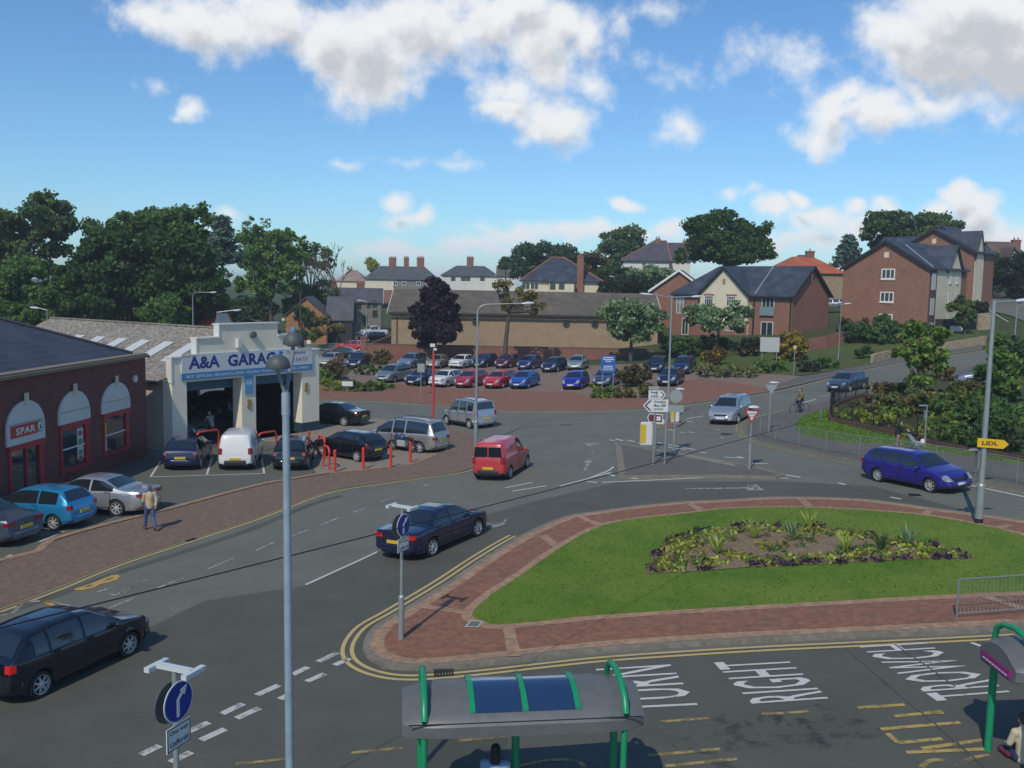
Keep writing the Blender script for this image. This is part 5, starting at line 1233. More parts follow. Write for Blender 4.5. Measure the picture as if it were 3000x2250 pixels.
# fascia signs
za=ong(700,1104)[1];xa_=ong(530,1100)[0];xb_=ong(912,1060)[0]
zb0=lint+.12;zb1=zb0+.38;zb2=zb1+1.05
bm=bmesh.new();box(bm,xa_,xb_,-.08,-.004,zb1+.004,zb2);sb=from_bm('name_board',bm,solid('board_pale',(.60,.61,.60),.6),gar)
bm=bmesh.new();box(bm,xa_,xb_,-.10,-.004,zb0,zb1);sb2=from_bm('service_board',bm,solid('board_blue',(.06,.22,.42),.6),gar)
M_let=solid('letter_blue',(.03,.03,.22),.5);tx=xb_-xa_
sign_text('lettering','A&A',sb,(xa_+.45,-.083,zb1+.2),(1,0,0),(0,0,1),2.15,.72,M_let,.035)
sign_text('lettering','GARAGE',sb,(xa_+3.15,-.083,zb1+.2),(1,0,0),(0,0,1),4.2,.72,M_let,.04,1.05)
sign_text('lettering','Telephone',sb,(xb_-2.15,-.083,zb1+.62),(1,0,0),(0,0,1),1.55,.28,solid('letter_black',(.03,.03,.05),.5),.01)
sign_text('lettering','01352 714 717',sb,(xb_-2.3,-.083,zb1+.2),(1,0,0),(0,0,1),1.9,.25,MATS['letter_black'],.01)
sign_text('lettering','MOT : SERVICING : MECHANICAL REPAIR : WELDING : PUNCTURE SERVICE : DIESEL & PETROL',sb2,(xa_+.3,-.103,zb0+.1),(1,0,0),(0,0,1),tx-.6,.17,solid('letter_pale',(.6,.68,.72),.5),.01)
bm=bmesh.new();c=(xd[1]+xd[2])/2;box(bm,c-.32,c+.32,-.05,-.004,2.85,3.95);ps=from_bm('wall_sign',bm,solid('board_sky',(.12,.30,.52),.5),gar)
sign_text('lettering','AA',ps,(c-.22,-.055,3.4),(1,0,0),(0,0,1),.44,.3,M_wpaint,.02)
for (x,z) in((c,2.1),(xd[3]+.35,2.75)):
    bm=bmesh.new();Mx=Matrix.Translation((x,-.03,z))@Matrix.Rotation(R(90),4,'X');lathe(bm,[(.17,-.02),(.17,.02)],14,0,Mx);box(bm,x-.14,x+.14,-.05,-.01,z+.165,z+.42)
    from_bm('badge',bm,solid('badge_gold',(.35,.24,.06),.5),gar)
bm=bmesh.new();p=ong(738,980);Mx=Matrix.Translation((p[0],-.1,p[1]))@Matrix.Rotation(R(90),4,'X');lathe(bm,[(.2,-.1),(.22,.0),(.2,.12),(.05,.14)],12,0,Mx);from_bm('floodlight',bm,solid('flood_grey',(.12,.12,.12),.5),gar)
bm=bmesh.new();p=ong(696,1003);box(bm,p[0]-.13,p[0]+.13,-.22,-.002,p[1]-.3,p[1]+.2);from_bm('alarm_box',bm,M_rwhite,gar)
bm=bmesh.new()
for a,b in((xd[0],xd[1]),(xd[2],xd[3])):box(bm,a,b,D0,D0+.4,lint-.62,lint-.02)
from_bm('rolled_door',bm,solid('shutter_blue',(.03,.10,.16),.5),gar)
# a car on the left inside the bay and a lift column behind
pc=MG@Vector(((xd[0]+xd[1])/2+.6,5.0,0));make_car('hatch5',silver,(pc.x,pc.y,.03),math.degrees(math.atan2(gu.y,gu.x))-70,'silver car being repaired inside the left garage bay',name='parked_car',detail=False)
pc=MG@Vector(((xd[2]+xd[3])/2,6,0));make_car('hatch5',dkblue,(pc.x,pc.y,.9),math.degrees(math.atan2(gu.y,gu.x))+90,'dark car raised on a lift inside the right garage bay',name='parked_car',detail=False)
# ---------------------------------------------------------------- long buff brick hall with brown roof
hall=bld('brick_hall','long low buff brick hall with brown tiled roof and round windows',(-15.8,122,0),(1,0),'hall')
HL=34.6
gable_box(hall,0,HL,0,12,-.5,6.1,8.75,'x',M_btan,M_tileb,.45,barge=M_wpaint)
bm=bmesh.new();box(bm,-.4,HL+.4,-.62,-.46,5.68,5.93);from_bm('gutter',bm,M_gutter,hall)
for px in(1390,1655,1739,1480-190):
    x=(px-1500)/F*122+15.8
    if px==1290:continue
    bm=bmesh.new();Mx=Matrix.Translation((x,-.02,9.5-(949-845)*122/F))@Matrix.Rotation(R(90),4,'X')
    lathe(bm,[(.46,-.03),(.46,.1)],20,0,Mx);o=from_bm('window',bm,solid('round_frame',(.09,.05,.035),.6),hall)
    bm=bmesh.new();lathe(bm,[(.32,.102),(.32,.108)],20,0,Mx);from_bm('pane',bm,M_pane,o)
for px in(1160,1171,1350,1597,1678,1900):
    x=(px-1500)/F*122+15.8
    if px in(1160,):bm=bmesh.new();box(bm,x-.06,x+.06,-.12,-.003,0,5.4);from_bm('downpipe',bm,solid('pipe_brown',(.06,.035,.025),.6),hall);continue
    bm=bmesh.new();bmesh.ops.create_icosphere(bm,subdivisions=2,radius=.2,matrix=Matrix.Translation((x,-.15,9.5-(936-844)*122/F)));from_bm('wall_lamp',bm,solid('wall_lamp',(.5,.42,.25),.4),hall)
# boundary wall with pier
bwl=bld('boundary_wall','long red brick boundary wall behind the parked cars with a taller end pier',(G(1060,1061).x,115,0),(1,0),'wall')
WX=G(1060,1061).x;WL=(1912-1500)/F*115-WX
bm=bmesh.new();box(bm,.35,WL,0,.3,-.3,2.15);from_bm('wall_face',bm,M_bwall,bwl)
bm=bmesh.new();box(bm,.35,WL,-.03,.33,2.153,2.28);from_bm('coping',bm,solid('coping_dark',(.14,.09,.07),.8),bwl)
bm=bmesh.new();box(bm,-.35,.35,-.1,.5,-.3,2.95);box(bm,-.42,.42,-.17,.57,2.953,3.1);from_bm('pier',bm,M_bwall,bwl)
bm=bmesh.new();box(bm,-.3,-.05,.5,30,-.3,1.9);from_bm('return_wall',bm,M_bwall,bwl)
# ---------------------------------------------------------------- brick and cream maisonettes
u1=(.7,-.714)  # local x runs from far left corner to near right corner
def corner_frame(C,wid): # C right near corner (x,y); returns origin of local frame (left corner)
    return (C[0]-.7*wid,C[1]+.714*wid)
BW=18.2;o1=corner_frame((34.9,118),BW)
mai=bld('maisonette_block','two-storey brick house block with cream gable and French windows',(o1[0],o1[1],0),u1,'building')
zb=2.0;F0=3.4
gable_box(mai,0,BW,0,9.5,zb,9.1,12.7,'x',M_borange,M_slate,.35,hip=(4.2,0),barge=M_gutter)
gx0,gx1=BW-13.4,BW-6.1
w_,r_=gable_box(mai,gx0,gx1,-.5,5,zb,9.1,12.55,'y',M_cream,M_slate,.3,barge=M_gutter,name=('gable_wall','gable_roof'))
bm=bmesh.new();box(bm,gx0-.01,gx1+.01,-.53,-.503,zb,5.4);from_bm('brick_base',bm,M_borange,mai)
bm=bmesh.new();box(bm,(gx0+gx1)/2-.2,(gx0+gx1)/2+.2,-.54,-.503,10.4,11.1);from_bm('vent',bm,M_tan,mai)
bm=bmesh.new();box(bm,0,gx0-.3,-.5,-.36,8.75,8.95);box(bm,gx1+.3,BW+.3,-.5,-.36,8.75,8.95);box(bm,BW-.25,BW-.1,-.12,-.003,zb,8.7);box(bm,BW-5.5,BW-5.3,-.12,-.003,zb,8.7);from_bm('gutter',bm,M_gutter,mai)
bm=bmesh.new();tube(bm,[(BW-5.2,-.3,9.2),(BW-5.6,4.75,12.95)],.07,6);from_bm('roof_strip',bm,solid('lead',(.3,.32,.35),.4),mai)
X=lambda s:BW-s
window(mai,X(3.4),6.55,1.75,2.3,0,bars=2,transom=False,name='french_window');window(mai,X(3.4),3.4,1.75,2.3,0,bars=1,transom=False,name='french_window')
bal=bmesh.new();box(bal,X(4.4),X(2.4),-.3,-.26,6.5,7.6);bo=from_bm('balcony_glass',bal,solid('balc',(.2,.28,.27),.1,0,.8),mai)
window(mai,X(12),7.55,1.35,1.3,-.5,bars=3);window(mai,X(8.55),7.55,1.35,1.3,-.5,bars=3)
window(mai,X(16),3.4,1.1,2.3,0,bars=1,transom=False,name='french_window');window(mai,X(8.6),4.3,1.4,1.2,-.5,bars=3);window(mai,X(11.8),4.3,1.4,1.2,-.5,bars=2)
for s in(12,8.55):
    bm=bmesh.new();box(bm,X(s)-.8,X(s)+.8,-.55,-.503,8.87,9.1);from_bm('lintel',bm,M_borange,mai)
bm=bmesh.new();box(bm,BW+.003,BW+.04,4.6,4.75,10.9,11.9);from_bm('vent_slot',bm,M_wpaint,mai)
window(mai,X(17),6.3,1.2,2.2,0,bars=1,transom=True,pane=M_panelight)
# ---------------------------------------------------------------- apartments on the hill
AW=11.2;o2=corner_frame((51,116),AW)
ap=bld('apartment_block','three-storey brick apartment block with cream gabled side, nearest the hill road',(o2[0],o2[1],0),u1,'building','brick apartment blocks on the hill')
gable_box(ap,0,AW,0,12,3.0,12.75,16.1,'y',M_borange,M_slate,.35,barge=M_gutter)
# cream wing on the right-hand side
bm=bmesh.new();poly(bm,[(AW+.06,2.2,3.5),(AW+.06,9.9,3.5),(AW+.06,9.9,12.7),(AW+.06,7.4,15.7),(AW+.06,4.9,12.7),(AW+.06,2.2,12.7)][::1])
b2=bmesh.new();prism(b2,[(AW+.06,2.2,3.5),(AW+.06,9.9,3.5),(AW+.06,9.9,12.6),(AW+.06,7.6,15.6),(AW+.06,5.3,12.6),(AW+.06,2.2,12.6)],(-3.5,0,0));bm.free();bmesh.ops.recalc_face_normals(b2,faces=b2.faces);from_bm('cream_wall',b2,M_cream,ap)
b2=bmesh.new();prism(b2,[(AW+.4,4.95,12.25),(AW+.4,7.6,15.75),(AW-7,7.6,15.75),(AW-7,4.95,12.25)],(0,0,.16));prism(b2,[(AW+.4,7.6,15.75),(AW+.4,10.25,12.25),(AW-7,10.25,12.25),(AW-7,7.6,15.75)],(0,0,.16));bmesh.ops.recalc_face_normals(b2,faces=b2.faces);from_bm('wing_roof',b2,M_slate,ap)
bm=bmesh.new();box(bm,AW+.003,AW+.05,.1,2.19,3.5,12.5);from_bm('recess_panel',bm,solid('recess_shade',(.10,.06,.05),.8),ap)  # flat dark panel, the shade of the balcony recess put into its colour
for z in(10.1,7.0,4.0):
    bm=bmesh.new();box(bm,AW+.052,AW+.12,.5,1.7,z,z+2.1);from_bm('balcony_panel',bm,solid('panel_white',(.5,.5,.48),.4),ap)
for z in(11.4,8.5,5.7):
    window(ap,AW-5.2,z,1.75,1.3,0,bars=2,transom=False,sill=M_cream,fw=.13)
    for yy in(6.3,8.6):window(ap,yy,z-.3,.55,1.6,side='R',W=AW+.06,bars=0,transom=False,pane=M_panelight,sill=True)
bm=bmesh.new();box(bm,AW-5.85,AW-5.25,-.05,-.003,14.1,14.8);from_bm('vent',bm,M_cream,ap)
bm=bmesh.new();tube(bm,[(AW+.1,.6,12.95),(AW/2+.8,3.6,15.9)],.07,6);from_bm('roof_strip',bm,MATS['lead'],ap)
A2=11.5;o3=corner_frame((65.5,135),A2)
ap2=bld('apartment_block','taller brick apartment block standing behind the first one',(o3[0],o3[1],0),u1,'building','brick apartment blocks on the hill')
gable_box(ap2,0,A2,0,8,4,15.7,19.0,'y',M_borange,M_slate,.4,barge=M_gutter)
gable_box(ap2,A2-4,A2+.08,.3,3.6,4,15.0,18.6,'x',M_cream,M_slate,.2,name=('cream_wall','side_roof'))
gable_box(ap2,-5,0-.01,3,13,4,15.4,18.4,'x',M_borange,M_slate,.4,name=('wing_wall','wing_roof'))
gable_box(ap2,-1,8,8.5,14,4,16.0,20.0,'y',M_borange,M_slate,.4,name=('rear_wall','rear_roof'),barge=M_gutter)
bm=bmesh.new();box(bm,A2/2-.3,A2/2+.3,-.05,-.003,17,17.7);from_bm('vent',bm,M_cream,ap2)
# small brick gable with white bargeboards left of the maisonettes
hs=bld('brick_house','small brick house with white bargeboards behind the whitebeam tree',(PD(1905,900,138).x,138,0),(1,-.25),'house')
gable_box(hs,0,8,0,9,3,9.4,12.3,'y',M_borange,M_slatep,.35,barge=M_wpaint)
# ---------------------------------------------------------------- houses further back
def at(px,d):return (px-1500)/F*d
def zat(px,py,d):return PD(px,py,d).z
# cream house with blue hipped roof and orange ridges
x0=at(1518,150);hb=bld('hipped_house','cream house with blue slate hipped roof, orange ridge tiles and tall brick chimney',(x0,150,0),(1,0),'house')
ez=zat(1600,820,150);rz_=zat(1630,758,155);wd=at(1758,150)-x0
gable_box(hb,.4,wd-.3,0,10,4,ez,rz_,'x',M_cream,M_slate,.45,hip=(4.8,wd-7.4),ridge=M_ridge)
gable_box(hb,at(1600,150)-x0,at(1673,150)-x0,-2.2,1,4,ez-.3,ez+.9,'x',M_cream,M_slate,.2,name=('bay_wall','bay_roof'),hip=(1.2,1.2))
for px in(1613,1639):window(hb,at(px,148)-x0,zat(px,848,148),.85,1.15,-2.2,frame=solid('frame_brown',(.06,.04,.03),.6),bars=1,transom=False,fw=.06)
chimney(hb,at(1692,149.5)-x0,-.3,6,zat(1692,749,149.5),1.0,1.0,M_borange,1)
for px,pz in((1560,848),(1535,848)):window(hb,at(px,150)-x0,zat(px,pz,150),1.3,1.1,0,bars=1,transom=False)
# white house with purple roof
x0=at(1817,178);hw_=bld('hipped_house','white house with purple slate roof and two red chimneys beside the large tree',(x0,178,0),(1,-.15),'house')
ez=zat(1880,761,178);wd=at(1948,178)-x0
gable_box(hw_,0,wd,0,9,6,ez,zat(1919,709,182),'x',M_rwhite,M_slatep,.45,hip=(5.6,.6),ridge=M_ridge)
gable_box(hw_,wd-.1,wd+4,2,9,6,ez,ez+3.2,'x',M_rwhite,M_slatep,.3,name=('wing_wall','wing_roof'),ridge=M_ridge)
chimney(hw_,wd-2.2,4.2,ez+1,zat(1925,700,182),.9,.7,M_borange,2);chimney(hw_,wd+3,5.5,ez+1,zat(1985,705,182),.9,.7,M_borange,2)
window(hw_,wd*.45,ez-1.1,.9,.6,0,bars=0,transom=False)
# semis with three chimneys
x0=at(1066,235);sm=bld('semi_detached_houses','pair of pale rendered houses with grey hipped roof and three chimneys',(x0,235,0),(1,0),'house')
ez=zat(1160,817,235);wd=at(1272,235)-x0;rz_=zat(1180,783,240)
gable_box(sm,0,wd,0,9,5,ez,rz_,'x',M_cream,M_slateg,.4,hip=(3.2,3.2))
bm=bmesh.new();box(bm,0,wd,-.04,-.003,5,zat(1160,850,235));from_bm('brick_base',bm,M_borange,sm)
bm=bmesh.new();box(bm,wd*.4,wd,-.05,-.003,zat(1160,849,235),ez-.05);from_bm('render_panel',bm,M_stoneg,sm)
for px in(1147,1187,1228):chimney(sm,at(px,240)-x0,4.5,rz_-1,zat(px,755,240),1.8 if px!=1187 else 1.2,.8,M_bwall,4 if px!=1187 else 3)
for px in(1155,1180,1222):window(sm,at(px,235)-x0,zat(px,836,235),1.1,1.0,-.05,bars=1,transom=False,fw=.1)
x0=at(1290,250);sm=bld('semi_detached_houses','white rendered houses with grey hipped roof and one wide chimney',(x0,250,0),(1,0),'house')
ez=zat(1360,807,250);wd=at(1452,250)-x0;rz_=zat(1370,781,255)
gable_box(sm,0,wd,0,9,5,ez,rz_,'x',M_rwhite,M_slateg,.4,hip=(3.6,3.6));chimney(sm,at(1372,255)-x0,4.5,rz_-1,zat(1372,754,255),1.8,.8,M_bwall,4)
for px in(1323,1352,1366,1408):window(sm,at(px,250)-x0,zat(px,823,250),1.2,1.1,0,bars=1,transom=False,fw=.1,frame=solid('frame_brown',(.06,.04,.03),.6))
def far_house(px0,px1,pe,pr,d,wall,roof,label,ax='x',hip=(3,3),ch=None,barge=None,name='house',zb=5):
    x0=at(px0,d);e=bld(name,label,(x0,d,0),(1,0),'house');c=(px0+px1)/2
    gable_box(e,0,at(px1,d)-x0,0,9,zb,zat(c,pe,d),zat(c,pr,d+4.5),ax,wall,roof,.4,hip=hip,barge=barge)
    if ch:chimney(e,at(ch[0],d+4.5)-x0,4.5,zat(c,pr,d+4.5)-1,zat(ch[0],ch[1],d+4.5),1.4,.8,M_bwall,ch[2])
    return e
far_house(985,1065,822,793,270,M_cream,tile_mat('tile_pink',(.30,.20,.16),(.25,.17,.14)),'low house with faded pinkish roof behind the bare tree')
far_house(1452,1505,808,782,240,M_rwhite,M_tileb,'small house with brown roof between the white houses and the big dark tree',hip=(0,0),barge=M_wpaint)
far_house(2260,2460,798,756,160,M_stonew,M_tileo,'bungalow with a bright orange tiled roof behind the maisonettes',ch=(2357,735,1),hip=(4,4),zb=8)
far_house(2300,2420,790,750,185,M_rwhite,M_slateg,'grey-roofed house just behind the orange-roofed bungalow',hip=(3,3),zb=8)
far_house(2860,2905,790,742,175,M_rwhite,M_slateg,'grey-roofed white house left of the half-timbered one',hip=(0,0),zb=6)
e=far_house(2907,3010,765,712,165,M_rwhite,tile_mat('tile_darkbrown',(.14,.09,.07),(.12,.08,.06)),'white house with black timbering and brown roof at the far right',hip=(0,2),ch=(2952,702,2),zb=6)
w_,r_=gable_box(e,0,2.8,-2,3,6,zat(2920,775,165),zat(2920,728,165),'y',M_rwhite,MATS['tile_darkbrown'],.3,name=('gable_wall','gable_roof'),barge=M_gutter)
# stone house and orange cottage on the left
x0=at(1017,170);stn=bld('stone_house','grey stone house with white bargeboards and slate roof down the side road',(x0,170,0),(1,.12),'house')
wd=at(1113,170)-x0;ez=zat(1060,886,170)
gable_box(stn,-4.9,wd,0,8.5,-.5,ez,zat(1020,846,174),'x',M_stoneg,M_slateg,.3,barge=M_wpaint)
gable_box(stn,-5.2,0.0,-3,4,-.5,ez-.1,zat(968,850,168),'y',M_stoneg,M_slateg,.35,barge=M_wpaint,name=('gable_wall','gable_roof'))
for px,py in((1034,905),(1048,905),(1075,903),(1094,901),(1032,942),(1066,945),(1095,930)):window(stn,at(px,170)-x0,zat(px,py,170),.9,1.3,0,bars=1,transom=False,frame=solid('frame_dark',(.05,.045,.04),.6))
chimney(stn,-3,5,ez+1,zat(965,822,174),1.2,.8,M_bwall,2);chimney(stn,2,5,ez+1,zat(1040,828,174),1.4,.8,M_bwall,3)
x0=at(834,140);ct=bld('stone_cottage','cottage with orange stone gable, white gable ends and grey roof',(x0,140,0),(1,.1),'house')
wd=at(952,140)-x0
gable_box(ct,0,wd,0,10,-.5,zat(893,925,140),zat(889,873,140),'y',M_stoneo,M_slateg,.3)
gable_box(ct,wd-.2,wd+3.6,2.5,9,-.5,4.0,7.3,'x',solid('porch_dark',(.03,.03,.035),.8),M_slateg,.2,name=('porch_wall','porch_roof'))
bm=bmesh.new();box(bm,-.5,-.1,-.4,0,3.9,4.25);box(bm,wd+.1,wd+.5,-.4,0,3.9,4.25);from_bm('gable_end_block',bm,M_rwhite,ct)
# orange-roofed shed with white gable in the trees, left
x0=at(580,112);sh=bld('shed','small white gabled building with red roof among the trees on the left',(x0,112,0),(.8,-.6),'shed')
gable_box(sh,0,2.6,0,3,-.3,4.3,6.9,'x',M_rwhite,M_tileo,.15)
# stone retaining walls, fence and hedging below the apartments
def wall_run(name,label,pts,h,mat,th=.35,cat='wall',zoff=0,cap=None):
    P=dens(gp(pts),2);bm=bmesh.new();a=offset_path(P,th/2);b=offset_path(P,-th/2)
    va=[];
    for p,q in zip(a,b):
        z=T(p.x,p.y)+zoff;va.append([bm.verts.new((p.x,p.y,z-.4)),bm.verts.new((q.x,q.y,z-.4)),bm.verts.new((q.x,q.y,z+h)),bm.verts.new((p.x,p.y,z+h))])
    for c,d in zip(va,va[1:]):
        for k in range(4):bm.faces.new((c[k],c[(k+1)%4],d[(k+1)%4],d[k]))
    bm.faces.new(va[0]);bm.faces.new(va[-1]);bmesh.ops.recalc_face_normals(bm,faces=bm.faces)
    o=from_bm(name,bm,mat);setp(o,label,cat);return o
wall_run('stone_wall','long low stone retaining wall beside the footway of the hill road',[(2554,1064),(2600,1052),(2700,1036),(2790,1024),(2885,1008)],.9,M_stonew)
wall_run('stone_wall','short high stone wall end beside the black fence and the upper road',[(2862,965),(2905,962)],2.0,M_stonew)
wall_run('brick_wall','low brick garden wall with ramp right of the orange bush',[(2365,1027),(2420,1018),(2480,1003)],1.3,M_bwall)
wall_run('stone_wall','pale stone wall along the far side of the upper road',[(2850,850),(2930,862),(3060,872)],1.3,M_stoneg)
wall_run('rendered_wall','buff rendered garden wall below the half-timbered house',[(2930,848),(3080,852)],1.8,M_cream)
o=wall_run('board_fence','black board fence in front of the cream gable of the apartments',[(2690,972),(2760,975),(2810,972),(2862,960)],1.7,solid('fence_black',(.012,.013,.016),.7),.08,'fence')
p0=PD(2794,965,118);bm=bmesh.new();box(bm,p0.x-.8,p0.x+.8,117.3,117.34,p0.z-.2,p0.z+.45,0);box(bm,p0.x-.8,p0.x+.8,117.29,117.35,p0.z-1.0,p0.z-.2,1);o=from_bm('board_notice',bm,[M_wpaint,solid('notice_red',(.35,.06,.08),.6)]);setp(o,'white and red notice board mounted on the black fence','sign')
# upper road on the right
ur=gp([(2838,895),(2850,858),(2900,868),(3080,905),(3300,950),(3300,1010),(3080,975),(2960,925),(2905,912)]);ur=ur if area2(ur)>0 else ur[::-1];sheet('road',ur,.05,M_asph)
line_obj('road_marking',[(gp([(2890,905),(2955,945)]),.15)],M_white,.07)
# ================================================================ trees, shrubs, beds
def leaf_mat(name,ca,cb,trans=.36):
    ca=tuple(x*2.1+.006 for x in ca);cb=tuple(x*1.95 for x in cb)
    m,t,b=newmat(name);b.inputs['Roughness'].default_value=.65;b.inputs['Specular IOR Level'].default_value=.25
    g=node(t,'ShaderNodeNewGeometry');r=node(t,'ShaderNodeValToRGB');t.links.new(g.outputs['Random Per Island'],r.inputs[0])
    r.color_ramp.elements[0].color=(*ca,1);r.color_ramp.elements[1].color=(*cb,1)
    t.links.new(r.outputs[0],b.inputs['Base Color'])
    tr=node(t,'ShaderNodeBsdfTranslucent');t.links.new(r.outputs[0],tr.inputs[0]);mx=node(t,'ShaderNodeMixShader');mx.inputs[0].default_value=trans
    out=[n for n in t.nodes if n.type=='OUTPUT_MATERIAL'][0];t.links.new(b.outputs[0],mx.inputs[1]);t.links.new(tr.outputs[0],mx.inputs[2]);t.links.new(mx.outputs[0],out.inputs[0]);return m
LM={'dark':leaf_mat('leaf_dark',(.014,.032,.010),(.045,.085,.022)),'mid':leaf_mat('leaf_mid',(.03,.06,.014),(.075,.13,.028)),'light':leaf_mat('leaf_light',(.05,.10,.018),(.12,.19,.035)),
 'ash':leaf_mat('leaf_ash',(.03,.055,.018),(.09,.125,.045)),'purple':leaf_mat('leaf_purple',(.007,.004,.007),(.024,.010,.016),.1),'gold':leaf_mat('leaf_gold',(.09,.07,.015),(.26,.14,.025)),
 'olive':leaf_mat('leaf_olive',(.06,.06,.02),(.13,.12,.035)),'pale':leaf_mat('leaf_pale',(.06,.10,.045),(.20,.26,.14)),'yellow':leaf_mat('leaf_yellow',(.10,.12,.015),(.24,.24,.03)),
 'orange':leaf_mat('leaf_orange',(.07,.06,.01),(.30,.19,.015)),'rust':leaf_mat('leaf_rust',(.045,.035,.016),(.10,.062,.028)),'blue':leaf_mat('leaf_blue',(.03,.055,.04),(.08,.12,.09)),'black':leaf_mat('leaf_black',(.008,.013,.007),(.022,.032,.016)),
 'violet':leaf_mat('petal_violet',(.012,.008,.016),(.05,.022,.06)),'lime':leaf_mat('leaf_lime',(.12,.17,.03),(.30,.32,.06))}
M_bark=ground_mat('bark',[(.09,.07,.05),(.06,.045,.035),(.12,.1,.08)],[1,5],.95)
def leaves(name,P,size,mat,parent,stretch=1.5,up=.25,kind=None,mat2=None,f2=.25):
    """P: (n,3) positions; one small bent quad per leaf spray"""
    n=len(P)
    if n==0:return None
    a=RNG.normal(size=(n,3));a/=np.linalg.norm(a,axis=1)[:,None];b=RNG.normal(size=(n,3));b[:,2]-=up;b-=(b*a).sum(1)[:,None]*a;b/=np.linalg.norm(b,axis=1)[:,None]
    s=size*(.6+.8*RNG.random(n))[:,None];a=a*s*.5*stretch;b=b*s*.5
    nrm=np.cross(a,b);nrm/=np.linalg.norm(nrm,axis=1)[:,None]+1e-9
    V=np.empty((n,4,3));V[:,0]=P-a-b*.6;V[:,1]=P-a*.2+b*1.0-nrm*s*.15;V[:,2]=P+a+b*.3;V[:,3]=P+a*.1-b*1.0+nrm*s*.12
    me=bpy.data.meshes.new(name);me.vertices.add(n*4);me.vertices.foreach_set('co',V.reshape(-1).astype(np.float32));me.loops.add(n*4);me.loops.foreach_set('vertex_index',np.arange(n*4,dtype=np.int32))
    me.polygons.add(n);me.polygons.foreach_set('loop_start',np.arange(0,n*4,4,dtype=np.int32));me.polygons.foreach_set('loop_total',np.full(n,4,dtype=np.int32));me.update(calc_edges=True);me.materials.append(mat)
    if mat2:me.materials.append(mat2);me.polygons.foreach_set('material_index',(RNG.random(n)<f2).astype(np.int32))
    o=bpy.data.objects.new(name,me);lnk(o,parent)
    if kind:o['kind']=kind
    return o
def clump_cloud(E,nc,cr,lp,shell=.45,flat=.8,seed=0,lobes=True):
    """E: ellipsoids (x,y,z,rx,ry,rz). Leaf sprays gather in clumps, clumps gather in boughs, boughs fill the crown."""
    g=np.random.default_rng(seed);w_=np.array([e[3]*e[4]*e[5] for e in E])**.67;w_/=w_.sum();C=[]
    for e,k in zip(E,np.maximum(3,(w_*nc).astype(int))):
        R_=np.array(e[3:6]);per=6 if lobes and k>20 else 1;nl=max(3,k//per)
        d=g.normal(size=(nl,3));d/=np.linalg.norm(d,axis=1)[:,None];r=shell*.85+(.98-shell*.85)*g.random(nl)**.55
        lc=np.array(e[:3])+d*r[:,None]*R_*g.uniform(.86,1.14,size=(nl,1))
        if per>1:
            sz=(.27+.24*g.random(nl))[:,None,None]*R_.mean();q=g.normal(size=(nl,per,3));q/=np.linalg.norm(q,axis=2)[:,:,None];q*=(.35+.65*g.random((nl,per)))[:,:,None];q[:,:,2]*=.55
            C.append((lc[:,None,:]+q*sz).reshape(-1,3))
        else:C.append(lc)
    C=np.concatenate(C);n=len(C);rad=cr*(.35+.85*g.random(n));q=g.normal(size=(n,lp,3));q/=np.linalg.norm(q,axis=2)[:,:,None];q*=(g.random((n,lp))**.5)[:,:,None];q[:,:,2]*=flat
    P=(C[:,None,:]+q*rad[:,None,None]).reshape(-1,3);return P,C
_seed=[11]
def tree(label,d,ells,col,leaf=.42,nc=150,cr=1.1,lp=34,base=None,trunk=.28,name='broadleaf_tree',limbs=7,group=None,shell=.45,cat='tree',extra=None,depth=.9,sparse=1.0):
    """ells: crown ellipses in photograph pixels at distance d -> real ellipsoids there"""
    _seed[0]+=1;g=np.random.default_rng(_seed[0]);k=d/F
    cx=sum(e[0]*e[2] for e in ells)/sum(e[2] for e in ells)
    bx,bz=(at(cx,d),None) if base is None else (base[0],None)
    by=d if base is None else base[1];bz=T(bx,by)
    t=empty(name,(bx,by,bz),0,label,cat,group)
    E=[]
    for i,(px,py,rx,ry) in enumerate(ells):
        p=PD(px,py,d);E.append((p.x-bx,p.y-by+g.uniform(-.3,.3)*rx*k,p.z-bz,rx*k,rx*k*depth,ry*k))
    if leaf>.34:leaf*=.68;lp=int(lp*1.75);cr*=.86;nc=nc*1.4
    P,C=clump_cloud(E,int(nc*sparse),cr,lp,shell,seed=_seed[0])
    P=P[P[:,2]>.15]
    leaves('crown',P,leaf,LM[col],t,mat2=LM[extra] if extra else None)
    bm=bmesh.new();cz=min(e[2]-e[5]*.5 for e in E);cc=np.mean([e[:3] for e in E],axis=0);hz=max(cz,1.2)
    fork=Vector((cc[0]*.3,cc[1]*.3,hz));tube(bm,[(0,0,-.3),(cc[0]*.1,cc[1]*.1,hz*.5),fork],[trunk*1.2,trunk,trunk*.75],8)
    idx=g.choice(len(C),min(limbs*3,len(C)),replace=False)
    far=sorted(idx,key=lambda i:-np.linalg.norm(C[i]-cc))[:limbs*2]
    for i in far:
        q=Vector(C[i]);m=fork.lerp(q,.45)+Vector((g.normal()*.3,g.normal()*.3,abs(g.normal())*.3));tube(bm,[fork,m,q],[trunk*.45,trunk*.22,trunk*.06],5)
    from_bm('trunk',bm,M_bark,t,True);return t
W_='trees of the dense wood on the left'
tree('tall airy ash tree at the far left of the wood, sky showing through',118,[(105,640,105,85),(25,690,90,90),(175,690,60,80),(60,770,110,70)],'ash',.5,300,1.15,30,group=W_,shell=.3)
tree('small round-topped tree in the dip of the wood skyline',124,[(262,680,42,45),(290,720,50,50)],'mid',.45,70,1.0,34,group=W_)
tree('broad high-crowned tree forming the highest middle part of the wood',124,[(470,670,95,62),(560,660,70,62),(390,650,65,45),(575,750,42,80),(330,700,50,60)],'mid',.48,300,1.2,34,group=W_)
tree('dark dense tree in the front middle of the wood',110,[(470,770,130,100),(420,850,140,80),(560,850,90,80)],'dark',.48,420,1.25,40,group=W_)
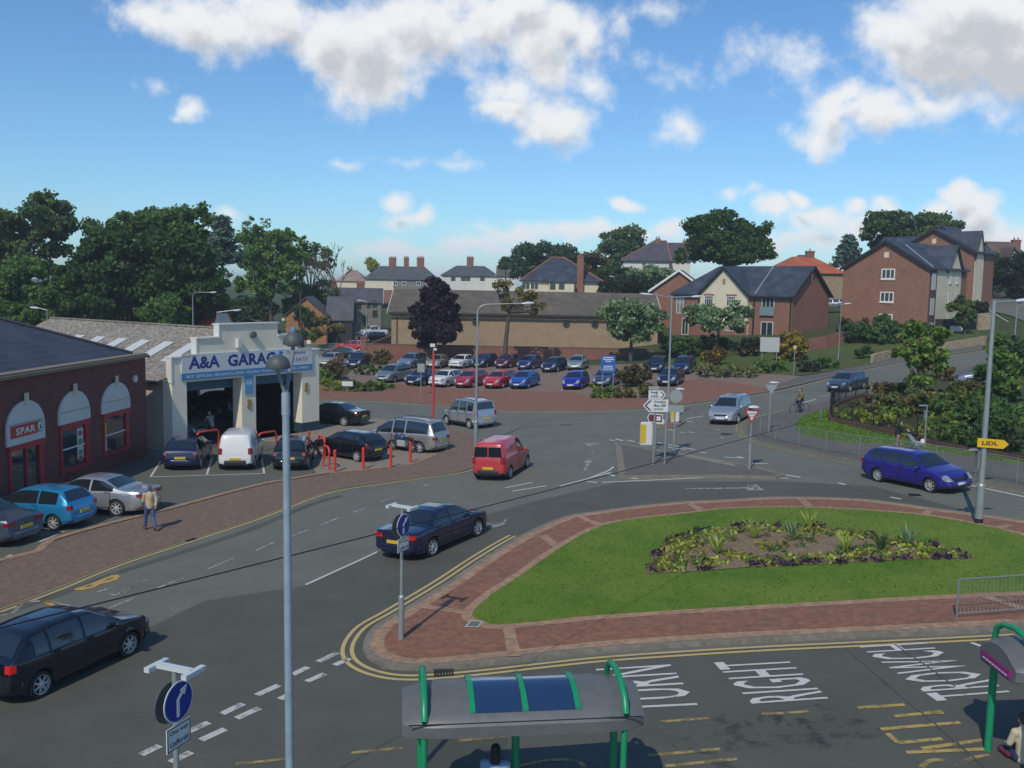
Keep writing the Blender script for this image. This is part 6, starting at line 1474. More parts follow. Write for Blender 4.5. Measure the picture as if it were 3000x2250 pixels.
tree('dark dense tree left of the middle of the wood',108,[(290,780,110,85),(250,870,120,70),(350,730,60,50)],'dark',.48,340,1.25,40,group=W_)
tree('low mid green tree at the left edge of the wood',106,[(70,830,120,75),(30,890,90,50),(150,880,80,50)],'mid',.46,240,1.2,38,group=W_)
tree('dark tree at the right end of the dense wood, left of the pine trunk',112,[(565,815,55,80),(540,900,80,50),(600,890,42,45)],'dark',.46,210,1.1,38,group=W_)
tree('mid green tree swelling out of the front of the wood above the shed roof',104,[(480,915,78,42)],'mid',.36,110,.8,44,group='rounded bushes before the wood',name='rounded_bush',trunk=.15,cat='bush')
tree('low green bush by the small left street lamp above the shop roof',100,[(60,925,90,40),(140,900,50,40)],'mid',.36,120,.8,44,group='rounded bushes before the wood',name='rounded_bush',trunk=.15,cat='bush')
def conifer(label,px,ytop,ybot,d,wpx,col,name='conifer',clear=0.25,sparse=1,leaf=.4):
    _seed[0]+=1;g=np.random.default_rng(_seed[0]);x=at(px,d);z0=T(x,d);zt=zat(px,ytop,d)-z0;zb_=zat(px,ybot,d)-z0;w_=wpx*d/F/2
    t=empty(name,(x,d,z0),0,label,'conifer');pts=[];bm=bmesh.new();tube(bm,[(0,0,-.2),(0,0,zt*.6),(0,0,zt)],[.25,.16,.03],7)
    n=int(26*sparse)
    for i in range(n):
        f=i/n;z=zb_+(zt-zb_)*f;rr=w_*(1-f)**.75*g.uniform(.7,1.1)+.25
        for k in range(6):
            a=g.uniform(0,6.28);tip=Vector((rr*math.cos(a),rr*math.sin(a),z-.12*rr));tube(bm,[(0,0,z),tip],[.05,.015],4,cap=False)
            m=int(16*sparse);u=g.random(m)**.7;pts.append(np.stack([tip.x*u,tip.y*u,z-.12*rr*u],1)+g.normal(size=(m,3))*np.array([.28,.28,.14]))
    leaves('crown',np.concatenate(pts),leaf,LM[col],t,2.0,.1);from_bm('trunk',bm,M_bark,t,True);return t
conifer('tall slender pine with bare lower trunk between the wood and the green sycamore',652,636,765,122,92,'blue',sparse=1.15,leaf=.42)
tree('bright green sycamore right of the pine with its limbs showing',152,[(790,715,88,58),(755,770,56,60),(860,770,60,60),(800,820,90,46),(735,840,44,36)],'light',.45,380,1.1,30,group=W_,extra='mid',shell=.35,limbs=12,trunk=.35)
tree('thin grey-green tree behind the sycamore, at the right end of the wood',160,[(885,720,45,50),(930,780,50,60),(910,850,60,50)],'ash',.42,110,1.0,22,group=W_,shell=.2,limbs=10)
def bare_tree(label,px,pyb,ytop,d,wpx,leafcol=None):
    _seed[0]+=1;g=random.Random(_seed[0]);x=at(px,d);z0=T(x,d);H=zat(px,ytop,d)-z0;t=empty('bare_tree',(x,d,z0),0,label,'tree');bm=bmesh.new();tips=[]
    def br(p,dv,l,r,dep):
        q=p+dv*l;tube(bm,[p,(p+q)/2+Vector((g.uniform(-1,1),g.uniform(-1,1),0))*l*.05,q],[r,r*.8,r*.6],5 if dep<3 else 3,cap=False)
        if dep>=5:tips.append(q);return
        for k in range(3 if dep<4 else 3):
            nd=(dv+Vector((g.uniform(-1,1),g.uniform(-1,1),g.uniform(-.25,.7)))*.62).normalized();br(q,nd,l*g.uniform(.62,.82),max(r*.6,.045),dep+1)
    br(Vector((0,0,-.2)),Vector((0,0,1)),H*.36,.26,0)
    from_bm('trunk',bm,M_bark,t,True)
    if leafcol:
        P=np.array([list(q) for q in tips]);P=np.repeat(P,4,axis=0)+RNG.normal(size=(len(P)*4,3))*.35;leaves('crown',P,.26,LM[leafcol],t)
bare_tree('leafless grey tree at the right end of the wood',990,960,745,150,110)
for i,(a,b,c,dd,hh,lb) in enumerate((((-40),180,930,122,60,'low dark understorey at the far left under the wood'),(180,420,930,124,70,'low dark understorey below the middle of the wood'),(420,640,940,126,70,'low dark understorey behind the garage roof'),(600,800,925,165,48,'dark hedge line below the green sycamore'),(840,1000,900,158,45,'green hedge line below the leafless tree'))):
    tree(lb,dd,[(a+(b-a)*(k+.5)/4,c-hh*.4,(b-a)/5.5,hh) for k in range(4)],'dark' if i<4 else 'mid',.48,200,1.2,36,name='tree_understorey',group='understorey of the wood',trunk=.12,cat='shrubbery')
tree('short dark tree standing before the orange stone cottage',128,[(882,935,28,38),(884,975,24,22)],'dark',.3,70,.6,36)
tree('green shrubs at the right foot of the orange cottage',134,[(935,955,34,28),(985,968,24,16)],'olive',.32,70,.6,32,name='shrub',cat='shrub',trunk=.06)
tree('low green hedge in front of the orange cottage',126,[(850,985,30,14),(900,992,30,10)],'mid',.3,50,.5,34,name='hedge',cat='hedge',trunk=.05)
tree('small golden-green tree behind the left semi-detached houses',255,[(1085,778,26,16)],'yellow',.6,40,1.4,30)
tree('spreading dark cedar behind the blue-roofed house',195,[(1540,750,45,32),(1600,742,55,32),(1660,752,50,32),(1530,790,50,30)],'dark',.55,240,1.4,32,extra='blue',limbs=14)
tree('tall green tree behind the cedar, left of the purple-roofed house',205,[(1825,705,52,32),(1790,730,45,32),(1850,740,40,36)],'ash',.55,170,1.4,32)
tree('rust-tinged tree between the blue-roofed and the purple-roofed houses',170,[(1745,775,50,38),(1720,820,40,30)],'rust',.5,140,1.2,34,extra='dark')
tree('dark round tree right of the rusty one',165,[(1800,810,50,34),(1760,845,50,26)],'dark',.48,120,1.2,36)
tree('pale bushy tree against the white wall of the purple-roofed house',160,[(1880,800,55,22),(1930,800,40,22)],'pale',.4,80,1.0,30)
tree('large dark evergreen mass behind the hall roof',150,[(1870,835,60,26),(1820,850,50,22),(1930,840,40,24),(1780,850,30,26)],'black',.46,190,1.1,38,extra='dark')
tree('big dark oak rising above the maisonette roof',152,[(2110,675,92,60),(2190,705,62,55),(2030,735,48,38),(2150,740,90,40),(2085,640,45,25)],'dark',.5,430,1.25,40,extra='mid',limbs=16,trunk=.45)
conifer('small blue-green spruce left of the apartments',2468,690,775,165,84,'blue',sparse=.9,leaf=.42)
tree('rounded tree behind the left half of the rear apartment roof',175,[(2600,650,62,40),(2570,680,45,35),(2650,690,60,40)],'dark',.5,220,1.3,34,extra='ash')
tree('flat-topped spreading tree behind the right half of the rear apartment roof',172,[(2720,648,70,22),(2770,660,40,26),(2700,690,60,30),(2800,690,40,18)],'ash',.5,190,1.2,26,shell=.4,limbs=12)
conifer('tiny distant spruce beyond the semi-detached houses',1475,757,782,230,34,'dark',leaf=.5)
tree('dark hedge between the rear apartments and the half-timbered house',150,[(2870,825,34,18),(2920,828,40,20)],'dark',.4,90,.9,38,name='hedge',cat='hedge',trunk=.08)
conifer('dark columnar cypress by the half-timbered house',2890,742,818,155,34,'dark',name='cypress',sparse=1.2,leaf=.36)
tree('very dark tree at the right edge in front of the half-timbered house',148,[(2985,790,46,45),(3010,840,50,35),(2950,810,26,28)],'black',.42,200,1.0,38,extra='dark')
tree('black-green clipped bush by the upper road',121,[(2866,905,24,18)],'black',.3,60,.5,40,name='clipped_bush',cat='bush',trunk=.05)
tree('small green tree against the cream gable of the apartments',115,[(2815,900,30,34),(2830,935,26,26)],'mid',.28,90,.55,36,extra='olive',trunk=.08)
tree('green young tree before the lower windows of the apartments',112,[(2590,935,24,20)],'mid',.26,36,.45,30,trunk=.06)
tree('reddish young tree before the brick wall of the apartments',111,[(2495,945,30,20),(2530,950,20,14)],'rust',.26,40,.45,28,trunk=.06)
CP='ornamental trees round the car park'
t0=tree('dark purple-leaved tree in front of the buff hall',111,[(1275,868,42,50),(1240,925,40,45),(1312,935,38,45),(1275,975,66,34),(1290,890,48,40)],'purple',.3,620,.62,44,base=(at(1272,111),111),group=CP,trunk=.22)
tree('half-bare golden tree with forked branches in front of the hall',110,[(1470,850,34,34),(1545,855,40,36),(1560,905,34,26),(1500,890,40,28)],'olive',.22,150,.5,20,base=(at(1476,110),110),group=CP,extra='gold',shell=.25,limbs=16,trunk=.26)
tree('round silvery-green whitebeam in front of the right end of the hall',109,[(1850,925,80,52),(1800,915,40,42),(1905,945,48,40),(1850,970,60,28)],'pale',.28,400,.62,36,base=(at(1847,109),109),group=CP,extra='mid',trunk=.2)
tree('vase-shaped silvery whitebeam in front of the cream gable',110,[(2055,915,46,30),(2135,912,60,34),(2100,935,88,26),(2170,950,30,22)],'pale',.26,260,.5,32,base=(at(2100,110),110),group=CP,extra='mid',limbs=16,trunk=.2)
def bush(label,px,py,w_,h_,col,extra=None,leaf=.2,name='shrub',group=None,n=1.0,cat='shrub',off=.05,dep=.8):
    g0=G(px,py,off);k=g0.y/F;rx=w_*k/2;rz=h_*k/2*1.0;_seed[0]+=1;ry=rx*dep
    ctr=(g0.x,g0.y+ry*.8);t=empty(name,(ctr[0],ctr[1],T(*ctr)),0,label,cat,group)
    area=rx*rz;nc=int(max(14,min(420,area*34*n)));cr=max(.18,min(.5,rz*.4))
    m=max(1,int(round(rx/max(rz,.3)/1.3)));E=[]
    for i in range(m):
        E.append((-rx+2*rx*(i+.5)/m,0,rz*.9,rx/m*1.25,max(ry,.3),rz*(1+.12*math.sin(i*2.3+px))))
    P,C=clump_cloud(E,nc,cr,40,.3,.8,_seed[0],False);P=P[P[:,2]>0]
    leaves('foliage',P,leaf,LM[col],t,mat2=LM[extra] if extra else None,f2=.3)
    return t
BS='shrubs of the car park beds';HG='shrubs on the grass bank by the hill road';GD='shrubs of the fenced garden on the right'
for a in((('yellow-green clipped hedge beside the garage corner'),965,1146,70,34,'yellow','mid'),('green low hedge beneath the small white sign',1050,1150,100,34,'mid',None),('pale green leafy shrub at the right end of the left bed',1120,1140,50,36,'light','mid'),('rusty tall shrub in the left bed',975,1108,50,56,'rust','olive'),('bright green mound right of the garage corner',950,1112,36,34,'light',None),
  ('green ground-cover bed behind the left hedge',1085,1100,100,34,'mid','dark'),('brown-green climbing shrub on the brick wall',1115,1068,52,46,'olive','rust'),('dark low shrubs below the hall wall, left part',1470,1052,60,28,'dark',None),('dark low shrubs below the hall wall, right part',1570,1048,130,30,'dark','olive'),('green shrub below the round windows',1690,1044,60,26,'mid',None),
  ('dark leafy hedge in the middle bed, left half',1770,1168,90,44,'mid','yellow'),('reddish low hedge in the middle bed, right half',1870,1168,120,44,'olive','rust'),('tall rusty bush in the middle bed',1865,1135,80,80,'rust','dark')):
    bush(a[0],*a[1:],group=BS)
for a in(('round orange-brown bush right of the whitebeam trunk',2095,1072,60,56,'rust','orange'),('long pale clipped hedge at the end of the car park',2140,1108,180,38,'olive','pale'),('dark hedge left of the maisonette door',2005,1048,110,60,'dark','mid'),('dark hedge below the cream gable',2100,1030,90,46,'dark','black'),('dark red shrubs below the French window',2200,1045,70,50,'black','rust'),
  ('round golden-orange bush beside the brick garden wall',2322,1060,88,90,'orange','olive'),('green low shrubs at the foot of the information board',2265,1092,90,38,'mid','light'),('dark purple shrub in the kerbside bed',2370,1090,70,38,'purple','mid'),('green shrub at the right end of the kerbside bed',2430,1082,60,36,'mid','dark'),('small dark bush alone on the grass bank',2538,1052,46,42,'dark','mid'),
  ('left part of the tall dark hedge before the apartments',2520,1008,90,62,'dark','mid'),('middle part of the tall dark hedge before the apartments',2610,1010,110,66,'mid','dark'),('right part of the tall dark hedge before the apartments',2695,1000,80,60,'dark','mid'),('small olive shrub by the black fence',2770,990,40,30,'olive',None)):
    bush(a[0],*a[1:],group=HG,leaf=.26)
for a in((2640,1232,90,44,'light','lime','fresh yellow-green shrub behind the railings, left of the pedestrians'),(2560,1222,90,50,'olive','yellow','olive shrub mass behind the yellow-green shrubs'),(2620,1205,80,60,'dark','olive','dark shrub behind the golden shrubs in the garden'),(2790,1262,120,60,'mid','yellow','mid green shrub bank behind the fresh green shrub'),(2890,1262,140,90,'dark','mid','deep green shrub bank below the right maple'),(2980,1255,120,80,'mid','light','mid green hedge at the right edge above the dark hedge'),(2900,1215,90,60,'mid','dark','green shrub under the right maple'),(2740,1200,100,60,'dark','mid','dark shrub under the left maple'),(2850,1300,130,60,'light','yellow','light green shrubs along the railings right of the bus post'),(2520,1212,60,40,'olive','rust','low olive shrub near the garden tip'),(2700,1160,90,40,'dark','olive','dark shrub between the maple and the hill road'),(2840,1165,110,50,'olive','dark','olive shrub below the silver coupe'),(2930,1298,120,70,'dark','light','bushy hedge behind the yellow arrow sign')):
    bush(a[6],*a[:6],group=GD,leaf=.2)
for a in(('reddish feathery shrub at the tip of the garden',2585,1185,80,66,'rust','olive'),('dark conical shrub left of the young garden tree',2650,1178,46,72,'dark','mid'),('large dark olive shrub mass in the garden, left half',2700,1225,150,90,'olive','mid'),('large dark olive shrub mass in the garden, right half',2820,1235,150,96,'mid','olive'),
  ('bright yellow-green low shrubs behind the railings, left end',2510,1238,110,42,'yellow','light'),('bright yellow-green low shrubs behind the railings, middle',2600,1256,110,50,'yellow','lime'),('golden low shrubs behind the two pedestrians',2690,1282,120,50,'yellow','mid'),('fresh green shrub left of the pole with the yellow arrow',2770,1296,110,60,'light','mid'),('deep green rounded shrub right of the bus post',2850,1318,130,80,'mid','light'),
  ('dark tall hedge at the right edge behind the arrow sign',2960,1335,150,110,'dark','mid'),('light green hedge top at the right edge',2975,1180,90,40,'light','mid'),('dark shrub below the young right tree',2905,1190,80,60,'dark',None),('rust-coloured grassy clump below the silver coupe',2775,1120,60,50,'rust','olive')):
    bush(a[0],*a[1:],group=GD,leaf=.2)
q=G(2693,1205);tree('young maple in the garden between the viewer and the apartments',q.y,[(2690,985,48,42),(2740,1010,46,44),(2650,1030,30,26),(2710,1060,46,36),(2700,1100,34,26)],'light',.24,200,.42,30,base=(q.x,q.y),extra='olive',trunk=.11,shell=.3,limbs=12)
q=G(2925,1190);tree('young maple close to the right lamp post',q.y,[(2930,1030,36,40),(2905,1085,40,40),(2965,1080,40,36),(2930,1120,40,30)],'mid',.24,200,.42,32,base=(q.x,q.y),extra='light',trunk=.11,shell=.3)
q=G(2985,1120);tree('very dark tree behind the right lamp post',q.y+6,[(2975,1030,30,36),(3015,1040,46,46)],'dark',.3,110,.8,36,trunk=.2)
# phormium in the garden tip, spiky plants in the flower bed
def spiky(loc,label,h=.6,n=26,col='pale',group=None,name='spiky_plant'):
    bm=bmesh.new();g=random.Random(int(loc[0]*97+loc[1]*31))
    for i in range(n):
        a=g.uniform(0,6.28);l=h*g.uniform(.7,1.15);sp=g.uniform(.15,.8);d=Vector((math.cos(a)*sp,math.sin(a)*sp,1)).normalized();s_=Vector((-math.sin(a),math.cos(a),0))*.014*h/.6
        p=[Vector((0,0,0)),d*l*.55,d*l+Vector((math.cos(a),math.sin(a),-.5))*.1*l]
        v=[bm.verts.new(p[0]-s_),bm.verts.new(p[0]+s_),bm.verts.new(p[1]+s_*1.3),bm.verts.new(p[1]-s_*1.3),bm.verts.new(p[2])]
        bm.faces.new((v[0],v[1],v[2],v[3]));bm.faces.new((v[3],v[2],v[4]))
    o=from_bm(name,bm,LM[col],None,False,loc);setp(o,label,'plant',group);return o
q=G(2580,1190);spiky((q.x,q.y,q.z),'bronze sword-leaved plant at the tip of the garden',1.3,60,'rust')
SPK=[((2210,1580),'lime','left rear spiky plant of the flower bed, first from the left'),((2322,1585),'pale','silvery spiky plant left of the bed centre, rear row'),((2372,1555),'lime','tall spiky plant at the back edge of the bed centre'),((2475,1620),'lime','spiky plant in the middle of the right half of the bed'),((2580,1615),'mid','small spiky plant in the right part of the bed'),((2660,1600),'pale','spiky plant nearest the right tip of the bed'),((2100,1625),'lime','spiky plant in the left part of the bed')]
for (p,c,l) in SPK:
    q=G(*p,.15);spiky((q.x,q.y,T(q.x,q.y)+.16),l,.8,34,c,'spiky plants of the flower bed')
def inpoly(x,y,P):
    c=False;j=len(P)-1
    for i in range(len(P)):
        if (P[i].y>y)!=(P[j].y>y) and x<(P[j].x-P[i].x)*(y-P[i].y)/(P[j].y-P[i].y)+P[i].x:c=not c
        j=i
    return c
xs=[p.x for p in BED];ys=[p.y for p in BED];rows={'yellow':[],'olive':[],'violet':[],'mid':[],'lime':[]}
def edge_d(x,y):return min((p.x-x)**2+(p.y-y)**2 for p in BEDd)**.5
BEDd=dens(BED,.3,True);gg=np.random.default_rng(3)
for _ in range(950):
    x=gg.uniform(min(xs),max(xs));y=gg.uniform(min(ys),max(ys))
    if not inpoly(x,y,BED):continue
    e=edge_d(x,y);nz=math.sin(x*2.1+1.3)*math.sin(y*2.7+x*.6)
    if e<.22:k='violet' if gg.random()<.6 else 'olive'
    elif e<1.0:k=gg.choice(['yellow','olive','mid','lime'])
    elif nz>.35 or gg.random()<.08:k=gg.choice(['yellow','olive','mid'])
    else:continue
    m=14 if k!='violet' else 22;rows[k].append(np.array([x,y,T(x,y)+KO+.1])+gg.normal(size=(m,3))*np.array([.1,.1,.05]))
for k,v in rows.items():
    o=leaves('bedding_plants',np.concatenate(v),.085,LM[k],None);o['kind']='stuff'
    setp(o,{'yellow':'yellow-green bedding plants scattered over the flower bed','olive':'olive bedding plants scattered over the flower bed','violet':'dark violet flowers edging the flower bed','mid':'green bedding plants scattered over the flower bed','lime':'lime bedding plants near the edge of the flower bed'}[k],'bedding plants')
# grass blades over lawn and verges
def tufts(polys,n,off,h,cols,label,seed):
    g=np.random.default_rng(seed);xs=[p.x for p in polys];ys=[p.y for p in polys];out=[]
    while len(out)<n:
        x=g.uniform(max(min(xs),-30),min(max(xs),24));y=g.uniform(min(ys),max(ys))
        if inpoly(x,y,polys):out.append((x,y,T(x,y)+off))
    P=np.array(out)
    o=leaves('grass',P,h,LM[cols],None,1.2,-.6,kind='stuff');setp(o,label,'grass')
LM['grassA']=leaf_mat('grass_blades',(.045,.095,.008),(.078,.135,.016),.3);LM['grassB']=leaf_mat('grass_blades_yellow',(.06,.09,.012),(.10,.13,.03),.3)
tufts(G1,9000,KO+.06,.045,'grassA','short mown green grass of the oval island','5'.__len__())
tufts(G1,3000,KO+.06,.04,'grassB','lighter yellowish blades among the grass of the oval island',8)
tufts(gb,7000,.06,.12,'grassA','grass growing on the bank beside the hill road',9)
tufts(gv,5000,.14,.07,'grassA','grass of the verge behind the guard rail',10)
# ================================================================ street furniture
M_galv=solid('galvanised',(.32,.35,.35),.45,.4,var=.08,vs=2);M_galvd=solid('galvanised_dull',(.20,.225,.225),.6,.2);M_head=solid('lamp_head',(.55,.58,.58),.35)
M_lens=solid('lamp_lens',(.35,.37,.38),.15);M_black=solid('black_paint',(.015,.015,.017),.5);M_signw=solid('sign_white',(.62,.63,.62),.4);M_signb=solid('sign_blue',(.012,.03,.26),.4);M_signr=solid('sign_red_paint',(.42,.02,.03),.4);M_grey=solid('sign_back',(.27,.31,.30),.5)
def Zp(px,py,z):
    r=ray(px,py);t=(z-CH)/r.z;return Vector((r.x*t,r.y*t,z))
def head_mesh(bm,c,d,l=.75,w=.15,h=.1,mi=0):
    d=Vector(d).normalized();s=Vector((-d.y,d.x,0)).normalized();u=d.cross(s)
    rings=[]
    for t,k in((0,.45),(.15,.8),(.5,1),(.85,.85),(1,.4)):
        p=Vector(c)+d*l*t;rings.append([bm.verts.new(p+s*w*k*math.cos(a)+Vector((0,0,1))*h*k*(math.sin(a) if math.sin(a)>0 else .45*math.sin(a))) for a in [2*math.pi*i/10 for i in range(10)]])
    for a,b in zip(rings,rings[1:]):
        for i in range(10):bm.faces.new((a[i],a[(i+1)%10],b[(i+1)%10],b[i]))
    bm.faces.new(rings[0]);bm.faces.new(rings[-1]);bmesh.ops.recalc_face_normals(bm,faces=bm.faces)
def street_lamp(base,h,arms,label,group='street lamps',style='arm',pr=.09,collar=1.5,mat=None):
    """arms: list of (direction vector, length, rise)"""
    t=empty('street_lamp',base,0,label,'street lamp',group);bm=bmesh.new()
    tube(bm,[(0,0,-.1),(0,0,collar)],pr*1.35,12);tube(bm,[(0,0,collar+.001),(0,0,collar+.08)],[pr*1.45,pr],12);tube(bm,[(0,0,collar+.05),(0,0,h-.45 if style=='curve' else h)],[pr,pr*.62],12)
    pole=from_bm('pole',bm,mat or M_galv,t,True)
    for (d,l,rise) in arms:
        d=Vector((d[0],d[1],0)).normalized();bm=bmesh.new()
        if style=='curve':pts=[Vector((0,0,h-.45)),Vector((0,0,h-.2))+d*.06,Vector((0,0,h-.04))+d*.25,Vector((0,0,h+rise*.3))+d*.55,Vector((0,0,h+rise))+d*l]
        else:pts=[Vector((0,0,h-.1)),Vector((0,0,h-.06))+d*.15,Vector((0,0,h+rise))+d*l]
        tube(bm,pts,.035,8);from_bm('arm',bm,mat or M_galv,t,True)
        b=bmesh.new();head_mesh(b,Vector((0,0,h+rise-.02))+d*(l-.05),d+Vector((0,0,.06)));hd=from_bm('lamp_head',b,M_head,t,True)
        b=bmesh.new();head_mesh(b,Vector((0,0,h+rise-.075))+d*(l+.08),d+Vector((0,0,.06)),.5,.11,.05);from_bm('lens',b,M_lens,hd,True)
    return t
def lamp_px(base,top,arms,label,d=None,**k):
    if d:
        x=at(top[0],d);b=Vector((x,d,T(x,d)))
    else:b=G(*base)
    h=PD(top[0],top[1],b.y).z-b.z
    return street_lamp(tuple(b),h,arms,label,**k)
lamp_px((1393,1310),(1402,893),[((1,.15),2.6,.12)],'grey street lamp with single arm reaching right, beside the red van',style='curve')
lamp_px((1955,1240),(1972,868),[((-1,-.1),1.35,.08),((1,.1),1.35,.0)],'tall double-armed street lamp on the small island behind the direction signs',pr=.08)
lamp3=lamp_px((2866,1540),(2912,880),[((1,.25),.95,.0)],'street lamp at the right edge carrying the yellow arrow sign',pr=.11)
b=bmesh.new();tube(b,[(0,0,-.09),(0,0,.28)],.152,12);from_bm('black_base_band',b,M_black,lamp3)
lamp_px((2455,1065),(2472,890),[((-1,0),.35,0),((1,0),.35,0)],'thin lamp post on the grass bank left of the apartments',pr=.05,collar=.8)
lamp_px(None,(2969,893),[((1,.2),.8,0)],'street lamp on the upper road by the right edge',d=88,pr=.07)
lamp_px(None,(563,856),[((1,-.2),2.0,.02)],'street lamp before the wood with arm to the right',d=98,style='curve',pr=.07)
lamp_px(None,(634,912),[((1,.1),1.3,.1)],'street lamp whose head rises just above the garage parapet',d=80,pr=.06)
lamp_px(None,(696,874),[((1,.1),.2,.0)],'distant small street lamp right of the pine trunk',d=135,pr=.06)
lamp_px(None,(136,905),[((-1,.1),.7,.06)],'small street lamp behind the shop and shed roofs at the left',d=74,pr=.05)
lamp_px(None,(1071,882),[((-1,.1),.6,.06)],'street lamp in front of the grey stone house',d=128,pr=.06)
lamp_px(None,(1793,810),[((-1,.1),.2,.0)],'thin street lamp in the dark hedge above the hall roof',d=152,pr=.06)
bm=bmesh.new();tube(bm,[(0,0,-.3),(0,0,8.2)],[.12,.08],8);x=at(878,117);o=from_bm('telegraph_pole',bm,M_bark,None,True,(x,117,T(x,117)));setp(o,'brown telegraph pole standing in front of the orange cottage','pole')
# near twin post-top lamp
X0=at(829,13.3);t=empty('street_lamp',(X0+.05,13.3,0),0,'near tall blue-grey lamp post with two dome heads, cut by the bottom edge','street lamp','street lamps')
M_polen=solid('pole_bluegrey',(.30,.37,.43),.45,.2,var=.1,vs=5)
bm=bmesh.new();tube(bm,[(0,0,-.05),(0,0,1.4),(0,0,1.42),(-.03,0,7.95)],[.09,.09,.064,.053],16);tube(bm,[(-.03,0,7.62),(-.03,0,7.93)],.062,16);from_bm('pole',bm,M_polen,t,True)
zh=8.42
def dome(parent,c,r,sensor):
    b=bmesh.new();lathe(b,[(r*1.02,-.02),(r*1.06,.0),(r*.97,.07),(r*.76,.125),(r*.4,.16),(.05,.17)],24,0,Matrix.Translation(c));h_=from_bm('lamp_head',b,solid('dome_grey',(.075,.085,.09),.55),parent,True)
    b=bmesh.new();lathe(b,[(r*.5,-.05),(r*.85,-.021),(r*.2,-.02)],20,0,Matrix.Translation(c));from_bm('lens',b,M_lens,h_,True)
    if sensor:
        b=bmesh.new();lathe(b,[(.04,.165),(.045,.2),(.035,.235)],12,0,Matrix.Translation(c));from_bm('sensor',b,solid('sensor_blue',(.12,.25,.42),.4),h_,True)
    return h_
dome(t,(-.11,-.1,zh-.10),.165,True);dome(t,(-.06,.6,zh+.19),.145,True)
b=bmesh.new();tube(b,[(-.03,0,7.9),(-.08,0,8.05),(-.13,-.1,8.3)],.028,8);from_bm('arm',b,M_galvd,t,True);b=bmesh.new();tube(b,[(-.03,0,7.9),(-.03,.2,8.15),(-.05,.5,8.45),(-.06,.6,8.58)],.028,8);from_bm('arm',b,M_galvd,t,True)
# ---- signs
def sign_frame(o,face):
    """o origin; face: heading (deg) the sign front looks towards; returns matrix: x right (as read), y up, z out"""
    a=R(face);n=Vector((math.cos(a),math.sin(a),0));ux=Vector((0,0,1)).cross(n);uz=Vector((0,0,1))
    return Matrix(((ux.x,uz.x,n.x,o[0]),(ux.y,uz.y,n.y,o[1]),(ux.z,uz.z,n.z,o[2]),(0,0,0,1)))
def plate(parent,M,w,h,c=(0,0),mat=None,th=.02,rim=None,rw=.02,name='sign_plate',z=0):
    bm=bmesh.new();x,y=c
    box(bm,x-w/2,x+w/2,y-h/2,y+h/2,z,z+th,0,M);o=from_bm(name,bm,[mat],parent)
    if rim:
        bm=bmesh.new()
        for a in((x-w/2+.01,x+w/2-.01,y-h/2+.01,y-h/2+rw+.01),(x-w/2+.01,x+w/2-.01,y+h/2-rw-.01,y+h/2-.01),(x-w/2+.01,x-w/2+rw+.01,y-h/2+rw+.012,y+h/2-rw-.012),(x+w/2-rw-.01,x+w/2-.01,y-h/2+rw+.012,y+h/2-rw-.012)):box(bm,*a,z+th,z+th+.003,0,M)
        from_bm('border',bm,rim,o)
    return o
def mtext(parent,M,body,x,y,h,mat,z=.026,w=None,bold=.01):
    return text_obj('lettering',body,parent,M@Matrix.Translation((x,y,z)),w,h,mat,bold=bold)
def one_way(base,face,label,zc,k=1.0):
    t=empty('traffic_sign',base,0,label,'traffic sign','one way signs with a blue arrow disc')
    M=sign_frame((0,0,0),face)
    bm=bmesh.new();tube(bm,[(0,0,-.05),(0,0,1.15)],.08,14);tube(bm,[(0,0,1.15),(0,0,1.2)],[.085,.045],14);tube(bm,[(0,0,1.2),(0,0,zc+.46)],.042,12);from_bm('post',bm,M_galv,t,True)
    bm=bmesh.new();c=M@Vector((0,zc,.05));Md=Matrix.Translation((0,0,0))@M@Matrix.Translation((0,zc,.05));lathe(bm,[(.3,0),(.3,.012)],32,0,Md);lathe(bm,[(.28,.0125),(.28,.016)],32,1,Md);dk=from_bm('sign_disc',bm,[M_signw,M_signb],t)
    bm=bmesh.new();Ma=M@Matrix.Translation((0,zc,.068))
    prism(bm,[Ma@Vector(p) for p in((-.045,-.22,0),(.01,-.22,0),(.01,.02,0),(.085,.095,0),(.12,.06,0),(.165,.2,0),(.02,.16,0),(.052,.128,0),(-.045,.035,0))],Ma.to_3x3()@Vector((0,0,.004)))
    bmesh.ops.recalc_face_normals(bm,faces=bm.faces);from_bm('arrow',bm,M_signw,dk)
    bm=bmesh.new();Mb=M@Matrix.Translation((-.02,zc-.03,-.08));lathe(bm,[(.3,-.012),(.3,0)],32,0,Mb);from_bm('sign_disc',bm,solid('sign_back_dark',(.09,.10,.10),.5),t)
    p=plate(t,M,.50,.36,(0,zc-.51),M_signw,.015,M_black,.014,z=.045)
    mtext(p,M,'One way',-.19,zc-.47,.085,M_black,z=.064,w=.38,bold=.01);mtext(p,M,'Unffordd',-.19,zc-.63,.085,M_black,z=.064,w=.38,bold=.01)
    # lighting unit on top: bar with two cross bars
    bm=bmesh.new();Mh=M@Matrix.Translation((0,zc+.46,0));box(bm,-.055,.055,-.0,.06,-.3,.3,0,Mh)
    hd=from_bm('light_unit',bm,M_head,t)
    for sx in(-1,1):
        b=bmesh.new();box(b,-.2,.22,-.02,.05,sx*.33-.045,sx*.33+.045,0,Mh);from_bm('lantern',b,M_head,hd)
    return t
b1=G(1175,1872,.1);one_way(tuple(b1),-28,'one way sign with blue arrow standing on the tip of the oval island',PD(1183,1538,b1.y).z-b1.z)
bx=at(490,13.0);one_way((bx,13.0,0),-21,'nearest one way sign with blue arrow, cut by the bottom edge',PD(505,2053,13.0).z)
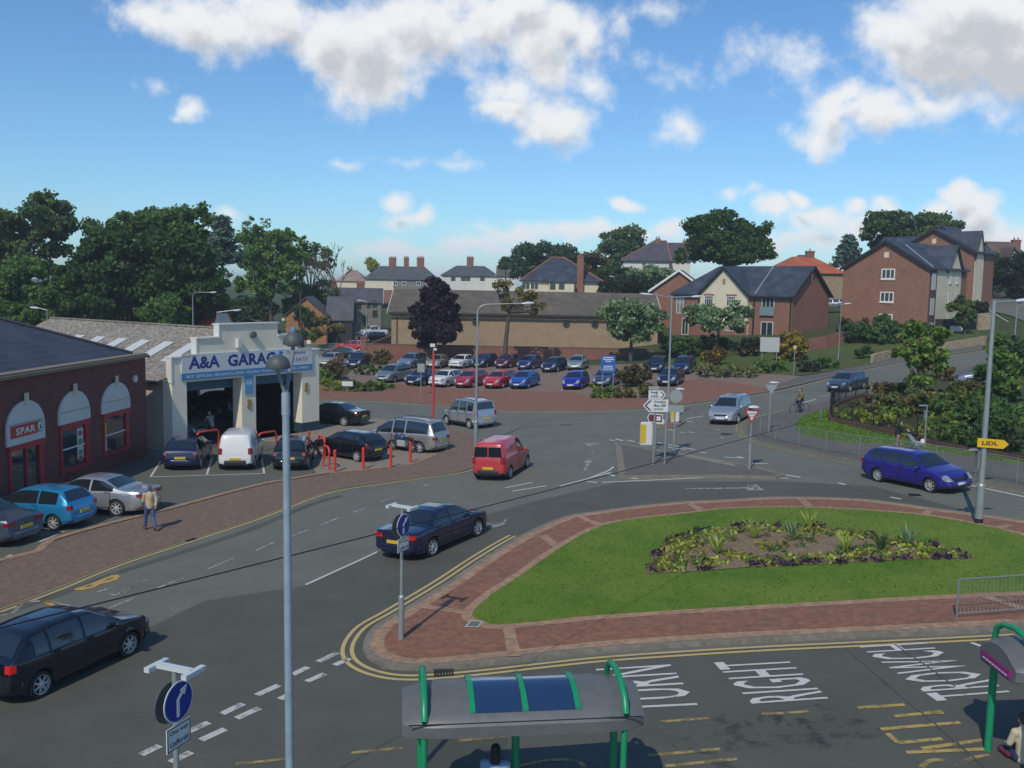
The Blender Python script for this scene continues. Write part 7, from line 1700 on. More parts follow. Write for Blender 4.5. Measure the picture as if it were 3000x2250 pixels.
# give way
g0=G(2195,1374,.1);t=empty('traffic_sign',tuple(g0),0,'red and white triangular give way sign on the splitter island','traffic sign');M=sign_frame((0,0,0),-95)
zt=PD(2200,1200,g0.y).z-g0.z;zbm=PD(2200,1240,g0.y).z-g0.z
bm=bmesh.new();tube(bm,[(0,0,-.05),(0,0,1.2)],.08,12);tube(bm,[(0,0,1.2),(0,0,zt+.1)],.04,10);from_bm('post',bm,M_galv,t,True)
tri=lambda s,z:[M@Vector(p) for p in((-.375*s,zt-(1-s)*.22,z),(0,zbm+(1-s)*.42,z),(.375*s,zt-(1-s)*.22,z))]
bm=bmesh.new();prism(bm,tri(1,.05),M.to_3x3()@Vector((0,0,.012)));bmesh.ops.recalc_face_normals(bm,faces=bm.faces);sp_=from_bm('sign_plate',bm,M_signr,t)
bm=bmesh.new();prism(bm,tri(.68,.063),M.to_3x3()@Vector((0,0,.004)));bmesh.ops.recalc_face_normals(bm,faces=bm.faces);from_bm('white_field',bm,M_signw,sp_)
mtext(sp_,M,'GIVE',-.17,zt-.25,.10,M_black,z=.069,w=.34);mtext(sp_,M,'WAY',-.11,zt-.38,.09,M_black,z=.069,w=.22)
bm=bmesh.new();head_mesh(bm,Vector((-.2,-.1,zt+.12)),(1,0,0),.5,.14,.1);from_bm('light_unit',bm,M_head,t,True)
# direction signs on the island
g1=G(1913,1362,.1);dd=g1.y;t=empty('direction_sign',tuple(g1),0,'pair of white direction signs pointing opposite ways on two grey posts','direction sign');M=sign_frame((0,0,0),-97)
L_=lambda px,py:(PD(px,py,dd)-g1)
q=L_(1949,1300);
for xx,hh in((0,L_(1913,1142).z),(q.x,L_(1945,1150).z)):
    bm=bmesh.new();tube(bm,[(xx,0,-.1),(xx,0,hh)],.045,10);from_bm('post',bm,M_galv,t,True)
def arrow_plate(p0,p1,right,rows,extra,t):
    a,b_=L_(*p0),L_(*p1);x0,x1=a.x,b_.x;z1,z0=a.z,b_.z;h=z1-z0;e=h*.45;y=-.07
    pts=[(x0,z0),(x1-e,z0),(x1,(z0+z1)/2),(x1-e,z1),(x0,z1)] if right else [(x1,z0),(x0+e,z0),(x0,(z0+z1)/2),(x0+e,z1),(x1,z1)]
    bm=bmesh.new();prism(bm,[(x,y,z) for x,z in pts],(0,.02,0));bmesh.ops.recalc_face_normals(bm,faces=bm.faces);o=from_bm('sign_plate',bm,M_signw,t)
    bm=bmesh.new();s=1 if right else -1;xe=x1 if right else x0
    w_=h*.16;prism(bm,[(xe-s*.07,y-.004,(z0+z1)/2),(xe-s*(e+.05),y-.004,z1-.06),(xe-s*(e+.05+w_),y-.004,z1-.06),(xe-s*(.07+w_),y-.004,(z0+z1)/2),(xe-s*(e+.05+w_),y-.004,z0+.06),(xe-s*(e+.05),y-.004,z0+.06)],(0,.003,0));bmesh.ops.recalc_face_normals(bm,faces=bm.faces);from_bm('chevron',bm,M_black,o)
    n=len(rows);rh=h/(n+.25);xs=x0+.1 if right else x0+e+w_+.16
    for i,(r_,wf) in enumerate(rows):sign_text('lettering',r_,o,(xs,y-.005,z1-rh*(i+1)+.02),(1,0,0),(0,0,1),wf*(x1-x0),rh*.66,M_black,.02)
    if extra:sign_text('lettering',extra,o,((x1-e-.35) if right else x1-.3,y-.005,(z0+z1)/2),(1,0,0),(0,0,1),.1 if len(extra)==1 else .2,rh*.66,M_black,.01)
arrow_plate((1900,1143),(1951,1169),True,[('Bagillt',.45),('A5026',.45)],'2',t)
arrow_plate((1884,1169),(1956,1207),False,[('Greenfield',.46),('Maes Glas',.46),('(A5026)',.38)],'1\u00bd',t)
a,b_=L_(1901,1132),L_(1931,1142);bm=bmesh.new();box(bm,a.x,b_.x,.03,.05,b_.z,a.z);from_bm('rear_plate',bm,M_grey,t)
g2=G(1919,1311,.1);t=empty('tourist_sign',tuple(g2),0,'small brown and white tourist arrow sign below the direction signs','traffic sign');z1=PD(1920,1212,g2.y).z-g2.z;z0=PD(1920,1238,g2.y).z-g2.z
bm=bmesh.new();tube(bm,[(0,0,-.1),(0,0,z1)],.04,10);from_bm('post',bm,M_galv,t,True)
M=sign_frame((0,0,0),-120);bm=bmesh.new();prism(bm,[M@Vector(p) for p in((-.5,(z0+z1)/2,.05),(-.38,z0,.05),(.42,z0,.05),(.42,z1,.05),(-.38,z1,.05))],M.to_3x3()@Vector((0,0,.015)));bmesh.ops.recalc_face_normals(bm,faces=bm.faces);sp_=from_bm('sign_plate',bm,M_signw,t)
bm=bmesh.new();prism(bm,[M@Vector(p) for p in((-.44,(z0+z1)/2,.066),(-.35,z0+.05,.066),(.38,z0+.05,.066),(.38,z1-.05,.066),(-.35,z1-.05,.066))],M.to_3x3()@Vector((0,0,.004)));bmesh.ops.recalc_face_normals(bm,faces=bm.faces);from_bm('brown_field',bm,solid('sign_brown',(.12,.035,.03),.5),sp_)
bm=bmesh.new();box(bm,.06,.3,z0+.13,z1-.13,.071,.074,0,M);from_bm('pictogram',bm,M_signw,sp_)
# back of a round sign with plate
g3=G(1973,1326,.1);t=empty('traffic_sign',tuple(g3),0,'grey back of a round sign with a rectangular plate and light on top','traffic sign');L3=lambda px,py:PD(px,py,g3.y)-g3
bm=bmesh.new();tube(bm,[(0,0,-.1),(0,0,1.2)],.07,10);tube(bm,[(0,0,1.2),(0,0,L3(1980,1140).z)],.04,10);from_bm('post',bm,M_galv,t,True)
c=L3(1980,1161);Mx=Matrix.Translation((.02,-.06,c.z))@Matrix.Rotation(R(90),4,'X');bm=bmesh.new();lathe(bm,[(.35,-.01),(.35,.01)],28,0,Mx);from_bm('sign_disc',bm,M_grey,t)
bm=bmesh.new();box(bm,-.42,.45,-.07,-.05,L3(1980,1207).z,L3(1980,1187).z);from_bm('sign_plate',bm,M_grey,t);bm=bmesh.new();head_mesh(bm,Vector((0,0,L3(1980,1140).z)),(1,0,0),.45,.13,.08);from_bm('light_unit',bm,M_head,t,True)
g3=G(2252,1267,.1);t=empty('traffic_sign',tuple(g3),0,'grey back of a triangular sign on a post by the rounded pavement corner','traffic sign');L3=lambda px,py:PD(px,py,g3.y)-g3
bm=bmesh.new();tube(bm,[(0,0,-.1),(0,0,1.0)],.07,10);tube(bm,[(0,0,1.0),(0,0,L3(2255,1122).z)],.04,10);from_bm('post',bm,M_galv,t,True)
za,zb_=L3(2255,1127).z,L3(2255,1155).z;bm=bmesh.new();prism(bm,[(-.36,-.06,za),(.4,-.06,za),(.02,-.06,zb_)],(0,.015,0));bmesh.ops.recalc_face_normals(bm,faces=bm.faces);from_bm('sign_plate',bm,M_grey,t);bm=bmesh.new();head_mesh(bm,Vector((-.1,0,za+.12)),(1,0,0),.55,.14,.08);from_bm('light_unit',bm,M_head,t,True)
# plastic bollards
def keep_bollard(base,label,h=1.35,w=.5):
    t=empty('traffic_bollard',base,0,label,'traffic bollard','white and yellow traffic bollards');bm=bmesh.new();box(bm,-w/2,w/2,-.13,.13,.1,h);bmesh.ops.bevel(bm,geom=bm.edges[:],offset=.05,segments=2,affect='EDGES');from_bm('shell',bm,M_signw,t,True)
    bm=bmesh.new();box(bm,-w/2+.0,-w*.05,-.142,-.131,.25,h-.12);from_bm('yellow_panel',bm,solid('bollard_yellow',(.62,.42,.02),.4),t);bm=bmesh.new();box(bm,-w/2-.02,w/2+.02,-.15,.15,0,.099);from_bm('foot',bm,M_galvd,t)
keep_bollard(tuple(G(1892,1310,.1)),'large white and yellow bollard at the corner of the splitter island',1.42,.68)
keep_bollard(tuple(G(1976,1241,.1)),'white and yellow bollard on the small paved island',1.05,.55)
bm=bmesh.new();g3=G(1932,1243,.1);box(bm,-.3,.3,-.12,.12,0,.32);bmesh.ops.bevel(bm,geom=bm.edges[:],offset=.03,segments=2,affect='EDGES');o=from_bm('fallen_sign',bm,M_signw,None,False,tuple(g3));setp(o,'low white box lying at the left end of the small paved island','box')
# car-park signs
def board(base,top,w,h,face,mat,label,cat='sign',posts=1,lines=None,name='information_board',pm=M_galv):
    b0=G(*base,.05);t=empty(name,tuple(b0),0,label,cat);zt_=PD(top[0],top[1],b0.y).z-b0.z;M=sign_frame((0,0,0),face)
    for x in([0] if posts==1 else [-w*.38,w*.38]):
        bm=bmesh.new();p=M@Vector((x,0,0));tube(bm,[(p.x,p.y,-.1),(p.x,p.y,zt_-.05)],.04,8);from_bm('post',bm,pm,t,True)
    pl=plate(t,M,w,h,(0,zt_-h/2),mat,.02,z=.05)
    if lines:
        for (x,y,l,hh) in lines:
            bm=bmesh.new();box(bm,x-l/2,x+l/2,zt_-h+y-hh/2,zt_-h+y+hh/2,.0705,.073,0,M);from_bm('print_line',bm,M_signw if mat is not M_signw else M_grey,pl)
    return t
board((1779,1166),(1780,1041),1.15,1.42,-95,solid('board_blue2',(.02,.10,.36),.45),'blue notice board with white print standing in the middle bed',posts=2,lines=[(0,1.25,.8,.07),(0,1.1,.9,.07),(0,.95,.5,.07),(0,.55,.7,.06),(0,.4,.8,.06),(0,.25,.9,.05)])
board((1233,1158),(1232,1065),.62,.75,-95,M_grey,'small grey sign on a post in front of the white hatchback')
board((1018,1148),(1016,1117),1.0,.42,-95,M_signw,'low white sign in the yellow-green hedge')
board((2252,1082),(2258,988),1.9,1.5,-105,solid('board_pale2',(.42,.42,.40),.6),'large pale information board at the foot of the grass bank',posts=2)
board((2325,1098),(2330,1012),.3,.35,-105,solid('marker_yellow',(.55,.42,.15),.5),'slim post with a small pale marker near the kerbside shrubs')
board((905,1040),(905,996),.5,.5,-95,M_signw,'small pale sign beside the garage roof in the side road')
# red pole with lamp
g3=G(1268,1262);t=empty('flood_light_pole',tuple(g3),0,'tall red pole with a small black and white floodlight on top','lamp pole');h=PD(1270,1025,g3.y).z
bm=bmesh.new();tube(bm,[(0,0,-.1),(0,0,h)],.085,10);from_bm('pole',bm,solid('pole_red',(.5,.05,.06),.5),t,True)
bm=bmesh.new();box(bm,-.22,.18,-.12,.14,h+.003,h+.3);from_bm('floodlight',bm,M_black,t);bm=bmesh.new();box(bm,-.22,.1,-.16,-.123,h+.2,h+.42);box(bm,.0,.22,-.16,-.123,h-.02,h+.12);from_bm('reflector',bm,M_signw,t)
# yellow arrow sign on the right lamp post
lb=lamp3.location;M=sign_frame((lb.x,lb.y,lb.z),-100);zc=PD(2890,1296,lb.y).z-lb.z
t=empty('arrow_sign',(lb.x,lb.y,lb.z),0,'yellow arrow sign with black letters strapped to the right lamp post','sign');M=sign_frame((0,0,0),-98)
bm=bmesh.new();prism(bm,[M@Vector(p) for p in((-.28,zc-.16,.13),(.62,zc-.19,.13),(.80,zc-.02,.13),(.62,zc+.13,.13),(-.28,zc+.17,.13))],M.to_3x3()@Vector((0,0,.015)));bmesh.ops.recalc_face_normals(bm,faces=bm.faces);sp_=from_bm('sign_plate',bm,solid('sign_yellow',(.72,.42,.01),.4),t)
mtext(sp_,M,'LIDL',-.12,zc-.08,.15,M_black,z=.147,w=.55,bold=.03)
bm=bmesh.new();box(bm,-.24,-.17,-.12,.1,zc-.95,zc-.32);head_mesh(bm,Vector((-.2,0,zc-.3)),(-1,-.2,0),.4,.1,.08);from_bm('control_box',bm,M_galvd,t)
# bus-stop style post and small marker
g3=G(2708,1312,.1);t=empty('flag_post',tuple(g3),0,'grey post with a short arm at its top, behind the pavement','post');h=PD(2712,1190,g3.y).z-g3.z
bm=bmesh.new();tube(bm,[(0,0,-.05),(0,0,.6)],.07,10);tube(bm,[(0,0,.6),(0,0,h)],.04,10);from_bm('post',bm,M_galv,t,True);bm=bmesh.new();box(bm,-.42,.05,-.05,.05,h+.002,h+.07);from_bm('arm',bm,M_galv,t);bm=bmesh.new();box(bm,-.14,-.045,-.05,.05,h-.65,h-.2);from_bm('box',bm,M_galvd,t)
bm=bmesh.new();g3=G(2404,1233,.1);tube(bm,[(0,0,-.1),(0,0,.7)],.05,8);o=from_bm('marker_post',bm,M_galvd,None,True,tuple(g3));setp(o,'short grey marker post on the grass tip of the garden','post')
# ---- guard rails
def guard_rail(name,label,P,h=1.0,off=.1,pan=2.0,mat=M_galvd,bars=.11,br=.008,bottom=.12,post=.028,group=None,cat='guard rail',finial=False):
    mat=mat or M_galv;P=dens(P,.25);acc=[0]
    for a,b in zip(P,P[1:]):acc.append(acc[-1]+(b-a).length)
    def pt(s):
        s=min(max(s,0),acc[-1]);i=min(bisect.bisect_right(acc,s)-1,len(P)-2);u=(s-acc[i])/(acc[i+1]-acc[i]);p=P[i].lerp(P[i+1],u);return Vector((p.x,p.y,T(p.x,p.y)+off))
    o0=pt(0);t=empty(name,tuple(o0),0,label,cat,group);n=max(1,int(round(acc[-1]/pan)));L_=acc[-1]/n
    for i in range(n+1):
        bm=bmesh.new();p=pt(i*L_)-o0;tube(bm,[p+Vector((0,0,-.2)),p+Vector((0,0,h+.01))],post,8)
        if finial:lathe(bm,[(.02,h+.01),(.06,h+.06),(.05,h+.11),(.01,h+.15)],8,0,Matrix.Translation(p))
        from_bm('post',bm,mat,t,True)
    for i in range(n):
        bm=bmesh.new();S_=[i*L_+L_*k/4 for k in range(5)]
        tube(bm,[pt(s)-o0+Vector((0,0,h)) for s in S_],.02,6);tube(bm,[pt(s)-o0+Vector((0,0,bottom)) for s in S_],.018,6)
        m=int(L_/bars)
        for k in range(1,m):
            p=pt(i*L_+L_*k/m)-o0;x=p
            tube(bm,[x+Vector((0,0,bottom)),x+Vector((0,0,h))],br,4,cap=False)
        from_bm('rail_panel',bm,mat,t)
    return t
guard_rail('guard_rail','long grey pedestrian guard rail curving along the right-hand pavement',smooth_path(gp([(2226,1212+46),(2228,1275),(2262,1287),(2318,1300),(2398,1317),(2494,1333),(2600,1348),(2720,1366),(2827,1384),(2949,1407),(3100,1440)],.1),5),1.05)
guard_rail('guard_rail','short grey guard rail on the red paving of the island at the right edge',gp([(2802,1812),(3100,1790)],.1),1.05,.12,2.0,bars=.11)
fp_=smooth_path(gp([(2540,1160),(2480,1175),(2437,1200),(2434,1230),(2454,1237),(2504,1247),(2588,1265),(2654,1279),(2708,1296),(2800,1316),(2895,1330),(3050,1362)],.1),4)
guard_rail('garden_railings','black metal railings on a low brick wall around the garden',fp_,1.15,.28,2.1,solid('rail_black',(.012,.014,.014),.5),.14,.009,.1,.045,cat='railings',finial=True)
Pd=dens(fp_,1);bm=bmesh.new();a_=offset_path(Pd,.14);b_=offset_path(Pd,-.14);va=[]
for p,q in zip(a_,b_):
    z=T(p.x,p.y);va.append([bm.verts.new((p.x,p.y,z-.2)),bm.verts.new((q.x,q.y,z-.2)),bm.verts.new((q.x,q.y,z+.33)),bm.verts.new((p.x,p.y,z+.33))])
for c,d in zip(va,va[1:]):
    for k in range(4):bm.faces.new((c[k],c[(k+1)%4],d[(k+1)%4],d[k]))
bm.faces.new(va[0]);bm.faces.new(va[-1]);bmesh.ops.recalc_face_normals(bm,faces=bm.faces);o=from_bm('low_wall',bm,brick_mat('brick_dark_brown',(.13,.07,.05),(.10,.055,.045),(.09,.07,.055)));setp(o,'low brick plinth wall carrying the black garden railings','wall')  # plinth in a darker, browner brick than the other walls
# ---- overhead wire
def wire(a,b,sag,r,label,n=40):
    a,b=Vector(a),Vector(b);bm=bmesh.new();tube(bm,[a.lerp(b,i/n)-Vector((0,0,sag*4*(i/n)*(1-i/n))) for i in range(n+1)],r,5);o=from_bm('overhead_cable',bm,M_black,None,True);setp(o,label,'cable')
pa=ray(-400,1938);pa=Vector((0,0,CH))+pa*(10/pa.y);pb=PD(2920,1060,62)
wire(pa,pb,.35,.011,'thin black cable slung across the road from lower left to the right lamp post')
# ---- bus shelters
M_grn=solid('shelter_green',(.01,.26,.11),.35);M_grnd=solid('shelter_green_dark',(.005,.10,.05),.4);M_roofg=solid('shelter_roof',(.125,.13,.128),.45,var=.08,vs=4);M_sky=solid('skylight',(.015,.04,.10),.06,0,1,coat=1)
def shelter(loc,rz,label,Lx,strip=False):
    t=empty('bus_shelter',loc,rz,label,'bus shelter','green and grey bus shelters')
    # roof: rounded-end barrel; profile across depth y
    prof=[(.06,2.28),(-.08,2.33),(-.1,2.52),(-.02,2.64),(.1,2.68),(.35,2.80),(.7,2.87),(1.05,2.84),(1.35,2.72),(1.5,2.62),(1.5,2.45),(1.42,2.30)]
    bm=bmesh.new();xs_=[0,.08,.2,.4,.7]+[.7+(Lx-1.4)*i/6 for i in range(1,6)]+[Lx-.7,Lx-.4,Lx-.2,Lx-.08,Lx];g=[]
    for x in xs_:
        e=min(x,Lx-x);f=1-.28*max(0,1-e/.7)**2.2;dz=.1*max(0,1-e/.7)**2
        g.append([bm.verts.new((x,.72+(y-.72)*f,z-dz*(1 if z>2.6 else .3))) for y,z in prof])
    for a,b in zip(g,g[1:]):
        for k in range(len(prof)-1):bm.faces.new((a[k],a[k+1],b[k+1],b[k]))
        bm.faces.new((a[-1],a[0],b[0],b[-1]))
    bm.faces.new(g[0]);bm.faces.new(g[-1]);bmesh.ops.recalc_face_normals(bm,faces=bm.faces);rf=from_bm('roof',bm,M_roofg,t,True)
    pr=[(.06,2.675),(.12,2.70),(.35,2.815),(.7,2.885),(1.05,2.855),(1.3,2.755)]
    def strip_mesh(x0,x1,off,mat,nm,w=None,par=rf,pp=pr):
        bm=bmesh.new();A=[bm.verts.new((x0,y,z+off)) for y,z in pp];B=[bm.verts.new((x1,y,z+off)) for y,z in pp];A2=[bm.verts.new((x0,y,z+off-.03)) for y,z in pp];B2=[bm.verts.new((x1,y,z+off-.03)) for y,z in pp]
        for k in range(len(pp)-1):
            bm.faces.new((A[k],B[k],B[k+1],A[k+1]));bm.faces.new((A2[k],A2[k+1],B2[k+1],B2[k]));bm.faces.new((A[k],A[k+1],A2[k+1],A2[k]));bm.faces.new((B[k],B2[k],B2[k+1],B[k+1]))
        bm.faces.new((A[0],A2[0],B2[0],B[0]));bm.faces.new((A[-1],B[-1],B2[-1],A2[-1]))
        bmesh.ops.recalc_face_normals(bm,faces=bm.faces);return from_bm(nm,bm,mat,par,True)
    m=Lx/2;xw=.82
    strip_mesh(m-xw,m-.06,.012,M_sky,'skylight');strip_mesh(m+.06,m+xw,.012,M_sky,'skylight')
    for x in(m-xw-.045,m,m+xw+.045):strip_mesh(x-.045,x+.045,.03,M_grnd if 0 else M_grn,'roof_rib')
    bm=bmesh.new();box(bm,.1,Lx-.1,-.075,-.055,2.56,2.575);from_bm('gutter_line',bm,M_black,rf)
    for x in(.35,Lx-.35):
        bm=bmesh.new();tube(bm,[(x,.02,2.35),(x,-.02,2.62),(x,.08,2.82),(x,.35,2.98),(x,.75,3.06),(x,1.15,3.0),(x,1.35,2.86),(x,1.4,2.6)],.055,10);from_bm('roof_hoop',bm,M_grn,t,True)
    for x,y in((.35,.05),(Lx*.49,.9),(Lx-.35,.05),(Lx-.22,1.25),(.35,1.35)):
        bm=bmesh.new();tube(bm,[(x,y,-.05),(x,y,2.5)],.055 if y<.8 else .07,10);from_bm('post',bm,M_grn,t,True)
    if strip:
        bm=bmesh.new();tube(bm,[(.95,.05,-.05),(.95,.05,2.5)],.055,10);from_bm('post',bm,M_grn,t,True)
        mg=solid('strip_magenta',(.26,.015,.16),.4);bm=bmesh.new()
        prism(bm,[(-.03,1.2,2.36),(-.03,.3,2.3),(-.03,.3,2.44),(-.03,1.2,2.5)],(.02,0,0));prism(bm,[(-.03,.3,2.3),(.3,-.1,2.28),(.3,-.1,2.42),(-.03,.3,2.44)],(.01,.01,0));prism(bm,[(.3,-.1,2.28),(Lx*.8,-.12,2.28),(Lx*.8,-.12,2.42),(.3,-.1,2.42)],(0,.02,0));bmesh.ops.recalc_face_normals(bm,faces=bm.faces);st=from_bm('name_strip',bm,mg,t)
        for k in range(8):
            b=bmesh.new();y0=1.12-k*.1;box(b,-.036,-.031,y0-.075,y0,2.375-.006*k,2.40-.006*k);from_bm('print_line',b,M_signw,st)
        bm=bmesh.new();box(bm,.5,Lx-.6,.95,1.25,.48,.53);from_bm('bench',bm,solid('bench_red',(.25,.03,.05),.5),t)
    else:
        bm=bmesh.new();box(bm,.6,Lx-.9,1.15,1.4,.48,.53);from_bm('bench',bm,M_grn,t)
        bm=bmesh.new();box(bm,.45,Lx*.47,1.38,1.4,.3,2.2);gl=from_bm('glass_panel',bm,None or solid('clear_glass',(.8,.85,.85),.02),t);MATS['clear_glass'].node_tree.nodes['Principled BSDF'].inputs['Transmission Weight'].default_value=1;MATS['clear_glass'].node_tree.nodes['Principled BSDF'].inputs['IOR'].default_value=1.01
    return t
pl_,pr_=Zp(1178,2148,2.42),Zp(1893,2118,2.42);dv=(pr_-pl_);shelter((pl_.x,pl_.y,0),math.atan2(dv.y,dv.x),'bus shelter with dark blue skylight at the bottom centre',dv.length)
p2=Zp(2893,1912,2.75);shelter((p2.x-.02,p2.y-1.2,.32),R(4),'bus shelter cut by the right edge with a magenta strip under its roof',4.0,True)
# ---- motorcycle behind the bollards
def motorcycle(loc,rz,label):
    t=empty('motorcycle',loc,rz,label,'motorcycle')
    for x in(-.68,.70):
        bm=bmesh.new();M=Matrix.Translation((x,0,.3));pts=[M@Vector((.27*math.cos(a),0,.27*math.sin(a))) for a in [2*math.pi*k/20 for k in range(21)]];tube(bm,pts,.05,6,cap=False);w_=from_bm('wheel',bm,M_tyre,t,True)
        bm=bmesh.new()
        for k in range(6):
            a=math.pi*k/3;tube(bm,[(x,0,.3),(x+.23*math.cos(a),0,.3+.23*math.sin(a))],.012,4)
        from_bm('rim',bm,M_alloy,w_)
    bm=bmesh.new();tube(bm,[(.70,0,.3),(.5,0,.75),(.40,0,1.0)],.03,8);from_bm('fork',bm,M_chrome,t,True)
    bm=bmesh.new();bmesh.ops.create_icosphere(bm,subdivisions=2,radius=1,matrix=Matrix.Translation((.12,0,.82))@Matrix.Diagonal((.32,.15,.15,1)));from_bm('fuel_tank',bm,solid('bike_blue',(.02,.06,.2),.3,coat=.5),t,True)
    bm=bmesh.new();box(bm,-.25,.3,-.14,.14,.28,.65);bmesh.ops.bevel(bm,geom=bm.edges[:],offset=.05,segments=2,affect='EDGES');from_bm('engine',bm,M_alloy,t,True)
    bm=bmesh.new();bmesh.ops.create_icosphere(bm,subdivisions=2,radius=1,matrix=Matrix.Translation((-.4,0,.8))@Matrix.Diagonal((.4,.13,.07,1)));from_bm('seat',bm,M_black,t,True)
    bm=bmesh.new();tube(bm,[(.38,-.35,1.08),(.42,0,1.02),(.38,.35,1.08)],.018,6);from_bm('handlebar',bm,M_chrome,t,True)
    bm=bmesh.new();bmesh.ops.create_icosphere(bm,subdivisions=2,radius=.11,matrix=Matrix.Translation((.55,0,.95)));from_bm('headlight',bm,M_lamp,t,True)
    bm=bmesh.new();tube(bm,[(.1,-.17,.3),(-.8,-.2,.38)],.05,8);from_bm('exhaust',bm,M_chrome,t,True)
    for sy in(-.32,.32):
        bm=bmesh.new();tube(bm,[(.38,sy,1.08),(.36,sy,1.28)],.01,5);bmesh.ops.create_icosphere(bm,subdivisions=1,radius=.06,matrix=Matrix.Translation((.36,sy,1.3))@Matrix.Diagonal((.4,1,1,1)));from_bm('mirror',bm,M_black,t,True)
    bm=bmesh.new();bmesh.ops.create_icosphere(bm,subdivisions=2,radius=1,matrix=Matrix.Translation((-.85,0,.75))@Matrix.Diagonal((.14,.05,.06,1)));from_bm('tail_light',bm,M_tail,t,True)
motorcycle(tuple(G(1178,1322,.04)),R(150),'dark blue motorcycle parked among the red bollards beside the silver people carrier')
make_car('van',whitep,end_at((3010,1118),160,'van','front'),160,'white van beyond the garden at the right edge','van',name='panel_van')
# ================================================================ people
def blob(name,caps,vox,mat,parent,ell=()):
    """one continuous skin grown over tapered limbs"""
    bm=bmesh.new()
    for c in caps:
        pts=[Vector(p) for p in c[0]];rs=c[1]
        for p,r_ in((pts[0],rs[0]),(pts[-1],rs[-1])):bmesh.ops.create_icosphere(bm,subdivisions=2,radius=r_,matrix=Matrix.Translation(p))
        tube(bm,pts,list(rs),12)
        for p,r_ in list(zip(pts,rs))[1:-1]:bmesh.ops.create_icosphere(bm,subdivisions=2,radius=r_,matrix=Matrix.Translation(p))
    for c,s in ell:bmesh.ops.create_icosphere(bm,subdivisions=3,radius=1,matrix=Matrix.Translation(c)@Matrix.Diagonal((*s,1)))
    me=bpy.data.meshes.new('tmp');bm.to_mesh(me);bm.free();o=bpy.data.objects.new('tmp',me);COL.objects.link(o)
    m=o.modifiers.new('r','REMESH');m.mode='VOXEL';m.voxel_size=vox;m.use_smooth_shade=True
    s=o.modifiers.new('s','SMOOTH');s.factor=.5;s.iterations=3
    bpy.context.view_layer.update();me2=bpy.data.meshes.new_from_object(o.evaluated_get(bpy.context.evaluated_depsgraph_get()));bpy.data.objects.remove(o);bpy.data.meshes.remove(me)
    me2.materials.clear()
    for q in(mat if isinstance(mat,list) else [mat]):me2.materials.append(q)
    me2.polygons.foreach_set('use_smooth',[True]*len(me2.polygons))
    o=bpy.data.objects.new(name,me2);lnk(o,parent);return o
M_skin=solid('skin',(.42,.25,.18),.6);M_skinp=solid('skin_pale',(.50,.33,.26),.6)
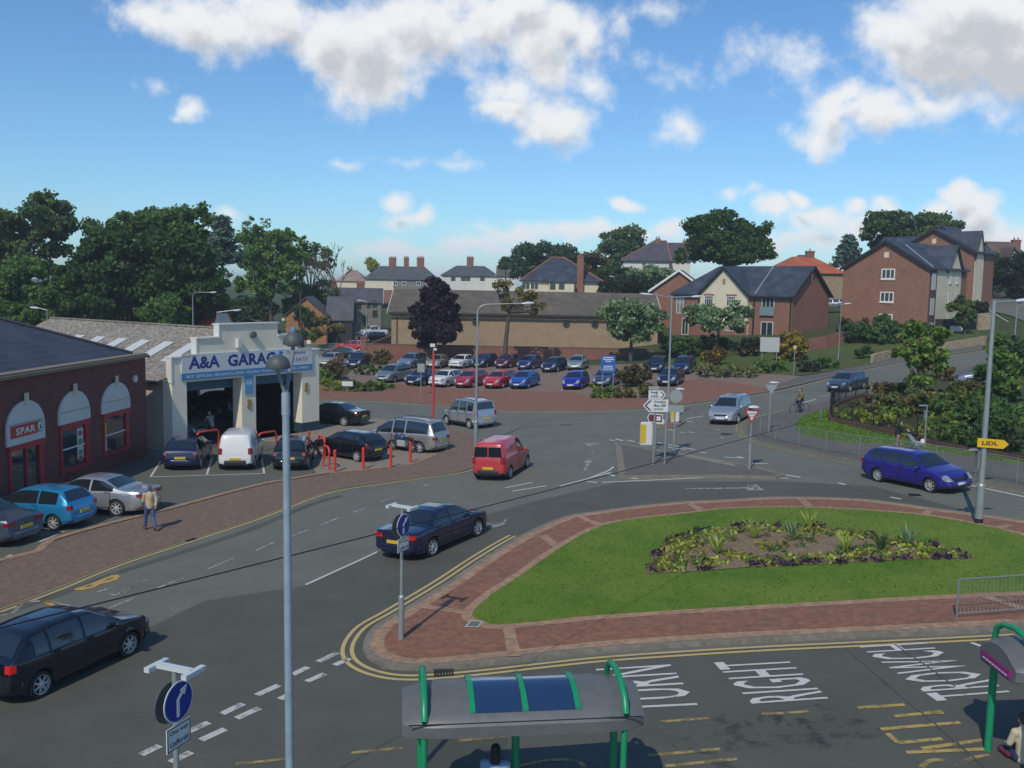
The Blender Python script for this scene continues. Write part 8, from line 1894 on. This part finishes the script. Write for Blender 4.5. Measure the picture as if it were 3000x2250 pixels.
def person(loc,rz,label,J,top,legs,hair,shoe=None,top_name='jacket',hat=None,skirt=False,skin=M_skin,longhair=0,sc=1.0,bag=None):
    """J: joints: pelvis, chest, neck, head, sh/el/ha (L,R), hip/kn/an (L,R). facing +x"""
    t=empty('person',loc,rz,label,'person');t.scale=(sc,)*3;V=Vector
    P,C,N,H=V(J['pelvis']),V(J['chest']),V(J['neck']),V(J['head'])
    caps=[([P,(P+C)/2,C],[.125,.11,.135]),([C,N],[.10,.055]),([N,H],[.052,.055])];ell=[(H+V((.0,0,.02)),(.095,.075,.115)),(H+V((.045,0,-.06)),(.05,.055,.05)),(H+V((.1,0,-.005)),(.018,.014,.022))]
    fx=(H-N);ell+=[(H+V((-.005,.076,0)),(.02,.012,.03)),(H+V((-.005,-.076,0)),(.02,.012,.03))]
    for s in('L','R'):
        sy=1 if s=='L' else -1
        sh,el,ha=V(J['sh'+s]),V(J['el'+s]),V(J['ha'+s]);hp,kn,an=V(J['hip'+s]),V(J['kn'+s]),V(J['an'+s])
        caps+=[([C+V((0,sy*.05,.05)),sh],[.08,.062]),([sh,el],[.052,.042]),([el,ha],[.04,.027]),([hp,kn],[.085,.058]),([kn,kn.lerp(an,.35),an],[.056,.055,.036])]
        d=(ha-el).normalized();w_=d.cross(V((1,0,0)));w_=w_.normalized() if w_.length>.1 else V((0,1,0));n_=d.cross(w_)
        pm=ha+d*.07;caps.append(([ha,pm],[.026,.034]))
        for k in range(4):
            b0=pm+w_*(k-1.5)*.021+d*.02;caps.append(([b0,b0+d*(.035+.008*(1 if k in(1,2) else 0)),b0+d*.055+n_*.018*sy],[.011,.010,.009]))
        caps.append(([ha+d*.03+w_*.03,ha+d*.06+w_*.055],[.012,.010]))
        ft=J.get('toe'+s);ft=V(ft) if ft else an+V((.17,0,-.05));caps.append(([an+V((-.03,0,-.03)),ft],[.038,.032]))
    body=blob('body',caps,.012,skin,t,ell)
    # eyes and mouth
    for sy in(1,-1):
        b=bmesh.new();bmesh.ops.create_icosphere(b,subdivisions=1,radius=.012,matrix=Matrix.Translation(H+V((.087,sy*.03,.018))));from_bm('eye',b,M_black,body,True)
    b=bmesh.new();box(b,H.x+.088,H.x+.098,H.y-.025,H.y+.025,H.z-.07,H.z-.062);from_bm('mouth',b,solid('lips',(.3,.1,.09),.6),body)
    ja=[([P+V((0,0,.0)),(P+C)/2,C],[.155,.15,.165]),([C,N+V((0,0,-.03))],[.135,.075])]
    for s in('L','R'):
        sy=1 if s=='L' else -1;sh,el,ha=V(J['sh'+s]),V(J['el'+s]),V(J['ha'+s]);ja+=[([C+V((0,sy*.05,.04)),sh],[.105,.08]),([sh,el],[.072,.062]),([el,el.lerp(ha,.93)],[.06,.046])]
    blob(top_name,ja,.018,top,t,[(P+V((0,0,-.04)),(.15,.17,.12))])
    tr=[]
    for s in('L','R'):
        hp,kn,an=V(J['hip'+s]),V(J['kn'+s]),V(J['an'+s]);tr+=[([P,hp],[.12,.11]),([hp,kn],[.105,.075]),([kn,kn.lerp(an,.95)],[.074,.06])]
    blob('trousers',tr,.018,legs,t)
    for s in('L','R'):
        an=V(J['an'+s]);ft=J.get('toe'+s);ft=V(ft) if ft else an+V((.17,0,-.05));blob('shoe',[([an+V((-.05,0,-.03)),an+V((.02,0,-.02)),ft],[.05,.052,.042])],.014,shoe or M_black,t)
    he=[(H+V((-.018,0,.045)),(.098,.088,.10)),(H+V((-.05,0,-.01)),(.062,.08,.09))]
    if longhair:he+=[(H+V((-.07,0,-.14)),(.06,.09,.14)),(H+V((-.08,0,-.26)),(.05,.085,.13))]
    blob('hair' if not hat else 'cap',[],.014,hair if not hat else hat,t,he+([(H+V((.09,0,.06)),(.07,.06,.012))] if hat else []))
    return t
def stand(step=.0,lift=0,armL=(0,.0),armR=(0,.0),lean=.0):
    J=dict(pelvis=(0,0,.95),chest=(lean,0,1.32),neck=(lean*1.2,0,1.48),head=(lean*1.35+.02,0,1.62))
    for s,sy,ph in(('L',1,1),('R',-1,-1)):
        a=armL if s=='L' else armR;J['sh'+s]=(lean,sy*.19,1.40);J['el'+s]=(lean+a[0]*.5-.03,sy*.225,1.13);J['ha'+s]=(lean+a[0],sy*.19,.90+a[1])
        J['hip'+s]=(0,sy*.09,.90);f=ph*step;J['kn'+s]=(f*.5+.05,sy*.10,.49);J['an'+s]=(f-(.05 if f<0 else 0),sy*.10,.09+(.08 if f<0 and step else 0));J['toe'+s]=(f+.17-(.05 if f<0 else 0),sy*.11,.04+(0 if f>=0 or not step else .01))
    return J
beige=solid('cloth_beige',(.50,.38,.24),.85,var=.1,vs=6);jean=solid('denim',(.05,.10,.22),.85,var=.15,vs=8);brownh=solid('hair_brown',(.06,.04,.03),.7);blackc=solid('cloth_black',(.012,.012,.014),.85)
g3=G(440,1553,.04);person(tuple(g3),R(128),'man in beige jacket, blue jeans and grey cap walking on the brick pavement',stand(.26,armL=(.18,.12),armR=(-.12,.05)),beige,jean,brownh,solid('shoe_brown',(.16,.06,.03),.7),hat=solid('cloth_grey',(.12,.12,.13),.9),sc=1.0)
# strap bag of the walker
# cyclist and bicycle
gc=G(2341,1212);hd=R(205)
def bicycle(loc,rz,label):
    t=empty('bicycle',loc,rz,label,'bicycle');k=solid('bike_black',(.015,.015,.018),.4)
    for x in(-.52,.52):
        bm=bmesh.new();tube(bm,[(x+.33*math.cos(a),0,.35+.33*math.sin(a)) for a in [2*math.pi*i/28 for i in range(29)]],.017,6,cap=False);w_=from_bm('wheel',bm,M_tyre,t,True)
        bm=bmesh.new()
        for i in range(10):
            a=math.pi*i/5;tube(bm,[(x,0,.35),(x+.32*math.cos(a),0,.35+.32*math.sin(a))],.003,3)
        from_bm('spokes',bm,M_alloy,w_)
    bm=bmesh.new();bb=(-.08,0,.30);se=(-.2,0,.85);hd_=(.36,0,.88)
    for a,b in((bb,se),(bb,hd_),(se,(.34,0,.95)),(bb,(-.52,0,.35)),((-.19,0,.82),(-.52,0,.35)),(hd_,(.52,0,.35)),(hd_,(.33,0,1.0))):tube(bm,[a,b],.016,6)
    from_bm('frame',bm,k,t,True)
    bm=bmesh.new();bmesh.ops.create_icosphere(bm,subdivisions=2,radius=1,matrix=Matrix.Translation((-.22,0,.92))@Matrix.Diagonal((.14,.08,.035,1)));from_bm('saddle',bm,k,t,True)
    bm=bmesh.new();tube(bm,[(.25,-.28,1.03),(.34,-.15,1.02),(.33,0,1.0),(.34,.15,1.02),(.25,.28,1.03)],.013,6);from_bm('handlebar',bm,k,t,True)
    bm=bmesh.new();tube(bm,[(-.08,-.09,.30),(-.08,.09,.30)],.02,6);tube(bm,[(-.08,.09,.30),(-.02,.09,.14)],.012,5);tube(bm,[(-.08,-.09,.30),(-.14,-.09,.46)],.012,5);from_bm('crank',bm,M_alloy,t,True)
bicycle(tuple(gc),hd,'black bicycle being ridden by the man in the olive jacket')
J=dict(pelvis=(-.20,0,.98),chest=(-.10,0,1.32),neck=(-.06,0,1.48),head=(-.03,0,1.62),
 shL=(-.10,.19,1.40),elL=(.05,.25,1.18),haL=(.22,.27,1.06),shR=(-.10,-.19,1.40),elR=(.05,-.25,1.18),haR=(.22,-.27,1.06),
 hipL=(-.17,.09,.95),knL=(.14,.12,.60),anL=(-.02,.11,.21),toeL=(.14,.11,.16),hipR=(-.17,-.09,.95),knR=(.16,-.12,.80),anR=(-.12,-.11,.52),toeR=(.04,-.11,.48))
person(tuple(gc),hd,'cyclist in olive jacket and dark blue trousers riding beside the kerb',J,solid('cloth_olive',(.16,.13,.06),.9,var=.1,vs=6),solid('cloth_navy',(.02,.03,.07),.85),brownh)
# woman with pushchair
gw_=G(2628,1326,.1);hw2=R(-12)
person(tuple(gw_),hw2,'woman with long dark hair in black jacket pushing a pushchair behind the blue estate',stand(.2,armL=(.38,.28),armR=(.38,.28),lean=.05),blackc,solid('cloth_tan',(.25,.16,.12),.85),solid('hair_black',(.015,.01,.01),.6),longhair=1,skin=M_skinp,sc=.98)
t=empty('pushchair',(gw_.x+.82,gw_.y-.2,gw_.z),hw2,'grey pushchair with bags, pushed by the woman in black','pushchair')
for x,y in((-.3,.25),(-.3,-.25),(.42,.2),(.42,-.2)):
    bm=bmesh.new();lathe(bm,[(.1,-.02),(.11,0),(.1,.02)],14,0,Matrix.Translation((x,y,.11))@Matrix.Rotation(R(90),4,'X'));from_bm('wheel',bm,M_tyre,t)
bm=bmesh.new()
for y in(.22,-.22):
    tube(bm,[(.42,y,.12),(-.1,y,.6),(-.42,y,1.02)],.014,6);tube(bm,[(-.3,y,.12),(.1,y,.58)],.014,6)
tube(bm,[(-.42,.22,1.02),(-.42,-.22,1.02)],.018,6);from_bm('frame',bm,M_alloy,t,True)
blob('seat',[([(-.1,0,.55),(.2,0,.5)],[.16,.15]),([(-.12,0,.58),(-.22,0,.95)],[.16,.12])],.02,solid('cloth_greyblue',(.2,.24,.28),.85),t)
blob('hood',[],.02,blackc,t,[((-.08,0,1.02),(.2,.2,.16))])
blob('bag',[],.02,M_rwhite,t,[((.35,.0,.62),(.12,.14,.18))])
# man in the garage, seen from behind
pw=MG@Vector(((xd[0]+xd[1])/2+1.0,1.6,0));ag=math.atan2(gu.y,gu.x)
M_str,_t,_b=newmat('cloth_stripes');_tc2=node(_t,'ShaderNodeTexCoord');_w=node(_t,'ShaderNodeTexWave');_w.bands_direction='Z';_w.inputs['Scale'].default_value=4.2;_t.links.new(_tc2.outputs['Object'],_w.inputs[0]);_t.links.new(mixc(_t,mth(_t,'GREATER_THAN',_w.outputs['Fac'],.5),(.03,.035,.07),(.6,.6,.6)),_b.inputs['Base Color'])
person((pw.x,pw.y,.03),ag+R(80),'man in a dark and white striped shirt bending over the car in the left bay',stand(.05,armL=(.4,.25),armR=(.4,.25),lean=.22),M_str,blackc,solid('hair_grey',(.35,.33,.3),.7),top_name='shirt')
# people at the shelters
ph=Zp(1452,2205,1.6);person((ph.x,ph.y,0),R(85),'person with black hair and pale blue top standing under the centre bus shelter',stand(.02,armL=(.1,.1),armR=(.1,.1)),solid('cloth_paleblue',(.20,.32,.48),.85),jean,MATS['hair_black'],longhair=1,top_name='top')
J=dict(pelvis=(0,0,.55),chest=(.06,0,.95),neck=(.08,0,1.1),head=(.12,0,1.24),shL=(.06,.19,1.02),elL=(.12,.24,.78),haL=(.34,.14,.66),shR=(.06,-.19,1.02),elR=(.12,-.24,.78),haR=(.34,-.14,.66),hipL=(.05,.1,.52),knL=(.46,.12,.5),anL=(.44,.12,.1),hipR=(.05,-.1,.52),knR=(.46,-.12,.5),anR=(.44,-.12,.1))
ps_=Zp(2990,2120,1.5);person((ps_.x+.12,ps_.y,.3),R(100),'person in a cream coat sitting in the right bus shelter',J,solid('cloth_cream',(.52,.44,.32),.85,var=.08,vs=4),solid('cloth_navy',(.02,.03,.07),.85),brownh,top_name='coat')

# ---------------------------------------------------------------- thin summer air
bm=bmesh.new();box(bm,-2500,2500,-200,2900,-1.5,32)
M_air=bpy.data.materials.new('air');M_air.use_nodes=True;_t=M_air.node_tree
for n in list(_t.nodes):_t.nodes.remove(n)
_v=node(_t,'ShaderNodeVolumePrincipled');_v.inputs['Density'].default_value=.0004;_v.inputs['Color'].default_value=(.80,.90,1,1);_o=node(_t,'ShaderNodeOutputMaterial');_t.links.new(_v.outputs[0],_o.inputs['Volume'])
o=from_bm('haze',bm,M_air);o['kind']='stuff'
